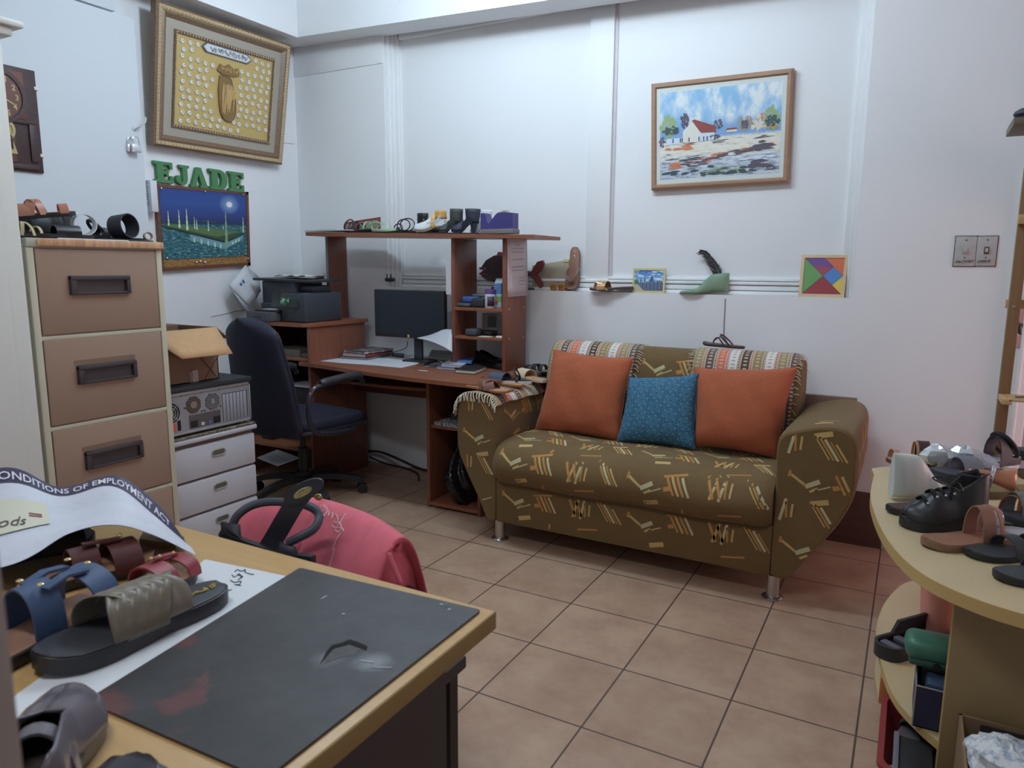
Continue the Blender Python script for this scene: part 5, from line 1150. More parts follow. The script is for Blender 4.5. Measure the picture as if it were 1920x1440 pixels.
m = MB(); m.box((SX0, SY, .095), (SX1, 3.46, .30), r=.008); motifs(m, (SX0, SY, .095), (1, 0, 0), (0, 0, 1), (0, 1, 0), 1.207, .19, 1)
obj('base', m, FM, so)
prof = [(3.30, .27), (2.80, .272), (2.755, .285), (2.715, .315), (2.695, .36), (2.705, .41), (2.74, .452), (2.80, .474), (2.90, .482), (3.05, .474), (3.22, .462), (3.30, .455)]
sp_ = spline([V3((0, a, b)) for a, b in prof], 4); N_ = len(sp_)-1
def cush(u, v):
    p = sp_[min(N_, int(round(v*N_)))]; x = SX0+.004+(SX1-SX0-.008)*u; e = min(u, 1-u)*1.2
    k = 1-.10*max(0, 1-e/.05)**2; return (x, 2.95+(p.y-2.95)*(k if p.y < 2.9 else 1), .37+(p.z-.37)*(k) + .004*math.sin(u*14))
m = MB(); m.grid(cush, 60, N_); 
for s_ in (0, 1): m.add([cush(s_, j/N_) for j in range(N_+1)], [tuple(range(N_+1))])
motifs(m, (SX0, 2.69, .28), (1, 0, 0), (0, 0, 1), (0, 1, 0), 1.207, .185, 3); motifs(m, (SX0, 2.735, .5), (1, 0, 0), (0, 1, 0), (0, 0, -1), 1.207, .50, 4)
obj('seat_cushion', m, FM, so)
def arm(outl, seed, sgn):
    pts = spline([V3((a, 0, b)) for a, b in outl], 4, True); m = MB(); n = len(pts)
    ys = [2.758, 2.762, 2.775, 2.80, 2.9, 3.0, 3.1, 3.2, 3.3, 3.4, 3.455, 3.47, 3.475]; cx = sum(p.x for p in pts)/n; cz = sum(p.z for p in pts)/n
    def f(i, j):
        ins = [.014, .006, .0015, 0, 0, 0, 0, 0, 0, 0, .0015, .006, .014][i]; p = pts[j % n]; d = V3((p.x-cx, 0, p.z-cz)); L_ = d.length
        q = p-d*(ins/L_); droop = -.012*smooth((ys[i]-2.85)/.4) if p.z > .55 else 0
        return V3((q.x, ys[i], q.z+droop))
    m.add([f(i, j) for i in range(13) for j in range(n)], [(i*n+j, i*n+(j+1) % n, (i+1)*n+(j+1) % n, (i+1)*n+j) for i in range(12) for j in range(n)])
    for i in (0, 12):   # end caps as fans so that motifs can sit on them
        c = V3((cx, ys[i], cz)); m.add([c]+[f(i, j) for j in range(n)], [(0, j+1, (j+1) % n+1) for j in range(n)])
    x0 = min(p.x for p in pts); motifs(m, (x0, 2.76, .10), (1, 0, 0), (0, 0, 1), (0, 1, 0), .29, .60, seed)
    return m
aL = [(-1.650, .095), (-1.70, .19), (-1.775, .32), (-1.815, .42), (-1.816, .56), (-1.805, .635), (-1.765, .672), (-1.70, .678), (-1.63, .668), (-1.605, .63), (-1.603, .45), (-1.603, .25), (-1.606, .12), (-1.612, .095)]
aR = [(-.392, .095), (-.398, .12), (-.400, .25), (-.402, .45), (-.404, .60), (-.385, .655), (-.32, .682), (-.24, .700), (-.17, .692), (-.138, .65), (-.132, .56), (-.133, .45), (-.175, .34), (-.27, .19), (-.335, .098)]
m = arm(aL, 11, -1); motifs(m, (-1.603, 2.80, .45), (0, 1, 0), (0, 0, 1), (-1, 0, 0), .6, .2, 12, warm=True); obj('armrest', m, FM, so)
m = arm(aR, 13, 1); motifs(m, (-.13, 2.80, .2), (0, 1, 0), (0, 0, 1), (-1, 0, 0), .62, .45, 14, warm=True); motifs(m, (-.40, 2.76, .72), (1, 0, 0), (0, 1, 0), (0, 0, -1), .27, .12, 15); obj('armrest', m, FM, so)
bprof = [(3.46, .12), (3.20, .30), (3.205, .46), (3.235, .62), (3.275, .78), (3.305, .845), (3.35, .874), (3.41, .874), (3.455, .845), (3.475, .76), (3.475, .5), (3.475, .2)]
bs = spline([V3((0, a, b)) for a, b in bprof], 4, True); NB_ = len(bs)
def back(u, j, d=0):
    p = bs[j % NB_]; a, b = bs[(j-1) % NB_], bs[(j+1) % NB_]; t = (b-a).normalized(); nn = V3((0, -t.z, t.y)); 
    e = min(u, 1-u)*(SX1-SX0); k = max(0, 1-e/.035); z = p.z-(.022*k*k if p.z > .7 else 0); y = p.y+(.008*k*k if p.y < 3.35 else -.008*k*k)
    return V3((SX0+(SX1-SX0)*u, y, z))+nn*d
us = [0, .008, .018, .03]+[.03+.94*i/40 for i in range(1, 40)]+[.97, .982, .992, 1]
m = MB(); m.add([back(u, j) for u in us for j in range(NB_)], [(i*NB_+j, i*NB_+(j+1) % NB_, (i+1)*NB_+(j+1) % NB_, (i+1)*NB_+j) for i in range(len(us)-1) for j in range(NB_)])
for s_ in (0, 1): m.add([back(s_, j) for j in range(NB_)], [tuple(range(NB_))])
motifs(m, (SX0, 3.2, .47), (1, 0, 0), (0, 0, 1), (0, 1, 0), 1.207, .20, 21); motifs(m, (-1.15, 3.2, .655), (1, 0, 0), (0, 0, 1), (0, 1, 0), .30, .205, 22); motifs(m, (-.44, 3.2, .62), (1, 0, 0), (0, 0, 1), (0, 1, 0), .08, .22, 24)
obj('backrest', m, FM, so)
CHRM = C(170, 166, 164, metal=.9, rough=.22, k=1.4)
for x, y in ((-1.605, 2.80), (-.388, 2.79), (-1.58, 3.38), (-.42, 3.38)):
    obj('leg', MB().lathe([(.040, 0), (.040, .006), (.033, .011), (.0245, .013), (.0245, .096)], (x, y, 0), 28), CHRM, so)
# ------------------------------------------------------------------ throws
def throw_mat(name, per, axis=0):
    t = NT(name, .9, .2); x, y, _ = t.sep(t.uv()); c = x if axis == 0 else y; l = y if axis == 0 else x
    q = t.math('DIVIDE', c, per); fr_ = t.math('FRACT', q); idx = t.math('FLOOR', q)
    base = t.ramp(t.noise(t.map(t.uv(), (260, 900, 1)), 1, 2), [(.3, L(160, 144, 130)), (.7, L(190, 176, 162))])
    ci = t.math('DIVIDE', t.math('ADD', t.math('MODULO', idx, 7), .5), 7)
    band = t.ramp(ci, [(0, L(150, 134, 94)), (1/7, L(96, 84, 76)), (2/7, L(204, 108, 80)), (3/7, L(204, 202, 200)), (4/7, L(80, 66, 56)), (5/7, L(146, 126, 78)), (6/7, L(206, 204, 200))], 'CONSTANT')
    a = t.math('MULTIPLY', t.math('SUBTRACT', fr_, .46), 2.6); b = t.math('MULTIPLY', t.math('SUBTRACT', t.math('FRACT', t.math('DIVIDE', l, .017)), .5), 1.9)
    r = t.math('SQRT', t.math('ADD', t.math('MULTIPLY', a, a), t.math('MULTIPLY', b, b)))
    ringm = t.math('MULTIPLY', t.math('GREATER_THAN', r, .48), t.math('LESS_THAN', t.math('ABSOLUTE', a), .86))
    dots = t.math('MULTIPLY', t.math('GREATER_THAN', fr_, .90), t.math('GREATER_THAN', t.math('FRACT', t.math('DIVIDE', l, .012)), .45))
    col = t.mix(ringm, base, band); col = t.mix(dots, col, t.mix(t.math('GREATER_THAN', t.math('MODULO', idx, 2), .5), L(186, 84, 60), L(110, 84, 66)))
    return t.out(col, t.noise(t.uv(), 900, 2), .4, .002)
THROW = throw_mat('woven_throw', .052); FRG = C(196, 184, 168, rough=.9)
def backthrow(name, label, x0, x1, jf, jb, fringe, seed):
    t_ = thing(name, label, 'throw', ((x0+x1)/2, 3.36, .46)); rr = random.Random(seed)
    js = list(range(jf, jb+1)); n = len(js); L_ = [0]
    for k in range(1, n): L_.append(L_[-1]+(back(.5, js[k])-back(.5, js[k-1])).length)
    def f(u, v):
        j = v*(n-1); k = min(n-2, int(j)); a = back((x0+(x1-x0)*u-SX0)/(SX1-SX0), js[k], .006); b = back((x0+(x1-x0)*u-SX0)/(SX1-SX0), js[k+1], .006)
        return a.lerp(b, j-k)+V3((0, -.002*math.sin(u*17+v*5), 0))
    m = MB(); m.grid(f, 40, n-1, uvs=lambda u, v: (u*(x1-x0)+.004, L_[min(n-1, int(round(v*(n-1))))]+.001)); obj('cloth', m, THROW, t_, solid=.004)
    m = MB()
    for e in fringe:
        for k in range(34):
            v = (k+.5)/34; p = f(e, v); d = 1 if e else -1; l = rr.uniform(.018, .034)
            m.tube([p, p+V3((d*l*.5, -.004, rr.uniform(-.008, .004))), p+V3((d*l, -.002+rr.uniform(-.004, .004), rr.uniform(-.02, 0)))], .0018, 4)
    obj('fringe', m, FRG, t_); return f
jfront = min(range(NB_), key=lambda j: abs(bs[j].y-3.22)+abs(bs[j].z-.56)); jback = min(range(NB_), key=lambda j: abs(bs[j].y-3.475)+abs(bs[j].z-.70))
backthrow('woven_throw', 'striped woven throw over the left half of the sofa back', -1.595, -1.145, jfront, jback, [1], 1)
rt = backthrow('woven_throw', 'striped woven throw over the right half of the sofa back', -.865, -.425, jfront, jback, [0, 1], 2)
# arm throw
t_ = thing('woven_throw', 'striped woven throw with a cream fringe over the left sofa arm', 'throw', (-1.71, 3.1, .62)); rr = random.Random(8)
aw = [(-1.823, .57), (-1.812, .64), (-1.768, .681), (-1.70, .687), (-1.628, .676), (-1.597, .640)]
asp = spline([V3((a, 0, b)) for a, b in aw], 5); nA = len(asp)-1
def at_(u, v):
    p = asp[min(nA, int(round(v*nA)))]; y = 2.752+.66*u; return V3((p.x, y, p.z-.010*smooth((y-2.85)/.4)+.003*math.sin(u*22+v*4)))
m = MB(); m.grid(at_, 44, nA, uvs=lambda u, v: (u*.66+.01, v*.33)); obj('cloth', m, THROW, t_, solid=.004)
m = MB()
for k in range(30):
    v = .12+.86*(k+.5)/30; p = at_(0, v); l = rr.uniform(.026, .042)
    m.tube(spline([p+V3((0, .004, 0)), p+V3((rr.uniform(-.003, .003), -.008, -.006)), p+V3((rr.uniform(-.008, .008), -.008, -l))], 3), .0026, 5)
obj('fringe', m, C(204, 196, 176, rough=.9), t_)
# ------------------------------------------------------------------ cushions
def pillow(name, label, px, yb, yt, mat, T=.085, group=None, pinch=.06):
    BL_, BR2_, TR_, TL_ = [at(u, v, 'y', y) for (u, v), y in zip(px, (yb, yb, yt, yt))]
    f_ = patch(BL_, BR2_, TR_, TL_); nn = (BR2_-BL_).cross(TL_-BL_).normalized(); nn = nn if nn.y < 0 else -nn; c = f_(.5, .5)
    n = 22; vs = []; fs = []; rr = random.Random(int(px[0][0]))
    def P(u, v, s_):
        a, b = 2*u-1, 2*v-1; k = (max(0, 1-abs(a)**2.6)*max(0, 1-abs(b)**2.6))**.5
        pu = u-.5; pv = v-.5; ue = .5+pu*(1-pinch*(1-b*b)*(abs(a)**3)); ve = .5+pv*(1-pinch*(1-a*a)*(abs(b)**3))
        w_ = .004*math.sin(9*a+5*b)*k+.003*math.sin(14*b-6*a)*(1-k)
        return f_(ue, ve)+nn*(s_*T*k+(.002*s_)+w_)
    m = MB(); q = lambda t: .5-.5*math.cos(math.pi*t)
    m.grid(lambda u, v: P(q(u), q(v), 1), 26, 26, uvs=lambda u, v: (q(u), q(v))); m.grid(lambda u, v: P(q(1-u), q(v), -.75), 26, 26)
    t_ = thing(name, label, 'cushion', (BL_+BR2_)/2, group); obj('cover', m, mat, t_, ang=80)
    m = MB(); e = [P(q(k/26), 0, 0) for k in range(26)]+[P(1, q(k/26), 0) for k in range(26)]+[P(q(1-k/26), 1, 0) for k in range(26)]+[P(0, q(1-k/26), 0) for k in range(26)]
    m.tube(e, .0035, 5, 0, True); obj('seam', m, mat, t_); return t_
og = NT('orange_velvet', .8, .2); n_ = og.noise(og.map(og.pos(), (90, 90, 260)), 2, 3, .7); n2 = og.noise(og.pos(), 8, 3)
ORV = og.out(og.mix(og.math('MULTIPLY', n2, .45), og.ramp(n_, [(.3, L(150, 80, 52)), (.7, L(180, 100, 68))]), L(132, 68, 46)), og.noise(og.pos(), 30, 4), .25, .01); og.P.inputs['Sheen Weight'].default_value = .15
bl = NT('blue_print', .8, .2); x, y, _ = bl.sep(bl.map(bl.uv(), (5, 5, 1)))
fx = bl.math('SUBTRACT', bl.math('FRACT', x), .5); fy = bl.math('SUBTRACT', bl.math('FRACT', bl.math('ADD', y, bl.math('MULTIPLY', bl.math('MODULO', bl.math('FLOOR', x), 2), .5))), .5)
r = bl.math('SQRT', bl.math('ADD', bl.math('MULTIPLY', fx, fx), bl.math('MULTIPLY', fy, fy))); an = bl.math('ARCTAN2', fy, fx)
pet = bl.math('MULTIPLY', bl.math('ADD', bl.math('SINE', bl.math('MULTIPLY', an, 6)), 1.6), .17)
e = bl.math('ABSOLUTE', bl.math('SUBTRACT', r, pet)); mk = bl.math('LESS_THAN', e, .045); mk2 = bl.math('LESS_THAN', bl.math('ABSOLUTE', bl.math('SUBTRACT', bl.math('FRACT', bl.math('MULTIPLY', r, 6)), .5)), .16)
bc = bl.mix(bl.math('MULTIPLY', mk2, .4), L(52, 92, 118), L(92, 138, 160)); bc = bl.mix(bl.math('MULTIPLY', mk, .5), bc, L(112, 158, 178))
bc = bl.mix(bl.math('MULTIPLY', bl.math('LESS_THAN', r, .07), .8), bc, L(38, 70, 98))
BLP = bl.out(bc, bl.noise(bl.pos(), 500, 2), .3, .002)
pillow('cushion', 'plain rust orange cushion at the left end of the sofa', [(1003, 806), (1162, 826), (1187, 672), (1039, 656)], 3.07, 3.19, ORV, .075)
pillow('cushion', 'plain rust orange cushion leaning by the right sofa arm', [(1301, 834), (1456, 858), (1494, 690), (1302, 690)], 3.07, 3.19, ORV, .08)
pillow('cushion', 'smaller blue printed cushion between the two orange ones', [(1157, 827), (1302, 842), (1310, 702), (1180, 708)], 3.035, 3.15, BLP, .065)
# ------------------------------------------------------------------ sandals on the sofa
zb = .884
def sb(u, v, z): return at(u, v, 'z', z)
A_ = sb(1395, 654, .886); B_ = sb(1318, 648, .886)
sandal('sandal', 'dark brown thong sandal lying on top of the sofa back', 'sandal', A_+V3((0, -.0, .0)), B_+V3((0, 0, .004)), W=.075, th=.008, sole=C(54, 42, 42), insole=C(80, 60, 56), straps=[('tubering', .42, .026, .02, .004, C(70, 46, 44), 1.2), ('thong', .75, .4, .034, .01, C(70, 46, 44))])
ZA = .686
h, to = sb(874, 725, ZA+.008), sb(958, 738, ZA+.002)
sandal('sandal', 'tan slide with a wide brown crossed strap on the sofa arm', 'sandal', h, to, W=.08, th=.009, sole=C(150, 100, 62), insole=C(176, 124, 82), straps=[('band', .38, .62, .045, .062, C(116, 74, 56)), ('band', .62, .38, .047, .05, C(108, 68, 52))], sq=.9)
h, to = sb(975, 727, ZA), sb(890, 718, ZA)
sandal('sandal', 'second tan square toed slide just behind the crossed strap one', 'sandal', h+V3((.0, .03, 0)), to+V3((.0, .03, 0)), W=.078, th=.009, sole=C(150, 100, 62), insole=C(176, 124, 82), straps=[('band', .5, .5, .03, .05, C(104, 66, 52))], sq=.8)
h, to = sb(986, 724, ZA+.004), sb(896, 720, ZA+.004)
sandal('sandal', 'dark blue banded slide with a black insole on the sofa arm', 'sandal', h+V3((.0, .06, .004)), to+V3((-.02, .06, .004)), W=.082, th=.012, sole=C(196, 192, 182), insole=C(42, 46, 52), straps=[('band', .55, .70, .042, .085, C(66, 76, 92)), ('tubering', .28, .03, .03, .004, BLK, .5), ('band', .26, .26, .03, .012, BLK)])
h, to = sb(1008, 722, ZA+.004), sb(950, 708, ZA+.004)
sandal('sandal', 'sandal with a broad cream strap and tan insole at the back of the sofa arm', 'sandal', h+V3((.0, .08, 0)), to+V3((.0, .08, 0)), W=.085, th=.013, sole=C(186, 176, 160), insole=C(182, 134, 90), straps=[('band', .6, .6, .040, .085, C(204, 182, 152))])
h, to = sb(1036, 706, ZA), sb(984, 700, ZA)
sandal('sandal', 'black and tan sandal farthest back on the sofa arm beside the cushion', 'sandal', h+V3((-.02, .02, .012)), to+V3((-.02, .02, .004)), W=.085, th=.012, sole=BLK, insole=C(168, 136, 96), straps=[('band', .5, .5, .04, .03, C(44, 48, 54)), ('band', .25, .25, .038, .02, C(44, 48, 54)), ('band', .78, .78, .03, .02, BLK)])
sandal('sandal', 'dark grey sandal lying under the black and tan one behind the sofa arm', 'sandal', sb(1030, 722, ZA-.006)+V3((-.01, .03, 0)), sb(996, 706, ZA-.006)+V3((-.03, .06, 0)), W=.08, th=.01, sole=BLK, insole=C(60, 62, 62), straps=[('band', .6, .5, .03, .05, C(58, 60, 62))])
# ------------------------------------------------------------------ landscape painting
YW = NB-.002
pTL, pTR, pBR, pBL = at(1222, 158, 'y', YW-.02), at(1489, 128, 'y', YW-.02), at(1479, 342, 'y', YW-.02), at(1222, 357, 'y', YW-.02)
pf = thing('framed_painting', 'light wood framed painting of a red roofed white cottage', 'picture', (pBL+pBR)/2)
f_ = patch(pBL, pBR, pTR, pTL); Wd = (pBR-pBL).length; Ht = (pTL-pBL).length
def pp3(u, v, d=0): return f_(u, v)+V3((0, -d, 0))
FRW = wood(160, 124, 96, .10, 'x', rough=.4, k=1.25)
m = MB()
def pring(a, b, da, db):
    c = lambda i, d: [pp3(i/Wd, i/Ht, d), pp3(1-i/Wd, i/Ht, d), pp3(1-i/Wd, 1-i/Ht, d), pp3(i/Wd, 1-i/Ht, d)]
    A = c(a, da); B = c(b, db)
    for k in range(4): m.add([A[k], A[(k+1) % 4], B[(k+1) % 4], B[k]], [(0, 1, 2, 3)])
pring(0, 0, -.018, .006); pring(0, .010, .006, .013); pring(.010, .020, .013, .013); pring(.020, .027, .013, .002); pring(0, .3, -.018, -.018)
obj('frame', m, FRW, pf, ang=50)
m = MB(); m.add([pp3(.03, .04, .003), pp3(.97, .04, .003), pp3(.97, .96, .003), pp3(.03, .96, .003)], [(0, 1, 2, 3)]); obj('mount', m, C(204, 212, 208, k=1.2), pf)
q = lambda u, v, d=0: pp3(.068+.864*u, .095+.81*v, .0036+d)
t = NT('landscape_paint', .5, .4); uv_ = t.uv(); x, y, _ = t.sep(uv_); n1 = t.noise(t.map(uv_, (7, 2.6, 1)), 1.0, 4, .6); n2 = t.noise(t.map(uv_, (10, 30, 1), rot=(0, 0, .12)), 1.0, 6, .7); n3 = t.noise(t.map(uv_, (40, 60, 1)), 1, 3)
sky = t.ramp(n1, [(.40, L(128, 172, 206)), (.5, L(162, 190, 212)), (.58, L(206, 214, 216)), (.75, L(214, 216, 214))])
lowsky = t.mix(t.ramp(y, [(.55, (1, 1, 1, 1)), (.68, (0, 0, 0, 1))]), sky, L(120, 156, 196))
gr_ = t.ramp(n2, [(.28, L(96, 96, 110)), (.36, L(150, 146, 148)), (.43, L(204, 202, 190)), (.60, L(218, 214, 200)), (.66, L(176, 190, 206)), (.74, L(196, 120, 80))])
low = t.ramp(n2, [(.28, L(66, 76, 84)), (.38, L(112, 122, 132)), (.50, L(168, 178, 190)), (.62, L(196, 206, 214)), (.72, L(136, 150, 172))])
gr_ = t.mix(t.ramp(t.math('ADD', y, t.math('MULTIPLY', n2, .14)), [(.24, (1, 1, 1, 1)), (.36, (0, 0, 0, 1))]), gr_, low)
PNT = t.out(t.mix(t.ramp(t.math('ADD', y, t.math('MULTIPLY', n3, .04)), [(.46, (0, 0, 0, 1)), (.485, (1, 1, 1, 1))]), gr_, lowsky), n3, .3, .002)
mats = [PNT, C(206, 206, 196), C(138, 62, 56), C(84, 78, 92), C(140, 164, 116), C(58, 78, 82), C(192, 206, 220), C(196, 112, 70), C(150, 140, 122), C(206, 194, 172)]
m = MB(); m.grid(lambda u, v: q(u, v), 6, 6)
def pl(pts, mi, d): m.poly([q(a, b, d) for a, b in pts], mi)
def bush(cx_, cy_, rx, ry, mi, d, seed, n=26):
    rr = random.Random(seed); n = int(n*2.6)
    for k in range(n):
        a, r = rr.uniform(0, 6.28), math.sqrt(rr.random()); x_, y_ = cx_+rx*r*math.cos(a), cy_+ry*r*math.sin(a); s_ = rr.uniform(.14, .30); th = rr.uniform(0, 3.14)
        pl([(x_+rx*s_*math.cos(th+t_)*(.8 if k % 2 else .4), y_+ry*s_*math.sin(th+t_)) for t_ in (0, 1.2, 2.1, 3.2, 4.3, 5.3)], mi, d+.00001*k)
bush(.07, .61, .07, .12, 4, .0004, 1); bush(.10, .56, .07, .05, 5, .0010, 2); bush(.215, .66, .035, .08, 3, .0010, 3); bush(.93, .60, .06, .13, 4, .0004, 4); bush(.93, .57, .055, .06, 5, .0010, 5); bush(.72, .57, .06, .08, 8, .0004, 6); bush(.715, .56, .03, .05, 3, .0010, 7); bush(.50, .58, .04, .06, 3, .0008, 8, 14); bush(.83, .56, .06, .08, 9, .0003, 9)
bush(.86, .63, .025, .05, 7, .0008, 19, 10); bush(.93, .505, .06, .02, 7, .0014, 20, 10); bush(.02, .44, .03, .06, 3, .0010, 10, 14)
pl([(.20, .41), (.20, .54), (.285, .645), (.345, .53), (.345, .405)], 1, .0018); pl([(.345, .53), (.345, .405), (.47, .42), (.47, .51)], 6, .0018); pl([(.275, .655), (.30, .665), (.47, .575), (.485, .50), (.36, .505), (.345, .525)], 2, .0022)
pl([(.06, .40), (.06, .47), (.20, .47), (.20, .40)], 6, .0016)
for a in (.11, .175, .19, .25, .335, .375, .405): pl([(a, .415), (a+.010, .415), (a+.010, .465), (a, .465)], 3, .0026)
pl([(.57, .49), (.57, .515), (.655, .52), (.655, .49)], 1, .0016); pl([(.56, .513), (.575, .533), (.65, .535), (.66, .515)], 2, .0020)
bush(.47, .45, .04, .03, 3, .0028, 11, 12)
rr = random.Random(12)
def strokes(n, x0, x1, yf, sp_, mi, ln, w_, d):
    for k in range(n):
        x_ = rr.uniform(x0, x1); y_ = yf(x_)+rr.gauss(0, sp_); l = ln*rr.uniform(.4, 1.2); s_ = rr.uniform(-.05, .25)
        if x_+l > .995 or y_ < .01 or y_+s_*l+w_ > .5: continue
        pl([(x_, y_), (x_+l*.5, y_+s_*l*.5-w_*.4), (x_+l, y_+s_*l), (x_+l*.6, y_+s_*l*.6+w_), (x_+.1*l, y_+w_)], mi, d+.00001*k)
strokes(26, .05, .9, lambda x_: .13+.22*x_, .016, 7, .12, .014, .0012); strokes(30, .02, .9, lambda x_: .115+.22*x_, .018, 3, .11, .011, .0016); strokes(14, .1, .95, lambda x_: .40, .012, 3, .14, .006, .0014); strokes(9, .02, .25, lambda x_: .34, .012, 7, .12, .014, .0012)
strokes(26, .0, .9, lambda x_: .05, .022, 5, .12, .02, .0016); strokes(12, .75, .95, lambda x_: .30+.06*(x_-.8), .02, 3, .12, .02, .0018); strokes(10, .0, .3, lambda x_: .22, .014, 3, .12, .006, .0016); strokes(10, .5, .9, lambda x_: .18, .03, 6, .16, .02, .0018); strokes(4, .35, .6, lambda x_: .06, .01, 4, .10, .012, .002)
strokes(8, .72, .97, lambda x_: .08, .02, 3, .16, .03, .0019)
obj('canvas', m, mats, pf)
obj('signature', scribble(lambda x, y: q(.80+x/Wd, .045+y/Ht, .0030), 7, .10, .014, 4, .0009), C(200, 204, 206), pf)
# ------------------------------------------------------------------ ledge things
LZ = lambda x: 1.127+.0005
def lg(u, v, y): p = at(u, v, 'y', y); p.z = 1.1275; return p
# carved fish
FSH = C(70, 56, 58, rough=.6, noise=.15, ns=60); FRD = C(122, 54, 58, rough=.6)
fy = 3.585; a = at(902, 512, 'y', fy); b = at(1018, 505, 'y', fy); Lf = b.x-a.x; zc = at(960, 515, 'y', fy).z
fs = thing('carved_fish', 'dark carved wooden fish with red fins standing on the wall ledge', 'figurine', (a.x+Lf*.45, fy, 1.1275))
sc = Lf
body = [(0.0, .02), (.10, .085), (.02, .10), (.10, .20), (.24, .27), (.36, .26), (.5, .18), (.66, .08), (.80, .045), (.84, .0), (.78, -.02), (.62, -.05), (.45, -.09), (.28, -.11), (.12, -.09), (.03, -.03)]
m = MB(); m.prism([(p[0]*sc, p[1]*sc) for p in body], (a.x, fy+.012, zc), (1, 0, 0), (0, 0, 1), .024); obj('body', m, FSH, fs)
m = MB(); m.prism([(p[0]*sc, p[1]*sc) for p in [(.78, .02), (.84, .06), (.92, .18), (1.0, .2), (1.02, .16), (.97, .06), (.90, .01), (.96, -.05), (1.0, -.14), (.97, -.18), (.93, -.14), (.86, -.06)]], (a.x, fy+.010, zc), (1, 0, 0), (0, 0, 1), .020); obj('tail', m, FRD, fs)
m = MB(); m.prism([(p[0]*sc, p[1]*sc) for p in [(0, .10), (.0, .075), (.06, .06), (.13, .035), (.13, .06), (.05, .10)]], (a.x, fy-.014, zc), (1, 0, 0), (0, 0, 1), .006); m.prism([(p[0]*sc, p[1]*sc) for p in [(.0, .02), (.0, -.005), (.14, -.01), (.12, .02)]], (a.x, fy-.014, zc), (1, 0, 0), (0, 0, 1), .006); obj('lip', m, FRD, fs)
m = MB(); m.prism([(p[0]*sc, p[1]*sc) for p in [(.27, .27), (.30, .32), (.42, .30), (.50, .20), (.40, .24)]], (a.x, fy+.010, zc), (1, 0, 0), (0, 0, 1), .02); obj('fin', m, FRD, fs)
m = MB(); m.box((a.x+.2*sc, fy-.02, 1.1275), (a.x+.86*sc, fy+.02, 1.14)); m.box((a.x+.3*sc, fy-.006, 1.14), (a.x+.42*sc, fy+.006, zc-.06*sc)); obj('stand', m, C(86, 90, 92), fs)
# burlap panel
bu = NT('burlap', .9, .2); x, y, z = bu.sep(bu.pos()); n_ = bu.noise(bu.map(bu.pos(), (420, 30, 60)), 1, 3); n2 = bu.noise(bu.map(bu.pos(), (60, 30, 420)), 1, 3)
BUR = bu.out(bu.mix(bu.math('MULTIPLY', bu.math('ADD', n_, n2), .5), L(138, 130, 112), L(190, 182, 162)), bu.math('ADD', n_, n2), .5, .002)
BT = [at(998, 497, 'y', 3.60), at(1012, 497, 'y', 3.60)]
A_, B_, C_, D_ = lg(998, 537, 3.600), lg(1066, 536, 3.600), at(1067, 487, 'y', 3.61), at(998, 498, 'y', 3.61)
bp_ = thing('burlap_panel', 'beige burlap covered panel leaning at the back of the ledge', 'panel', (A_+B_)/2); n = V3((0, .008, 0)); m = MB(); m.hexa([A_, B_, B_+n, A_+n, D_, C_, C_+n, D_+n]); obj('board', m, BUR, bp_)
tp_ = at(1061, 490, 'y', 3.605); obj('tab', MB().box((tp_.x-.012, 3.606, tp_.z-.004), (tp_.x+.014, 3.611, tp_.z+.010)), C(196, 198, 110), bp_)
tag(obj('dark_board', MB().box((lg(1000, 538, 3.62).x, 3.612, 1.1275), (at(1092, 538, 'y', 3.612).x, 3.618, 1.16)), C(44, 46, 50)), 'low dark strip standing behind the burlap panel', 'strip')
# yellow carved blocks
YB = C(184, 130, 54, rough=.5); YBE = C(118, 78, 34, rough=.55)
for k, (u, lab) in enumerate(((1038, 'yellow rounded carved square block, the left of two on the ledge'), (1053, 'yellow rounded carved square block next to the thong sandal'))):
    p = lg(u, 542, 3.572); t_ = thing('carved_block', lab, 'ornament', p, 'yellow carved blocks')
    obj('block', MB().box((p.x-.0195, p.y-.008, p.z), (p.x+.0195, p.y+.008, p.z+.040), r=.008), YB, t_)
    m = MB(); m.tube([(p.x+.015*math.copysign(abs(math.cos(a))**.5, math.cos(a)), p.y-.0085, p.z+.02+.015*math.copysign(abs(math.sin(a))**.5, math.sin(a))) for a in np.linspace(0, 6.283, 25)[:-1]], .0012, 4, 0, True); scribble(lambda x_, y_: (p.x-.011+x_, p.y-.0085, p.z+.009+y_), 4, .022, .022, 30+k, .0012, mb=m); obj('carving', m, YBE, t_)
m = MB(); p = lg(1061, 539, 3.59); tag(obj('orange_stub', MB().box((p.x-.006, 3.585, p.z), (p.x+.03, 3.60, p.z+.016), r=.003), C(150, 84, 52)), 'little orange brown block between the carved block and the thong sandal', 'block')
# upright thong sandal
h = at(1079, 464, 'y', 3.622); to = lg(1074, 543, 3.575); to.z += .004
sandal('thong_sandal', 'brown thong sandal standing upright against the wall on the ledge', 'sandal', h, to, W=.082, th=.010, sole=C(96, 70, 62), insole=C(136, 98, 80), straps=[('thong', .84, .52, .034, .030, C(140, 128, 116, metal=.4, rough=.3))], up=(0, -1, .2), sq=.5, mark=(.05, .018, 4, C(200, 184, 150)))
h = lg(1188, 546, 3.575); to = lg(1106, 545, 3.535)
sandal('sandal', 'sandal with a shiny gold strap lying over the ledge edge', 'sandal', h+V3((0, 0, .012)), to+V3((0, 0, .004)), W=.085, th=.010, hh=.006, sole=C(74, 56, 54), insole=C(128, 106, 98), straps=[('thong', .88, .62, .030, .036, C(184, 146, 100, metal=.6, rough=.3, k=1.4)), ('band', .62, .72, .042, .045, C(184, 146, 100, metal=.6, rough=.28, k=1.4))])
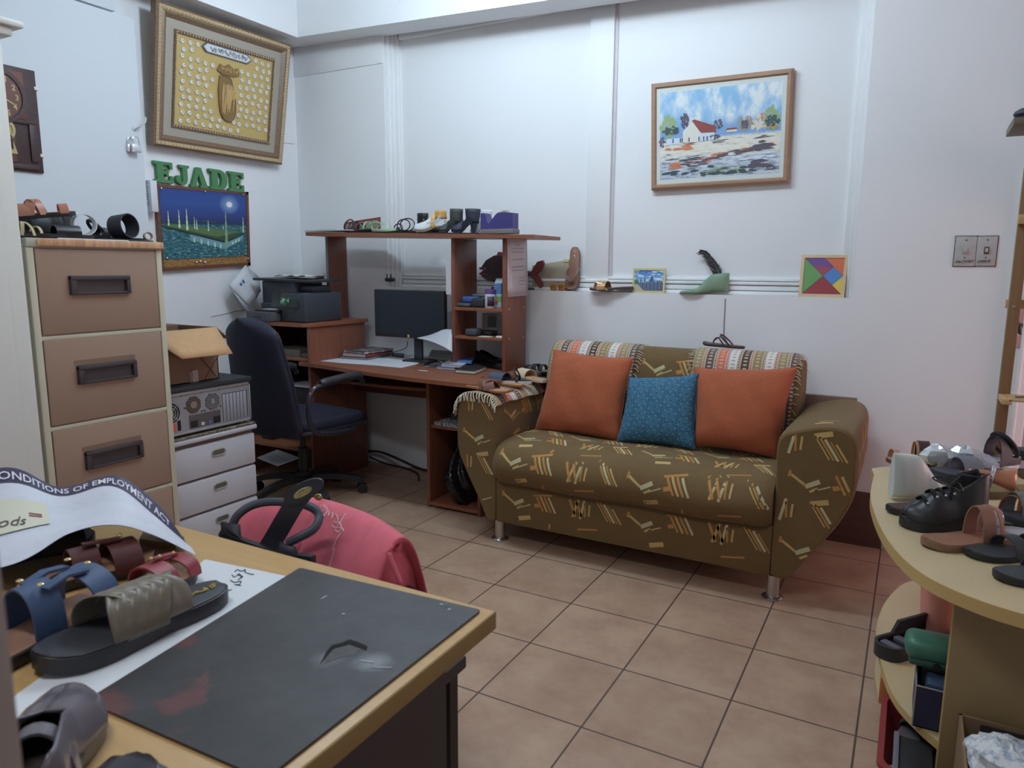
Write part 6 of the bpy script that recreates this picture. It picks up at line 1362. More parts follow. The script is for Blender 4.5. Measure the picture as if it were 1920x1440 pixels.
# gold photo frame
A_, B_, C_, D_ = lg(1186, 545, 3.575), lg(1246, 544, 3.575), at(1248, 503, 'y', 3.60), at(1188, 503, 'y', 3.60)
gf = thing('framed_photo', 'small gold framed photo of a city skyline under blue sky on the ledge', 'picture frame', (A_+B_)/2); f_ = patch(A_, B_, C_, D_)
GFM = C(196, 184, 120, metal=.5, rough=.35, k=1.4); m = MB(); d = V3((0, .006, 0)); e = V3((0, -.003, 0))
for a, b, c, dd in ((0, 1, 0, .08), (0, 1, .92, 1), (0, .05, .08, .92), (.95, 1, .08, .92)): P4 = [f_(a, c), f_(b, c), f_(b, dd), f_(a, dd)]; m.hexa([P4[0]+d, P4[1]+d, P4[1]+e, P4[0]+e, P4[3]+d, P4[2]+d, P4[2]+e, P4[3]+e])
obj('frame', m, GFM, gf)
t = NT('skyline', .35); x, y, _ = t.sep(t.uv()); n_ = t.noise(t.map(t.uv(), (3, 6, 1)), 1.3, 4); sky = t.mix(t.ramp(n_, [(.5, (0, 0, 0, 1)), (.62, (1, 1, 1, 1))]), t.ramp(y, [(.4, L(120, 176, 210)), (1, L(50, 100, 170))]), L(206, 216, 224))
m = MB(); g2 = lambda u, v, k=0: f_(.05+.9*u, .08+.84*v)+V3((0, -.0006-k, 0)); m.grid(g2, 2, 2); 
def sk(pts, mi, k): m.poly([g2(a, b, k) for a, b in pts], mi)
sk([(0, 0), (1, 0), (1, .42), (.3, .36), (0, .45)], 1, .0003); sk([(0, 0), (.35, 0), (.12, .3), (0, .32)], 3, .0009); sk([(.0, .3), (.18, .36), (.1, .55), (.0, .5)], 4, .0006)
for k in range(12):
    a = .2+.065*k; hh_ = random.Random(k).uniform(.35, .6); sk([(a, .05), (a+.055, .05), (a+.055, hh_), (a+.03, hh_+.06), (a, hh_)], 1+(k % 2), .0006+.00003*k)
sk([(.55, .45), (.55, .62), (.6, .74), (.66, .62), (.66, .45)], 2, .0012)
obj('photo', m, [t.out(sky), C(92, 104, 130), C(70, 84, 116), C(170, 160, 140), C(70, 110, 70)], gf)
# green shoe last with feather
LST = C(112, 138, 112, rough=.45, k=1.3)
def last(name, label, cat, heel, toe, W, H, mat, Lb=None, hole=None, extra=None, topcut=.42):
    T, L_ = frame(heel, toe); t_ = thing(name, label, cat, heel)
    def top(t): return H*(1-.06*(t/.3)) if t < .3 else H*.94+(H*.24-H*.94)*smooth((t-.30)/.42)-(max(0, t-.72)/.28)*H*.10
    def fn(u, v):
        t = u; a = 2*math.pi*v; W2 = hw(t, W)*(1.0 if t > .5 else .86+.2*(.5-abs(.25-t))); h_ = top(t)*(1-max(0, (t-.95)/.05)**2*.8)
        c, s_ = math.cos(a), math.sin(a); up = s_ > 0; y = W2*math.copysign(abs(c)**.65, c); zz_ = h_*.34+(h_*.66*abs(s_)**.55 if up else -h_*.34*abs(s_)**.4)
        k = max(0, (zz_/h_-.34)/.66); y *= 1-.42*k*(1-smooth((t-.45)/.3)); return (L_*t, off(t, W)+y, zz_+.012*(1-smooth((t-.25)/.4)))
    m = MB(T); m.grid(fn, 40, 28, cv=True); m.add([fn(0, j/28) for j in range(28)], [tuple(reversed(range(28)))]); m.add([fn(1, j/28) for j in range(28)], [tuple(range(28))])
    b = obj('body', m, mat, t_, ang=60)
    if hole: m = MB(T); m.blob((L_*.42, -hw(.42, W)*.62, H*.68), (.007, .004, .007), 6); obj('hole', m, C(50, 60, 52), t_)
    return t_, T, L_
t_, T_, L_ = last('shoe_last', 'green plastic shoe last on the ledge with a feather behind', 'shoe last', lg(1366, 547, 3.585), lg(1274, 545, 3.565), .075, .092, LST, hole=True)
fe = thing('feather', 'curled dark grey feather rising from behind the green shoe last', 'feather', at(1346, 516, 'y', 3.60))
qd = spline([at(u, v, 'y', 3.60) for u, v in ((1349, 518), (1346, 504), (1340, 494), (1331, 482), (1323, 473), (1313, 470))], 10)
obj('quill', MB().tube(qd, [.0025*(1-.7*i/len(qd)) for i in range(len(qd))], 5), C(90, 86, 86), fe)
m = MB(); rr = random.Random(3); N_ = len(qd)
for i in range(2, N_):
    for sg in (-1, 1):
        for _ in range(3):
            t = (qd[min(i+1, N_-1)]-qd[i-1]).normalized(); s_ = V3((-t.z, 0, t.x))*sg; f = i/N_; l = (.046 if sg > 0 else .020)*(1.15-.75*f)*rr.uniform(.5, 1.1); p = qd[i]
            m.band([p, p+(t*.5+s_)*l*.55+V3((0, rr.uniform(-.006, .006), 0)), p+(t*.9+s_*.8)*l+V3((0, rr.uniform(-.010, .010), -.004))], t, [.004, .0035, .001], .0004)
obj('barbs', m, C(66, 64, 66, rough=.8), fe)
# tangram
A_, B_, C_, D_ = lg(1497, 555, 3.565), lg(1583, 555, 3.575), at(1591, 478, 'y', 3.605), at(1504, 478, 'y', 3.60)
tg = thing('tangram_puzzle', 'wooden framed tangram puzzle of seven coloured pieces on the ledge', 'puzzle', (A_+B_)/2); f_ = patch(A_, B_, C_, D_)
nn = V3((0, .012, 0)); m = MB(); m.hexa([A_+nn, B_+nn, B_+nn*.3, A_+nn*.3, D_+nn, C_+nn, C_+nn*.3, D_+nn*.3])
for a, b, c, dd in ((0, 1, 0, .07), (0, 1, .93, 1), (0, .07, .07, .93), (.93, 1, .07, .93)): P4 = [f_(a, c), f_(b, c), f_(b, dd), f_(a, dd)]; o_ = V3((0, -.004, 0)); m.hexa([P4[0]+nn*.3, P4[1]+nn*.3, P4[1]+o_, P4[0]+o_, P4[3]+nn*.3, P4[2]+nn*.3, P4[2]+o_, P4[3]+o_])
obj('frame', m, wood(204, 176, 138, .06, 'z'), tg)
TG = lambda u, v, d: f_(.07+.86*u, .07+.86*v)+V3((0, .003-d, 0))
for pts, c in (([(0, 0), (0, 1), (.5, .5)], (92, 150, 84)), ([(0, 0), (.5, .5), (1, 0)], (146, 52, 62)), ([(0, 1), (.5, 1), (.75, .75), (.25, .75)], (108, 70, 142)), ([(.5, 1), (1, 1), (1, .5)], (206, 104, 62)), ([(.25, .75), (.75, .75), (.5, .5)], (156, 64, 84)), ([(.5, .5), (.75, .75), (1, .5), (.75, .25)], (72, 128, 196)), ([(.75, .25), (1, .5), (1, 0)], (212, 190, 62))):
    cx_ = sum(p[0] for p in pts)/len(pts); cy_ = sum(p[1] for p in pts)/len(pts); s_ = [(cx_+(a-cx_)*.985, cy_+(b-cy_)*.985) for a, b in pts]; m = MB(); n = len(s_); vs = [TG(a, b, 0) for a, b in s_]+[TG(a, b, .004) for a, b in s_]
    m.add(vs, [tuple(range(n, 2*n))]+[(i, (i+1) % n, n+(i+1) % n, n+i) for i in range(n)]); obj('puzzle_piece', m, C(*c, rough=.4), tg)
# ------------------------------------------------------------------ light switches
def switch(px, txt, label, up):
    A_, B_, C_, D_ = [at(u, v, 'y', BY) for u, v in px]; x0, x1, z0, z1 = (A_.x+D_.x)/2, (B_.x+C_.x)/2, A_.z, C_.z; xc, zc = (x0+x1)/2, (z0+z1)/2
    t_ = thing('light_switch', label, 'light switch', (xc, BY, z0)); PLT = C(158, 156, 154, k=1.6, noise=.06, ns=60, rough=.4)
    obj('plate', MB().box((x0, BY-.007, z0), (x1, BY, z1), r=.003), PLT, t_)
    m = MB(); m.box((x0-.003, BY-.003, z0-.003), (x1+.003, BY, z1+.003)); obj('grime', m, C(96, 86, 84), t_)
    m = MB(); m.box((xc-.009, BY-.010, zc-.012), (xc+.009, BY-.005, zc+.018), r=.002); ro = obj('surround', m, C(160, 158, 154) if not up else C(74, 72, 72), t_)
    m = MB(); m.box((xc-.005, BY-.017, zc-.004), (xc+.005, BY-.008, zc+.012), r=.002); obj('toggle', m, C(184, 182, 178, k=1.2), t_)
    for dz_ in (.041, -.030): obj('screw', MB().blob((xc, BY-.007, zc+dz_+.004), .0032, 4), C(84, 78, 72), t_)
    m = MB(); wd = (x1-x0)*.84; m.text(txt, lambda x_, y_: (x0+.006+x_, BY-.0078, z0+.012+y_+.05*x_), .0140, shear=.25, bold=.0003); obj('lettering', m, C(58, 58, 78), t_)
switch([(1788, 499), (1828, 498.5), (1832, 443), (1792, 444)], 'FACTORY', 'left light switch plate with FACTORY handwritten on it', False)
switch([(1829, 498.5), (1866, 498), (1871, 443), (1832, 443)], 'OFFICE', 'right light switch plate with OFFICE handwritten on it', True)
# ------------------------------------------------------------------ foreground desk
DZ = .75; DXR = -.508; DYB = .872
fd = thing('office_desk', 'light wood office desk in the foreground with a black blotter', 'desk', (-1.1, .35, 0))
FW = wood(188, 150, 90, .07, 'x', rough=.38, k=1.2); FE = C(138, 114, 56, rough=.55, k=1.1)
m = MB(); m.box((-1.75, -.05, DZ-.028), (DXR, DYB, DZ), r=.0015); obj('tabletop', m, FW, fd)
m = MB(); m.box((DXR-.001, -.05, DZ-.0278), (DXR+.0015, DYB+.001, DZ-.0012), r=.0008); m.box((-1.75, DYB-.001, DZ-.0278), (DXR, DYB+.0015, DZ-.0012), r=.0008); obj('edge_band', m, FE, fd)
BP = C(44, 38, 36, rough=.6, k=1.2)
obj('side_panel', MB().box((-.555, .0, 0), (-.530, .775, DZ-.028), r=.002), BP, fd); obj('side_panel', MB().box((-1.72, .0, 0), (-1.695, .775, DZ-.028), r=.002), BP, fd); obj('back_panel', MB().box((-1.695, .74, .2), (-.555, .76, DZ-.028), r=.002), BP, fd)
# blotter
def d_(u, v, h=0): return at(u, v, 'z', DZ+h)
pts = [d_(160, 1313, .004), V3((-.5235, .447, DZ+.004)), d_(902, 1143, .004), d_(562, 1064, .004)]
bt = NT('blotter', .45, .5); p_ = bt.pos(); n1 = bt.noise(p_, 9, 5, .6); n2 = bt.noise(p_, 26, 5, .7)
mpx = bt.sep(p_)[0]
redm = bt.math('MULTIPLY', bt.ramp(bt.noise(p_, 14, 3), [(.5, (0, 0, 0, 1)), (.6, (1, 1, 1, 1))]), bt.math('LESS_THAN', bt.math('ADD', bt.math('ADD', mpx, bt.math('MULTIPLY', bt.sep(p_)[1], .9)), bt.math('MULTIPLY', n2, .06)), -.20))
col = bt.ramp(n1, [(.3, L(38, 37, 38)), (.7, L(53, 52, 54))]); col = bt.mix(bt.math('MULTIPLY', redm, .55), col, L(104, 54, 52))
def scuff(cx_, cy_, r, amt, c):
    global col
    dd = bt.n('ShaderNodeVectorMath', operation='DISTANCE'); bt.put(dd.inputs[0], p_); dd.inputs[1].default_value = (cx_, cy_, DZ+.005)
    f = bt.ramp(bt.math('ADD', dd.outputs['Value'], bt.math('MULTIPLY', n2, r*.9)), [(r*.55, (1, 1, 1, 1)), (r*1.25, (0, 0, 0, 1))]); col = bt.mix(bt.math('MULTIPLY', f, amt), col, L(*c))
hc = d_(650, 1225, .004); s1 = d_(700, 1240, .004); s2 = d_(610, 1235, .004)
scuff(s1.x, s1.y, .035, .55, (136, 140, 146)); scuff(s2.x, s2.y, .03, .45, (120, 124, 130)); 
s3 = d_(560, 1060+60, .004)
BLOT = bt.out(col, n2, .25, .002); bt.put(bt.P.inputs['Roughness'], bt.math('ADD', bt.math('MULTIPLY', n2, .25), .36))
tm = thing('desk_blotter', 'worn black rectangular blotter with a torn hole on the desk', 'desk mat', (sum((p for p in pts), V3())/4).to_tuple()[:2]+(DZ,))
def rc(P, k=.006):   # rounded corner outline
    out = []; n = len(P)
    for i in range(n):
        a, b, c = P[i-1], P[i], P[(i+1) % n]; u = (a-b).normalized(); w_ = (c-b).normalized()
        for t in (0, .5, 1): q_ = (b+u*k*(1-t)**2+w_*k*t*t); out.append((q_.x, q_.y))
    return out
obj('sheet', MB().prism(rc(pts), (0, 0, DZ+.0005), (1, 0, 0), (0, 1, 0), .0035), BLOT, tm)
hole = [(613, 1222), (622, 1211), (640, 1206), (655, 1200), (672, 1206), (688, 1212), (686, 1219), (674, 1218), (664, 1228), (640, 1232), (620, 1240), (606, 1246)]
lip = [(600, 1246), (612, 1222), (622, 1210), (640, 1205.5), (655, 1199), (672, 1204), (689, 1212), (687, 1219), (672, 1214), (655, 1208), (640, 1212), (626, 1216), (618, 1224)]
m = MB(); m.prism([(p.x, p.y) for p in (d_(u, v, .0042) for u, v in hole)], (0, 0, DZ+.004), (1, 0, 0), (0, 1, 0), .0003); obj('worn_patch', m, C(74, 74, 74, rough=.7, noise=.2, ns=80), tm)
m = MB(); m.prism([(p.x, p.y) for p in (d_(u, v, .0045) for u, v in lip)], (0, 0, DZ+.0043), (1, 0, 0), (0, 1, 0), .0006); obj('tear', m, C(14, 14, 15, rough=.9), tm)
m = MB()
for u, v, u2, v2 in ((603, 1123, 612, 1117), (826, 1132, 830, 1134), (835, 1138, 840, 1137), (841, 1144, 843, 1141), (643, 1150, 645, 1152), (700, 1251, 735, 1252), (676, 1238, 700, 1242)): m.band([d_(u, v, .0046), d_(u2, v2, .0046)], (.6, .8, 0), .004, .0005)
obj('scratch', m, C(150, 154, 160), tm)
# white sheet under the blotter with pen doodles
pts = [d_(385, 1049, .0003), d_(400, 1052, .0003), d_(536, 1080, .0003), d_(540, 1110, .0003), V3((-.78, .40, 0)), V3((-.86, .36, 0)), d_(34, 1300, .0003)]
m = MB(); m.prism([(p.x, p.y) for p in pts], (0, 0, DZ), (1, 0, 0), (0, 1, 0), .0005); pp_ = obj('paper_sheet', m, C(206, 212, 216, k=1.2)); tag(pp_, 'white sheet with pen doodles partly under the black blotter', 'paper')
m = MB()
for st in ([(440, 1072), (446, 1068), (452, 1071), (460, 1068), (459, 1072), (468, 1076), (476, 1077)], [(435, 1078), (440, 1082), (448, 1076), (452, 1082), (446, 1088)], [(432, 1088), (440, 1092), (452, 1090), (448, 1096), (440, 1096), (452, 1098)], [(414, 1096), (418, 1100), (424, 1097), (423, 1103), (430, 1107), (434, 1105)], [(446, 1078), (455, 1081), (448, 1086)]): m.tube(spline([d_(u, v, .0011) for u, v in st], 3), .0009, 4)
obj('doodle', m, C(44, 44, 52), pp_)
# ------------------------------------------------------------------ poster draped over the sandals
near = [V3((-1.40, .46, DZ+.006)), at(10, 1062, 'z', DZ+.045), at(130, 1000, 'z', DZ+.075), at(215, 984, 'z', DZ+.085), at(290, 1004, 'z', DZ+.058), at(368, 1042, 'z', DZ+.018)]
far = [V3((-1.70, .60, DZ+.03)), at(0, 877, 'z', DZ+.115), at(112, 913, 'z', DZ+.085), at(215, 892, 'z', DZ+.105), at(290, 940, 'z', DZ+.06), at(345, 1010, 'z', DZ+.012)]
ns, fs_ = spline(near, 12), spline(far, 12); NS = len(ns)-1
def smp(P, t): 
    x = t*NS; k = min(NS-1, int(x)); return P[k].lerp(P[k+1], x-k)
def po(s_, t, d=0):
    p = smp(ns, s_).lerp(smp(fs_, s_), t); b = math.sin(math.pi*min(1, s_*1.0))
    p = p+V3((0, 0, -.012*math.sin(math.pi*t)*b+.004*math.sin(7*s_+4*t)*math.sin(math.pi*t)))
    return p+V3((.25*d, -.35*d, d))
ps = thing('poster', 'large printed white poster with a dark blue heading band draped over sandals', 'poster', po(.6, .0))
pgm = NT('poster_paper', .45); x, y, _ = pgm.sep(pgm.uv()); n_ = pgm.noise(pgm.map(pgm.uv(), (26, 150, 1)), 1, 4, .7); n2 = pgm.noise(pgm.map(pgm.uv(), (3, 2, 1)), 1.2, 2)
txt = pgm.math('MULTIPLY', pgm.math('GREATER_THAN', pgm.math('SINE', pgm.math('MULTIPLY', y, 300)), .2), pgm.math('GREATER_THAN', n_, .52)); blk_ = pgm.math('GREATER_THAN', pgm.math('ADD', pgm.math('SINE', pgm.math('MULTIPLY', y, 22)), pgm.math('MULTIPLY', n2, 1.2)), .35)
pc_ = pgm.mix(pgm.math('MULTIPLY', pgm.math('MULTIPLY', txt, blk_), .42), L(204, 210, 222, 1.15), L(146, 152, 166))
sx = pgm.n('ShaderNodeMapRange', interpolation_type='SMOOTHSTEP'); pgm.put(sx.inputs['Value'], x); sx.inputs['From Min'].default_value = .5; sx.inputs['From Max'].default_value = .95; sx.inputs['To Min'].default_value = .84; sx.inputs['To Max'].default_value = .50
band = pgm.math('GREATER_THAN', y, sx.outputs[0]); pc_ = pgm.mix(band, pc_, L(54, 50, 78))
frm = pgm.math('GREATER_THAN', x, .985); 
PST = pgm.out(pc_)
m = MB(); m.grid(po, 96, 24); obj('sheet', m, PST, ps, ang=80); 
m = MB(); m.grid(lambda s_, t: po(s_, t, -.0012), 60, 16); obj('backing', m, C(46, 42, 66, k=1.2), ps, ang=80)
def warp(s0, ks):
    def f(a, b):
        s_ = s0+ks*a; t0 = .84-.34*smooth((s_-.5)/.45); return po(s_, t0+(1-t0)*(.22+.72*b), .0012)
    return f
m = MB()
m.text('BASIC CONDITIONS OF EMPLOYMENT ACT', warp(.035, .0432), 1.0, shear=.0, bold=.012)
obj('heading', m, C(214, 214, 224, k=1.2), ps)
# yellow note lying on the poster
nt = thing('note', 'pale yellow note with handwriting lying on the poster at the left edge', 'note', po(.22, .45))
m = MB(); m.grid(lambda u, v: po(.10+.24*u, .25+(.42-.10*u)*v+.10*u, .0025), 10, 6); obj('paper', m, C(206, 206, 186, k=1.15), nt)
m = MB(); m.text('ods', lambda a, b: po(.185+.05*a, .36+.15*b, .0035), 1.0, shear=.3); obj('handwriting', m, C(70, 66, 64), nt)
m = MB()
for k in range(2): m.band([po(.27+.0*k, .50-.03*k, .0035), po(.29, .495-.03*k, .0035), po(.315, .49-.03*k, .0035)], (0, 0, 1), .003, .0004)
obj('print', m, C(150, 96, 92), nt)
# small brown carton under the poster corner
q0, q1, q2, q3 = d_(262, 1020), d_(330, 1030), d_(346, 1016), d_(270, 1003)
m = MB(); m.hexa([q0, q1, q2, q3]+[p+V3((0, 0, .010)) for p in (q0, q1, q2, q3)]); tag(obj('envelope', m, C(140, 110, 78)), 'small brown envelope peeping from below the right corner of the poster', 'envelope')
# ------------------------------------------------------------------ sandals on the desk
STB = C(52, 74, 108, rough=.55); MAR = C(76, 40, 40, rough=.35); RED = C(132, 44, 54, rough=.45); SOLB = C(34, 34, 38, rough=.5)
GST = C(206, 190, 130, metal=.8, rough=.25, k=1.4)
# black soled mule with gathered olive strap
h, to = d_(418, 1118, .003), d_(72, 1268, .003)
T_, L_ = frame(h, to)
MULE = C(96, 90, 74, rough=.36, noise=.05, ns=80)
t_ = sandal('mule', 'black soled flat mule with gathered olive gold straps and gold heel stamp', 'sandal', h, to, W=.098, th=.021, sole=C(34, 34, 40, rough=.45), insole=C(44, 46, 52, rough=.55), mark=(.06, .014, 9, C(170, 146, 60)))
def mule_strap(tA, tB, w_, hgt, mat, nm, lift=0):
    mb = MB(T_)
    def fn(u, v):
        s_ = u; a = math.pi*s_; t = tA+(tB-tA)*(.5-.5*math.cos(a)); y = -hw((tA if s_ < .5 else tB), .098)*math.cos(a)*1.03+off(t, .098)
        x = L_*t+(v-.5)*w_*(1+.25*math.sin(a)); z = .018+lift+hgt*math.sin(a)**.8+.0035*abs(math.sin(v*math.pi*4.5))*math.sin(a)+.0; return (x, y, z)
    mb.grid(fn, 30, 36); return obj(nm, mb, mat, t_, solid=.002, ang=60)
mule_strap(.40, .58, .075, .050, MULE, 'strap'); mule_strap(.62, .42, .070, .048, C(112, 107, 94, rough=.38), 'strap', .004)
# blue strapped sandal
h, to = d_(-60, 1275, .004), d_(222, 1122, .006)
t_ = sandal('sandal', 'tan soled sandal with broad blue straps and gold studs', 'sandal', h+V3((0, 0, .0)), to, W=.10, th=.015, sole=SOLB, insole=C(128, 92, 70, rough=.6, noise=.08, ns=30), straps=[('band', .40, .44, .070, .042, STB), ('band', .74, .70, .064, .042, STB)])
T2, L2 = frame(h, to)
m = MB(T2); 
for yy_ in (-.02, .016): m.band([(L2*(.43+.28*k/6), yy_+off(.5, .1), .018+.064-.002*abs(k-3)) for k in range(7)], (0, 1, 0), .015, .004)
lk = obj('link_strap', m, STB, t_)
for x_ in (.41, .73):
    for y_ in (-.02, .016): obj('stud', MB(T2).blob((L2*x_, y_+off(.5, .1), .018+.067), (.0045, .0045, .002), 5), GST, t_)
# red strapped sandal
h, to = d_(120, 1190, .004), d_(358, 1078, .004)
t_ = sandal('sandal', 'tan sandal with red leather straps and gold studs behind the mule', 'sandal', h, to, W=.078, th=.016, sole=SOLB, insole=C(140, 102, 72, rough=.55), straps=[('band', .68, .68, .032, .032, RED), ('band', .90, .88, .028, .022, RED)])
T3, L3 = frame(h, to)
m = MB(T3); m.band([(L3*(.70+.2*k/5), .006, .018+.033-.0012*k) for k in range(6)], (0, 1, 0), .012, .003); obj('link_strap', m, RED, t_)
for x_, z_ in ((.69, .052), (.76, .050), (.88, .046)): obj('stud', MB(T3).blob((L3*x_, .006, z_), .0035, 5), GST, t_)
# maroon strapped sandal under the poster
h, to = d_(0, 1118, .004), d_(290, 1050, .006)
t_ = sandal('sandal', 'tan sandal with wide dark maroon straps beneath the poster', 'sandal', h+V3((.03, .01, 0)), to, W=.082, th=.013, sole=SOLB, insole=C(140, 104, 76, rough=.55), straps=[('band', .46, .46, .044, .04, MAR), ('band', .74, .74, .040, .044, MAR)])
T4, L4 = frame(h+V3((.03, .01, 0)), to)
obj('link_strap', MB(T4).band([(L4*(.46+.28*k/5), -.004, .060-.001*k) for k in range(6)], (0, 1, 0), .012, .003), MAR, t_); obj('stud', MB(T4).blob((L4*.74, -.004, .060), .004, 5), GST, t_)
# dark sandal added so the gap under the poster reads as shade
h, to = d_(-90, 1110, .004), d_(160, 1040, .004)
sandal('sandal', 'added dark brown sandal filling out the shade under the poster', 'sandal', h+V3((-.06, .05, 0)), to+V3((-.06, .05, 0)), W=.085, th=.012, sole=SOLB, insole=C(56, 44, 40), straps=[('band', .35, .35, .038, .07, C(50, 40, 40)), ('band', .68, .68, .036, .07, C(54, 40, 38))])
# grey court shoe at the lower left corner
PGM = C(96, 92, 100, rough=.22, k=1.25); PSO = C(92, 84, 68, rough=.4)
h, to = V3((-.752, .395, DZ+.001)), V3((-.80, .185, DZ+.001))
h, to = d_(128, 1352, .001), d_(60, 1600, .001)
def px_(T, L_, t_, top_h, W, hh, th):
    mb = MB(T); mb.band([(L_*.30+.03*math.cos(a)*.2, hw(.3, W)*math.cos(a)*1.02, hh*.6+th+.052*math.sin(a)) for a in np.linspace(0, math.pi, 14)], (1, 0, 0), .018, .003); obj('strap', mb, PGM, t_)
shoe('court_shoe', 'glossy grey shoe with a wedge sole at the lower left desk corner', 'shoe', to, h, W=.085, h=.045, topen=.5, hh=.02, sole=PSO, upper=PGM, lining=C(70, 60, 56), vamp=.05, toeh=.034, th=.016, heelblock=.45, extra=px_)
h, to = d_(268, 1436, .001), d_(120, 1570, .001)
t_ = sandal('sandal', 'dark shiny strap sandal just peeping in at the bottom edge of the desk', 'sandal', to, h, W=.07, th=.008, sole=SOLB, insole=C(56, 50, 56, rough=.3), straps=[('band', .78, .78, .008, .03, C(44, 42, 54, rough=.25))]); T5, L5 = frame(to, h); obj('eyelet', MB(T5).blob((L5*.9, .012, .0115), (.004, .004, .0012), 5), C(186, 150, 96), t_)
# ------------------------------------------------------------------ handbag and pink shirt behind the desk
BG = C(40, 42, 52, rough=.5, k=1.25); BGT = C(54, 60, 72, rough=.4, k=1.25)
by = .93
hb = thing('handbag', 'black leather handbag with tube handles and a buckled strap behind the desk', 'handbag', (-1.0, .98, .42))
m = MB(); xs = (-1.17, -.84); zt_ = at(520, 1018, 'y', by).z
A = lambda u, v, y=by: at(u, v, 'y', y)
rim = [A(415, 1005), A(430, 997), A(446, 1004), A(500, 1022), A(540, 1034), A(592, 1040)]
m = MB()
zl = .45; vs = []
m.add([V3((p.x, by-.012, p.z)) for p in rim]+[V3((p.x, by+.0, p.z)) for p in rim]+[V3((p.x, by+.0, zl)) for p in rim]+[V3((p.x, by-.012, zl)) for p in rim], [q for k in range(len(rim)-1) for q in ((k, k+1, 6+k+1, 6+k), (6+k, 6+k+1, 12+k+1, 12+k), (12+k, 12+k+1, 18+k+1, 18+k), (18+k, 18+k+1, k+1, k))]+[(0, 6, 12, 18), (5, 23, 17, 11)])
obj('body', m, BG, hb)
def flap(px, y): m = MB(); P_ = [A(u, v, y) for u, v in px]; m.add(P_, [tuple(range(len(P_)))]); return obj('handle_tab', m, BG, hb, solid=.006)
flap([(411, 1003), (417, 991), (415, 978), (448, 984), (450, 1006), (465, 1014), (520, 1030), (470, 1024)], .925); flap([(526, 1016), (533, 1021), (553, 1026), (560, 1056), (522, 1046)], .925)
hp2 = spline([A(436, 984), A(446, 966, .94), A(470, 949, .96), A(505, 941, .98), A(560, 944, 1.0), A(590, 955, 1.0), A(598, 971, .99), A(588, 992, .965), A(560, 1008, .94), A(540, 1018, .93)], 6)
obj('handle', MB().tube(hp2, .0085, 10), BGT, hb)
sp4 = [A(500, 1032, .935), A(516, 1006, .945), A(540, 965, .955), A(560, 934, .965), A(570, 921, .97)]
st4 = spline(sp4, 6); ac = V3((.78, .42, .12)); ws = [.048+.016*smooth((i/len(st4)-.5)*2) for i in range(len(st4))]
# rounded strap end
c = A(575, 921, .97); ring_ = [c]
m = MB(); m.band(st4, ac, ws, .005); e = (sp4[-1]-sp4[-2]).normalized(); 
m.prism([(.033*math.cos(a), .033*math.sin(a)) for a in np.linspace(0, 6.283, 21)[:-1]], sp4[-1]-ac.normalized().cross(e)*.0025, ac.normalized(), e, .006)
st_ = obj('strap', m, BG, hb)
nrm = ac.normalized().cross(e); nrm = nrm if nrm.y < 0 else -nrm
pz = sp4[-1]-e*.002+nrm*.004; m = MB(); R3 = Matrix((ac.normalized(), e, ac.normalized().cross(e))).transposed()
m.lathe([(.0155, -.001), (.0155, .002), (.011, .0035), (.006, .002), (.005, .004), (0, .004)] if ac.cross(e).y < 0 else [(.0155, .001), (.0155, -.002), (.011, -.0035), (.006, -.002), (.005, -.004), (0, -.004)], pz, 20, 0, R3); obj('gold_stud', m, C(160, 146, 96, metal=.6, rough=.3, k=1.3), st_)
obj('gold_clasp', MB().blob(A(597, 932, .99), (.010, .005, .007), 5), C(190, 150, 96, metal=.7, rough=.25, k=1.4), st_)
# stool the bag stands on
stl = thing('stool', 'low dark stool hidden behind the desk beneath the handbag', 'stool', (-.98, 1.06, 0)); obj('seat', MB().box((-1.2, .90, .40), (-.78, 1.22, .43), r=.006), BP, stl)
for x, y in ((-1.17, .93), (-.81, .93), (-1.17, 1.19), (-.81, 1.19)): obj('leg', MB().box((x-.015, y-.015, 0), (x+.015, y+.015, .40)), BP, stl)
# pink shirt draped behind the bag
PK = C(172, 78, 92, rough=.9, k=1.85, noise=.06, ns=30, bump=.15)
ts = thing('pink_shirt', 'crumpled pink shirt with white script heaped behind the black handbag', 'shirt', (-.95, 1.12, .43))
edge = [(446, 1000), (452, 968), (475, 948), (520, 936), (560, 934), (600, 938), (640, 950), (680, 966), (712, 985), (738, 1004), (748, 1012), (740, 1030), (752, 1060), (757, 1100)]
crest = spline([A(u, v, 1.10+.05*math.sin(i*.5)) for i, (u, v) in enumerate(edge)], 5); NC = len(crest)-1
def cloth(u, v):
    p = crest[min(NC, int(u*NC))]; 
    if v < .5:     # front fall towards the camera
        t = 1-v*2; y = p.y-.155*t**.8-.012*math.sin(11*u+2*t)*t; z = p.z-.30*t**1.5-.012*math.sin(17*u)*t+.008*math.sin(9*u+5*t)*t
    else:
        t = v*2-1; y = p.y+.13*t**.8+.01*math.sin(13*u)*t; z = p.z-.24*t**1.6
    return V3((p.x+.012*math.sin(8*u+6*v)*abs(2*v-1), y, max(.435, z)))
m = MB(); m.grid(cloth, 70, 30); obj('cloth', m, PK, ts, solid=.003, ang=80)
slv = [A(706, 1052, 1.02), A(720, 1030, 1.03), A(738, 1022, 1.05), A(748, 1036, 1.06), A(755, 1066, 1.07), A(760, 1110, 1.07), A(700, 1110, 1.02), A(690, 1070, 1.0)]
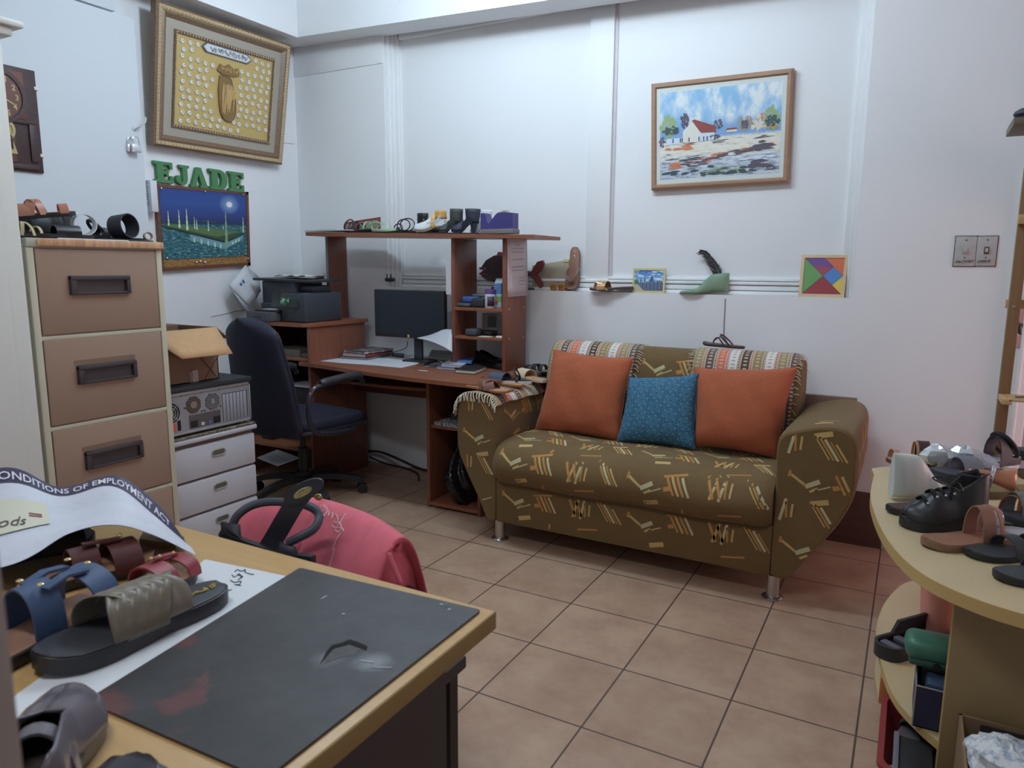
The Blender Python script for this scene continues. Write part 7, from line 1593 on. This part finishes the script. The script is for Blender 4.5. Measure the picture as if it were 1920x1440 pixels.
m = MB(); c_ = sum(slv, V3())/len(slv)+V3((.02, -.05, 0)); m.add([c_]+slv, [(0, i+1, (i+1) % len(slv)+1) for i in range(len(slv))]); m.tube(spline([A(680, 1078, .99), A(694, 1058, 1.0), A(718, 1042, 1.01), A(738, 1022, 1.03)], 4), .005, 6); m.tube(spline([A(738, 1008, 1.08), A(748, 1014, 1.07), A(748, 1026, 1.06), A(740, 1032, 1.05), A(735, 1022, 1.06)], 4), .0055, 6); m.tube(spline([A(728, 1036, 1.0), A(738, 1062, 1.0), A(752, 1096, 1.0)], 4), .006, 6)
obj('sleeve', m, PK, ts, sub=1, ang=80)
bvs = BVHTree.FromPolygons([cloth(i/70, j/30) for i in range(71) for j in range(31)], [(i*31+j, (i+1)*31+j, (i+1)*31+j+1, i*31+j+1) for i in range(70) for j in range(30)])
def on_shirt(u, v):
    d = (CF+CR*((u-960)/FPX)-CU*((v-720)/FPX)).normalized(); h = bvs.ray_cast(CC, d)
    return (h[0]-d*.004) if h[0] else A(u, v, 1.03)
m = MB()
for st in ([(600, 950), (607, 947), (611, 954), (603, 962), (610, 968)], [(606, 950), (614, 953), (610, 966), (617, 956), (616, 968), (624, 960), (622, 972)], [(622, 972), (630, 964), (634, 975), (627, 978), (636, 982), (642, 972), (648, 962), (640, 966), (630, 972)], [(636, 982), (630, 990), (622, 984), (634, 978), (640, 988), (636, 998), (628, 992), (640, 990), (645, 996)], [(645, 996), (637, 1004), (629, 1018), (624, 1032), (630, 1014), (638, 1000)], [(628, 1028), (622, 1048), (617, 1066)]):
    m.tube(spline([on_shirt(u, v) for u, v in st], 3), .0012, 4)
obj('script', m, C(206, 170, 172, rough=.8), ts)
# ------------------------------------------------------------------ round display table
RZ = .60; MZ = .17
BE = C(190, 168, 126, rough=.42, k=1.25, noise=.03, ns=200); BEE = C(190, 160, 98, rough=.45, k=1.25)
topc = [(1640, 890), (1633, 925), (1640, 960), (1660, 1003), (1690, 1042), (1730, 1075), (1780, 1102), (1850, 1130), (1915, 1150)]
midc = [(1720, 1087), (1690, 1097), (1660, 1130), (1645, 1170), (1645, 1200), (1658, 1260), (1680, 1310), (1720, 1355), (1760, 1390)]
RT = thing('display_table', 'pale wood display table with rounded tiers at the right loaded with sandals', 'table', (.6, 2.1, 0))
def tier(px, z, th, nm):
    P_ = [at(u, v, 'z', z) for u, v in px]; s_ = spline([V3((p.x, p.y, 0)) for p in P_], 5); a, b = s_[0], s_[-1]
    out = [(p.x, p.y) for p in s_]; 
    if nm == 'top_shelf': bk = [(b.x+.25, b.y-.05), (b.x+.6, b.y-.04), (1.2, b.y+.1), (1.35, a.y-.3), (1.25, a.y+.2), (.8, a.y+.34), (.45, a.y+.34), (.2, a.y+.30), (.04, a.y+.22), (a.x-.012, a.y+.08)]
    else: bk = [(b.x+.1, b.y-.03), (.6, 1.80), (.9, 1.80), (1.15, 2.2), (.9, 2.75), (.5, 2.85), (.2, a.y+.15)]
    out += bk; m = MB(); m.prism(out, (0, 0, z-th), (1, 0, 0), (0, 1, 0), th); o = obj(nm, m, BE, RT)
    m = MB(); cl = [V3((x, y, z-th/2)) for x, y in out]; m.band(cl, (0, 0, 1), th*.96, .003, closed=True); obj('edge_band', m, BEE, o)
tier(topc, RZ, .030, 'top_shelf'); tier(midc, MZ, .022, 'middle_shelf')
low = [(u, v) for u, v in midc]
P_ = [at(u, v, 'z', MZ) for u, v in midc]; m = MB(); pts = [(p.x+.005, p.y) for p in spline(P_, 5)]+[(.3, 1.80), (.9, 1.80), (1.15, 2.2), (.9, 2.75), (.5, 2.85), (.2, 2.75)]
m.prism(pts, (0, 0, .02), (1, 0, 0), (0, 1, 0), .022); obj('bottom_shelf', m, BE, RT)
PYL = 1.775
obj('upright_panel', MB().box((.130, PYL-.010, 0), (1.0, PYL+.010, RZ-.03), r=.001), C(140, 118, 78, rough=.5, k=1.25), RT)
obj('panel_edge', MB().box((.1285, PYL-.0098, .0), (.131, PYL+.0098, RZ-.03)), BEE, RT)
# ------------------------------------------------------------------ wooden rack post with slatted shelves
py = 3.06
x0, x1 = at(1888, 600, 'y', py).x, at(1911, 600, 'y', py).x; xo = .5
rk = thing('slat_rack', 'tall wooden rack with slatted shelves standing behind the display table', 'rack', ((x0+x1)/2+.3, py+.1, 0))
PW = wood(134, 98, 62, .12, 'z', rough=.5, k=1.25); SW = wood(190, 152, 100, .1, 'x', rough=.5, k=1.25)
obj('post', MB().box((x0, py, 0), (x1, py+.03, 2.0), r=.002), PW, rk); obj('post', MB().box((x0+.75, py, 0), (x1+.75, py+.03, 2.0), r=.002), PW, rk)
for v, u0, d0 in ((738, 1872, .10), (404, 1908, .06), (568, 1892, .03)):
    z = at(u0, v, 'y', py).z
    if v == 738:
        m = MB(); m.box((x0, py-.13, z-.018), (x0+.028, py+.0, z), r=.001); m.box((x0+.72, py-.13, z-.018), (x0+.75, py, z), r=.001); fr_ = obj('shelf_frame', m, SW, rk)
        for k in range(5): obj('slat', MB().box((x0+.02, py-.13+.027*k, z-.006), (x0+.75, py-.112+.027*k, z+.002), r=.001), SW, rk)
        tl_ = V3((x0+.06, py-.08, z+.003))
    elif v == 404: obj('slat', MB().box((x0-.004, py-.05, z-.03), (x0+.75, py, z), r=.001), SW, rk)
    else: obj('rail', MB().box((x0-.006, py+.03, z-.02), (x0+.75, py+.05, z+.01), r=.001), SW, rk)
m = MB(); m.blob(at(1901, 575, 'y', py-.001), .005, 4); obj('screw', m, C(120, 116, 110), rk)
m = MB(); m.band([tl_+V3((-.02, -.01, .002)), tl_+V3((.02, .0, .006)), tl_+V3((.05, .006, .003))], (0, 1, 0), [.004, .016, .006], .004); tag(obj('clip', m, C(92, 92, 88, metal=.5, rough=.4)), 'small grey metal clip on the slatted shelf of the rack', 'clip')
# dark shelf with a shoe tip at the top right edge
p0 = at(1899, 227, 'y', 2.45); sf = thing('wall_shelf', 'small dark edged shelf high at the right picture edge', 'shelf', (p0.x+.2, 2.5, p0.z)); obj('board', MB().box((p0.x, 2.42, p0.z-.016), (p0.x+.5, 2.62, p0.z+.004), r=.002), C(104, 98, 84), sf); obj('mat', MB().box((p0.x+.002, 2.43, p0.z+.004), (p0.x+.5, 2.6, p0.z+.009)), C(50, 52, 60), sf); obj('bracket', MB().box((p0.x+.3, 2.45, p0.z-.2), (p0.x+.34, 3.55, p0.z-.016)), C(110, 100, 84), sf)
q_ = at(1916, 222, 'y', 2.5); tag(obj('shoe_tip', MB().blob((q_.x+.03, 2.52, p0.z+.028), (.05, .03, .02), 8), C(40, 42, 52)), 'dark shoe standing on the small high shelf', 'shoe')
# poster with part of a face on the door
fx0 = at(1908, 600, 'y', 3.52); ez = at(1915, 560, 'y', 3.52).z; e0 = at(1915, 650, 'y', 3.52).z
fp_ = thing('face_poster', 'flat picture of a dark haired face at the right edge behind the rack post', 'poster', (fx0.x+.1, 3.53, e0))
Hh = ez-e0; xx = fx0.x
m = MB(); R = lambda a, b, d=0: V3((xx+a*Hh, 3.528-d, e0+b*Hh))
m.prism([(-.02*1, .0), (1.0, -.1), (1.0, 1.15), (.2, 1.05), (.05, .9), (-.01, .55), (-.03, .4), (.05, .25)], (xx, 3.534, e0), (Hh, 0, 0), (0, 0, Hh), .006); obj('face', m, C(196, 150, 148, k=1.2), fp_)
m = MB(); m.prism([(.0, .78), (.10, .80), (.3, .92), (.9, .95), (1.0, 1.2), (.25, 1.12), (.08, 1.0)], (xx, 3.530, e0), (Hh, 0, 0), (0, 0, Hh), .003); m.prism([(-.03, .42), (.02, .28), (.10, .24), (.06, .46), (.02, .56)], (xx, 3.530, e0), (Hh, 0, 0), (0, 0, Hh), .003); obj('hair', m, C(38, 34, 36), fp_)
m = MB(); m.prism([(.02, .48), (.22, .50), (.4, .42), (.2, .38), (.06, .42)], (xx, 3.5285, e0), (Hh, 0, 0), (0, 0, Hh), .002); obj('eye', m, C(96, 66, 62), fp_)
# ------------------------------------------------------------------ things on the display table
def r_(u, v, h=0): return at(u, v, 'z', RZ+h+.0005)
WL = C(190, 198, 192, rough=.35, k=1.2)
last('shoe_last', 'translucent white shoe last standing at the left edge of the display table', 'shoe last', r_(1668, 938), r_(1668, 938)+V3((.19, .13, 0)), .104, .128, WL)
sandal('sandal', 'flat dark brown insole sandal lying in front of the white shoe last', 'sandal', r_(1668, 958)+V3((.215, .11, 0)), r_(1664, 962), W=.078, th=.014, sole=SOLB, insole=C(70, 52, 46, rough=.5), straps=[('band', .25, .25, .03, .02, BLK)])
def laces(T, L_, t_, top_h, W, hh, th):
    for k in range(4):
        t = .46+.105*k; mb = MB(T); h_ = top_h(t)+th+.003
        mb.tube(spline([(L_*t, -.018, h_-.006), (L_*(t+.02), 0, h_+.004), (L_*(t+.03), .018, h_-.006)], 4), .0028, 6); mb.tube(spline([(L_*(t+.03), -.018, h_-.006), (L_*(t+.015), 0, h_+.006), (L_*t, .018, h_-.006)], 4), .0028, 6); obj('lace', mb, BLKS, t_)
        for s_ in (-1, 1): obj('eyelet', MB(T).blob((L_*(t+.01), s_*.021, h_-.007), .004, 5), C(170, 172, 176, metal=.8, rough=.2, k=1.5), t_)
    mb = MB(T); z = top_h(.42)+th
    for s_ in (-1, 1): mb.tube(spline([(L_*.44, 0, z+.004), (L_*.46, s_*.03, z+.022), (L_*.50, s_*.055, z+.012), (L_*.47, s_*.03, z+.006), (L_*.44, 0, z+.006)], 5), .0022, 6); mb.tube(spline([(L_*.44, 0, z+.004), (L_*.5, s_*.012, z+.0), (L_*.53, s_*.03, z-.02)], 4), .002, 6)
    obj('bow', mb, BLKS, t_)
    mb = MB(T); mb.tube([(L_*(.17+.19*math.cos(a)), hw(.17, W)*math.sin(a)*.8, hz(.15, hh)+th+.108+.004*math.cos(a)) for a in np.linspace(0, 6.283, 25)[:-1]], .003, 6, 0, True); obj('collar', mb, BLK, t_)
shoe('lace_shoe', 'black lace up ankle shoe with an open toe on the display table', 'shoe', r_(1842, 985), r_(1692, 990), W=.092, h=.115, topen=.42, hh=.006, sole=SOLB, upper=C(36, 38, 40, rough=.42, k=1.3), lining=C(120, 106, 86), vamp=.072, th=.022, extra=laces, hback=.118, toeh=.030)
def plastic(name, label, c, r, seed):
    rr = random.Random(seed); ph = [(rr.uniform(3, 9), rr.uniform(0, 6), rr.uniform(3, 8)) for _ in range(8)]
    def fn(u, v):
        a = 2*math.pi*u; th = math.pi*v; k = 1+sum(.05*math.sin(f*a+p+g*th) for f, p, g in [(round(x[0]), x[1], x[2]) for x in ph])*math.sin(th); return (c.x+r[0]*k*math.sin(th)*math.cos(a), c.y+r[1]*k*math.sin(th)*math.sin(a), c.z+r[2]*k*math.cos(th))
    m = MB(); m.grid(fn, 40, 20, cu=True); return tag(obj(name, m, C(196, 196, 208, rough=.12, k=1.2, alpha=.55), ang=25), label, 'plastic wrap')
TN = C(134, 92, 70, rough=.5, noise=.06, ns=60)
h, to = r_(1868, 1018), r_(1735, 1028)
sandal('sandal', 'plain tan sandal with a plastic stuffed strap at the front of the display table', 'sandal', h+V3((.03, .03, 0)), to, W=.088, th=.016, sole=C(120, 92, 66), insole=TN, straps=[('band', .40, .40, .085, .035, TN), ('band', .28, .26, .08, .010, COP)])
plastic('plastic_wrap', 'crumpled clear plastic stuffed in the tan sandal strap', r_(1846, 1000)+V3((0, .02, .035)), (.040, .035, .034), 1)
h, to = r_(1925, 985), r_(1800, 1000)
sandal('sandal', 'olive sandal with copper edged straps behind the tan one', 'sandal', h+V3((.06, .09, 0)), to+V3((.06, .10, 0)), W=.09, th=.012, sole=SOLB, insole=C(96, 84, 58), straps=[('band', .50, .56, .075, .035, C(96, 104, 100)), ('band', .60, .60, .066, .008, C(176, 112, 72, metal=.4, rough=.3)), ('band', .36, .36, .080, .008, C(176, 112, 72, metal=.4, rough=.3)), ('band', .25, .25, .045, .03, C(70, 78, 70))])
# copper bow sandal
h, to = r_(1945, 930), r_(1812, 935)
t_ = sandal('sandal', 'olive soled sandal with a shiny copper bow and steel ring', 'sandal', h+V3((.05, .06, .0)), to+V3((.0, .03, .0)), W=.085, th=.02, sole=C(92, 78, 48), insole=C(112, 94, 58), straps=[])
cb_ = r_(1846, 935, .055)+V3((.01, .03, .055)); CPR = C(190, 126, 92, metal=.4, rough=.28, k=1.35)
for s_, dx in ((-1, -.045), (1, .05)):
    m = MB(); m.grid(lambda u, v, s_=s_, dx=dx: (cb_.x+dx*v*1.15, cb_.y+.028*math.sin(2*math.pi*u)*(.5+.5*v)+dx*v*.5, cb_.z-.014*v+.032*math.cos(2*math.pi*u)*(.45+.55*v)), 20, 6, cu=True); obj('bow', m, CPR, t_, solid=.002)
m = MB(); m.tube([(cb_.x+.006*math.sin(a), cb_.y+.018*math.cos(a), cb_.z-.008+.034*math.sin(a)) for a in np.linspace(0, 6.283, 25)[:-1]], .005, 8, 0, True); obj('ring', m, C(190, 196, 200, metal=.9, rough=.15, k=1.5), t_)
obj('strap', MB().band(spline([cb_+V3((-.06, -.02, -.09)), cb_+V3((-.04, -.01, -.02)), cb_, cb_+V3((.06, .03, -.03)), cb_+V3((.09, .05, -.10))], 4), (-.4, .9, 0), .02, .003), CPR, t_)
# navy sandal wrapped in plastic
h, to = r_(1850, 905), r_(1746, 902)
sandal('sandal', 'thick soled dark navy sandal wrapped in clear plastic', 'sandal', h+V3((.05, .06, 0)), to, W=.095, th=.03, sole=C(44, 48, 58), insole=C(66, 68, 76), straps=[('band', .55, .55, .05, .06, C(104, 108, 118))])
plastic('plastic_wrap', 'clear plastic wrap over the thick navy sandal', r_(1800, 885)+V3((0, .02, .025)), (.085, .055, .052), 4)
# silver bow sandal
h, to = r_(1830, 872), r_(1735, 870)
t_ = sandal('sandal', 'grey flat sandal with a crumpled silver bow at the table back', 'sandal', h+V3((.04, .05, 0)), to, W=.085, th=.022, sole=C(60, 60, 66), insole=C(72, 70, 76), straps=[('band', .5, .5, .04, .03, C(70, 66, 68))])
c = r_(1778, 862, .05)
rr = random.Random(6); m = MB()
m.blob(c+V3((-.03, 0, .012)), (.05, .035, .032), 6, 0, .5, 2); m.blob(c+V3((.045, .02, .010)), (.05, .035, .036), 6, 0, .5, 5)
obj('silver_bow', m, C(190, 194, 198, metal=.5, rough=.25, k=1.4), t_, ang=15)
# black strap sandal by the post
h, to = r_(1872, 874), r_(1800, 882)
sandal('sandal', 'black sandal with a tall padded strap just left of the rack post', 'sandal', h+V3((.06, .10, 0)), to+V3((.03, .07, 0)), W=.09, th=.02, sole=BLK, insole=C(150, 146, 146), straps=[('band', .45, .45, .085, .05, C(40, 40, 46)), ('tubering', .3, .045, .04, .007, BLK, .8)])
h, to = r_(1960, 870), r_(1878, 872)
sandal('sandal', 'dark grey flat sandal with a brown strap right of the rack post', 'sandal', h+V3((.08, .12, 0)), to+V3((.04, .12, 0)), W=.09, th=.03, sole=C(44, 46, 52), insole=C(52, 56, 60), straps=[('band', .42, .36, .05, .05, C(96, 66, 62)), ('band', .2, .2, .06, .03, C(48, 44, 46))])
h, to = r_(1960, 905), r_(1880, 903)
sandal('sandal', 'sandal with a dark brown insole right of the copper bow', 'sandal', h+V3((.08, .07, 0)), to+V3((.05, .08, 0)), W=.085, th=.018, sole=C(86, 64, 44), insole=C(56, 48, 46), straps=[('band', .3, .3, .06, .03, C(150, 96, 76))])
# copper trimmed sandal behind the last
h, to = r_(1766, 880), r_(1664, 880)
sandal('sandal', 'brown sandal with a gold trim half hidden behind the white shoe last', 'sandal', h+V3((.03, .06, 0)), to+V3((-.005, .08, 0)), W=.08, th=.012, sole=C(90, 60, 50), insole=C(176, 132, 104), straps=[('band', .45, .5, .075, .035, C(60, 44, 44)), ('band', .56, .6, .072, .008, C(190, 140, 96, metal=.5, rough=.3)), ('band', .88, .88, .04, .02, C(176, 130, 110))])
# black sandals at the front right
DG = C(48, 54, 56, rough=.5)
h, to = r_(1960, 1045), r_(1815, 1046)
sandal('sandal', 'black T strap sandal at the front right of the display table', 'sandal', h+V3((.05, .06, 0)), to, W=.09, th=.012, sole=SOLB, insole=DG, straps=[('band', .60, .60, .040, .034, C(44, 50, 52)), ('band', .36, .40, .042, .03, C(44, 50, 52))])
h, to = r_(1990, 1085), r_(1874, 1092)
sandal('sandal', 'second black flat sandal nearest the camera at the front right table edge', 'sandal', h+V3((.06, .07, 0)), to, W=.09, th=.013, sole=SOLB, insole=C(54, 60, 62), straps=[('band', .55, .55, .042, .035, DG)])
h, to = r_(1985, 1000), r_(1876, 988)
sandal('sandal', 'black flat sandal between the olive one and the T strap sandal', 'sandal', h+V3((.07, .05, .012)), to+V3((.0, .02, .012)), W=.088, th=.014, sole=C(44, 50, 58), insole=C(44, 48, 52), straps=[('band', .5, .5, .04, .03, DG)])
plastic('plastic_wrap', 'scrap of clear plastic under the black T strap sandal', r_(1880, 1010)+V3((.03, .03, .012)), (.05, .03, .012), 9)
# ------------------------------------------------------------------ middle tier
def m_(u, v, h=0): return at(u, v, 'z', MZ+h+.0005)
p = m_(1757, 1188); tm2 = thing('tumbler', 'pink translucent tumbler standing on the middle tier', 'tumbler', p)
obj('body', MB().lathe([(.044, 0), (.048, .004), (.058, .20), (.055, .20), (.046, .008), (0, .008)], p, 28), C(220, 146, 130, rough=.3, k=1.5), tm2)
obj('rim', MB().lathe([(.0585, .195), (.0595, .203), (.0555, .203), (.055, .195)], p, 28), C(206, 150, 130, rough=.3, k=1.2), tm2)
h, to = m_(1645, 1235), m_(1800, 1190)
T6, L6 = frame(h, to); t_ = thing('tool_case', 'black plastic tray shaped tool case with grey inserts on the middle tier', 'tool', h)
PLK = C(40, 42, 46, rough=.45)
def stad(k, n=14, Lx=None, Wy=.085): 
    Lx = Lx or L6; r = Wy/2*k; return [(r*math.cos(a)+(.05 if math.cos(a) < 0 else Lx-.05)-0*r, r*math.sin(a)) for a in np.linspace(-math.pi/2, 1.5*math.pi, 2*n)[:-1]]
m = MB(T6); o_ = stad(1); i_ = stad(.82); n = len(o_)
m.add([(a, b, 0) for a, b in o_]+[(a, b, .04) for a, b in o_]+[(a, b, .04) for a, b in i_]+[(a, b, .02) for a, b in i_], [q for k in range(n) for q in ((k, (k+1) % n, n+(k+1) % n, n+k), (n+k, n+(k+1) % n, 2*n+(k+1) % n, 2*n+k), (2*n+k, 2*n+(k+1) % n, 3*n+(k+1) % n, 3*n+k))]+[tuple(range(3*n, 4*n)), tuple(range(n-1, -1, -1))]); obj('tray', m, PLK, t_)
for k in range(3): obj('insert', MB(T6).box((.04+.055*k, -.03, .02), (.065+.055*k, .03, .033), r=.003), C(88, 90, 100, rough=.4), t_)
obj('yellow_insert', MB(T6).box((.155, -.02, .02), (.17, .02, .034), r=.003), C(150, 136, 84), t_)
m = MB(T6); m.hexa([(.10, .036, .036), (L6+.04, .036, .036), (L6+.04, .044, .036), (.10, .044, .036), (.12, .03, .075), (L6+.04, .03, .075), (L6+.04, .04, .075), (.12, .04, .075)]); obj('lid', m, PLK, t_)
# navy carton with the green tool on it
A_, B_ = m_(1728, 1368), m_(1712, 1290); bxn = thing('carton', 'open dark blue carton standing on the middle tier', 'box', (.22, 2.0, MZ))
cx0 = at(1728, 1365, 'z', MZ).x-.02; cyf = max(at(1728, 1365, 'z', MZ).y, PYL+.016)
NVB = C(44, 44, 72, rough=.6, k=1.3); m = MB(); x0, x1, y0, y1, zt_ = cx0, cx0+.24, cyf, cyf+.14, MZ+.105
for a, b in (((x0, y0, MZ), (x1, y0+.003, zt_)), ((x0, y1-.003, MZ), (x1, y1, zt_)), ((x0, y0, MZ), (x0+.003, y1, zt_)), ((x1-.003, y0, MZ), (x1, y1, zt_)), ((x0, y0, MZ), (x1, y1, MZ+.003))): m.box(a, b)
obj('box', m, NVB, bxn); m = MB(); m.tube([(x0, y0, MZ), (x0, y0, zt_)], .0022, 5); m.tube([(x0, y0, zt_), (x1, y0, zt_)], .002, 5); m.tube([(x0, y0, zt_), (x0, y1, zt_)], .002, 5); obj('worn_edge', m, C(140, 134, 140), bxn)
tag(obj('blue_packet', MB().box((x0+.02, y0+.015, MZ+.004), (x1-.02, y0+.08, zt_+.006), r=.01), C(54, 72, 96, rough=.3)), 'blue grey packet standing inside the dark blue carton', 'packet')
tag(obj('dark_case', MB().box((x0-.0+.01, y0+.085, MZ+.004), (x1-.01, y1-.006, zt_+.03), r=.012), C(44, 54, 56, rough=.45)), 'dark case standing behind the packet in the carton', 'case')
gt = thing('staple_gun', 'green plastic hand tool lying across the dark blue carton', 'tool', (x0+.1, y0+.06, zt_+.03)); GRN = C(58, 118, 98, rough=.35, k=1.3)
T7 = Matrix.Translation((x0-.03, y0+.10, zt_+.03)) @ Matrix.Rotation(.05, 4, 'Z')
m = MB(T7); m.box((0, -.045, 0), (.30, .045, .055), r=.022, seg=4); obj('body', m, GRN, gt); m = MB(T7); m.box((.01, -.04, -.012), (.30, .04, .006), r=.006); obj('base', m, C(40, 84, 70, rough=.45), gt)
obj('hole', MB(T7).cyl((.07, -.047, -.004), (.07, -.040, -.004), .009, n=16), C(20, 26, 26), gt)
m = MB(T7); m.tube([(.155+.024*math.cos(a), -.0455, .026+.016*math.sin(a)) for a in np.linspace(0, 6.283, 25)[:-1]], .0012, 5, 0, True); m.text('11', lambda a, b: (.143+a, -.0462, .018+b), .024, bold=.0004); obj('marking', m, C(40, 84, 72), gt)
# ------------------------------------------------------------------ bottom tier
bz = .0425
rbx0, rby0 = .02, 1.98
A_ = at(1640, 1440, 'z', .11); B_ = at(1650, 1308, 'z', .11)
rb = thing('red_basket', 'red plastic basket of shoes on the bottom tier', 'basket', (.14, (A_.y+B_.y)/2+.04, bz)); RP = C(140, 46, 48, rough=.4, k=1.3)
x0 = min(A_.x, B_.x)+.012; x1 = x0+.26; y0, y1 = A_.y+.0, B_.y+.01
m = MB(); zt_ = .11
def rct(i, z, r=.03): 
    out = []
    for cx_, cy_, a0 in ((x1-r-i, y1-r-i, 0), (x0+r+i, y1-r-i, 1), (x0+r+i, y0+r+i, 2), (x1-r-i, y0+r+i, 3)):
        for k in range(5): a = math.pi/2*(a0+k/4); out.append((cx_+r*math.cos(a), cy_+r*math.sin(a), z))
    return out
LV = [rct(.03, bz), rct(.0, zt_), rct(-.008, zt_), rct(-.008, zt_+.01), rct(.006, zt_+.01), rct(.035, bz+.004)]; n = 20
m.add([p for l in LV for p in l], [(i*n+j, i*n+(j+1) % n, (i+1)*n+(j+1) % n, (i+1)*n+j) for i in range(5) for j in range(n)]+[tuple(5*n+j for j in range(n)), tuple(range(n-1, -1, -1))]); obj('basket', m, RP, rb)
sandal('heeled_shoe', 'grey heeled sandal sticking up from the red basket', 'shoe', V3((x0+.05, y1-.22, .07)), V3((x0+.09, y1-.05, .125)), W=.075, th=.012, hh=.03, sole=C(96, 92, 98), insole=C(70, 66, 70), straps=[('band', .6, .6, .035, .04, C(60, 62, 60))])
tag(obj('folded_strap', MB().band(spline([(x0+.06, y1-.10, .07), (x0+.09, y1-.07, .11), (x0+.14, y1-.07, .11), (x0+.17, y1-.10, .07)], 5), (0, 1, 0), .05, .004), C(56, 50, 50)), 'dark folded strap inside the red basket', 'strap')
tag(obj('fabric_piece', MB().blob((x0+.10, y1-.22, .085), (.05, .05, .03), 10, 0, .25, 3), C(66, 70, 66)), 'grey green cloth piece in the red basket', 'cloth')
plastic('plastic_wrap', 'clear plastic scrap in the red basket', V3((x0+.05, y1-.30, .10)), (.03, .04, .02), 12)
p = at(1680, 1372, 'z', .14); t_ = thing('black_box', 'black open box standing beside the red basket on the bottom tier', 'box', (p.x+.12, p.y-.06, bz))
bb0, bb1 = (x1-.06, p.y-.32), (x1+.14, p.y-.03)
m = MB(); m.box((p.x, p.y-.26, .0425), (.124, p.y, .135), r=.003); obj('box', m, C(30, 30, 32, rough=.6), t_); m = MB(); m.box((p.x-.004, p.y-.262, .132), (p.x+.008, p.y+.002, .142), r=.002); obj('rim', m, C(104, 102, 112), t_)
# open brown box with crumpled newspaper in front of the panel
bx0 = at(1797, 1358, 'y', 1.45); zt_ = bx0.z; ob_ = thing('brown_box', 'open brown cardboard box with crumpled paper at the lower right', 'box', (.35, 1.5, 0))
CBD = C(128, 102, 72, rough=.8, k=1.25); x0, x1, y0, y1 = .115, .62, 1.36, 1.74; zt_ = .34
zt_ = at(1800, 1356, 'y', 1.70).z; x0 = at(1800, 1356, 'y', 1.70).x
m = MB()
for a, b in (((x0, y0, 0), (x0+.006, y1, zt_)), ((x1-.006, y0, 0), (x1, y1, zt_)), ((x0, y1-.006, 0), (x1, y1, zt_)), ((x0, y0, 0), (x1, y0+.006, zt_-.12)), ((x0, y0, 0), (x1, y1, .006))): m.box(a, b)
obj('box', m, CBD, ob_)
m = MB(); m.box((x0+.04, y1-.012, zt_-.05), (x1-.01, y1-.007, zt_-.008)); obj('box_shade_strip', m, C(44, 40, 36, rough=.8), ob_)  # dark strip stands in for the shade inside the box
c = at(1892, 1436, 'y', 1.60); rr = random.Random(9)
crm = NT('crumpled_news', .8); n_ = crm.noise(crm.pos(), 60, 3, .7); CRN = crm.out(crm.ramp(n_, [(.4, L(150, 160, 172)), (.55, L(206, 208, 208)), (.68, L(200, 200, 200)), (.75, L(90, 120, 160))]))
m = MB(); m.blob(c, (.075, .08, .05), 10, 0, .25, 5); tag(obj('crumpled_paper', m, CRN, ang=10), 'crumpled blue and white printed paper in the brown box', 'paper')
tag(obj('packing_paper', MB().box((x0+.02, y0+.02, .008), (x1-.02, y1-.02, zt_-.17), r=.01), C(96, 84, 70)), 'brown packing filling the bottom of the brown box', 'packing')
# orange and green strip on the floor beyond the middle tier
a = at(1657, 1285, 'z', .1); m = MB(); m.box((a.x-.01, a.y, 0.0425), (a.x+.02, a.y+.12, .12), r=.004); tag(obj('orange_packet', m, C(176, 110, 60)), 'orange edged packet just behind the red basket', 'packet')
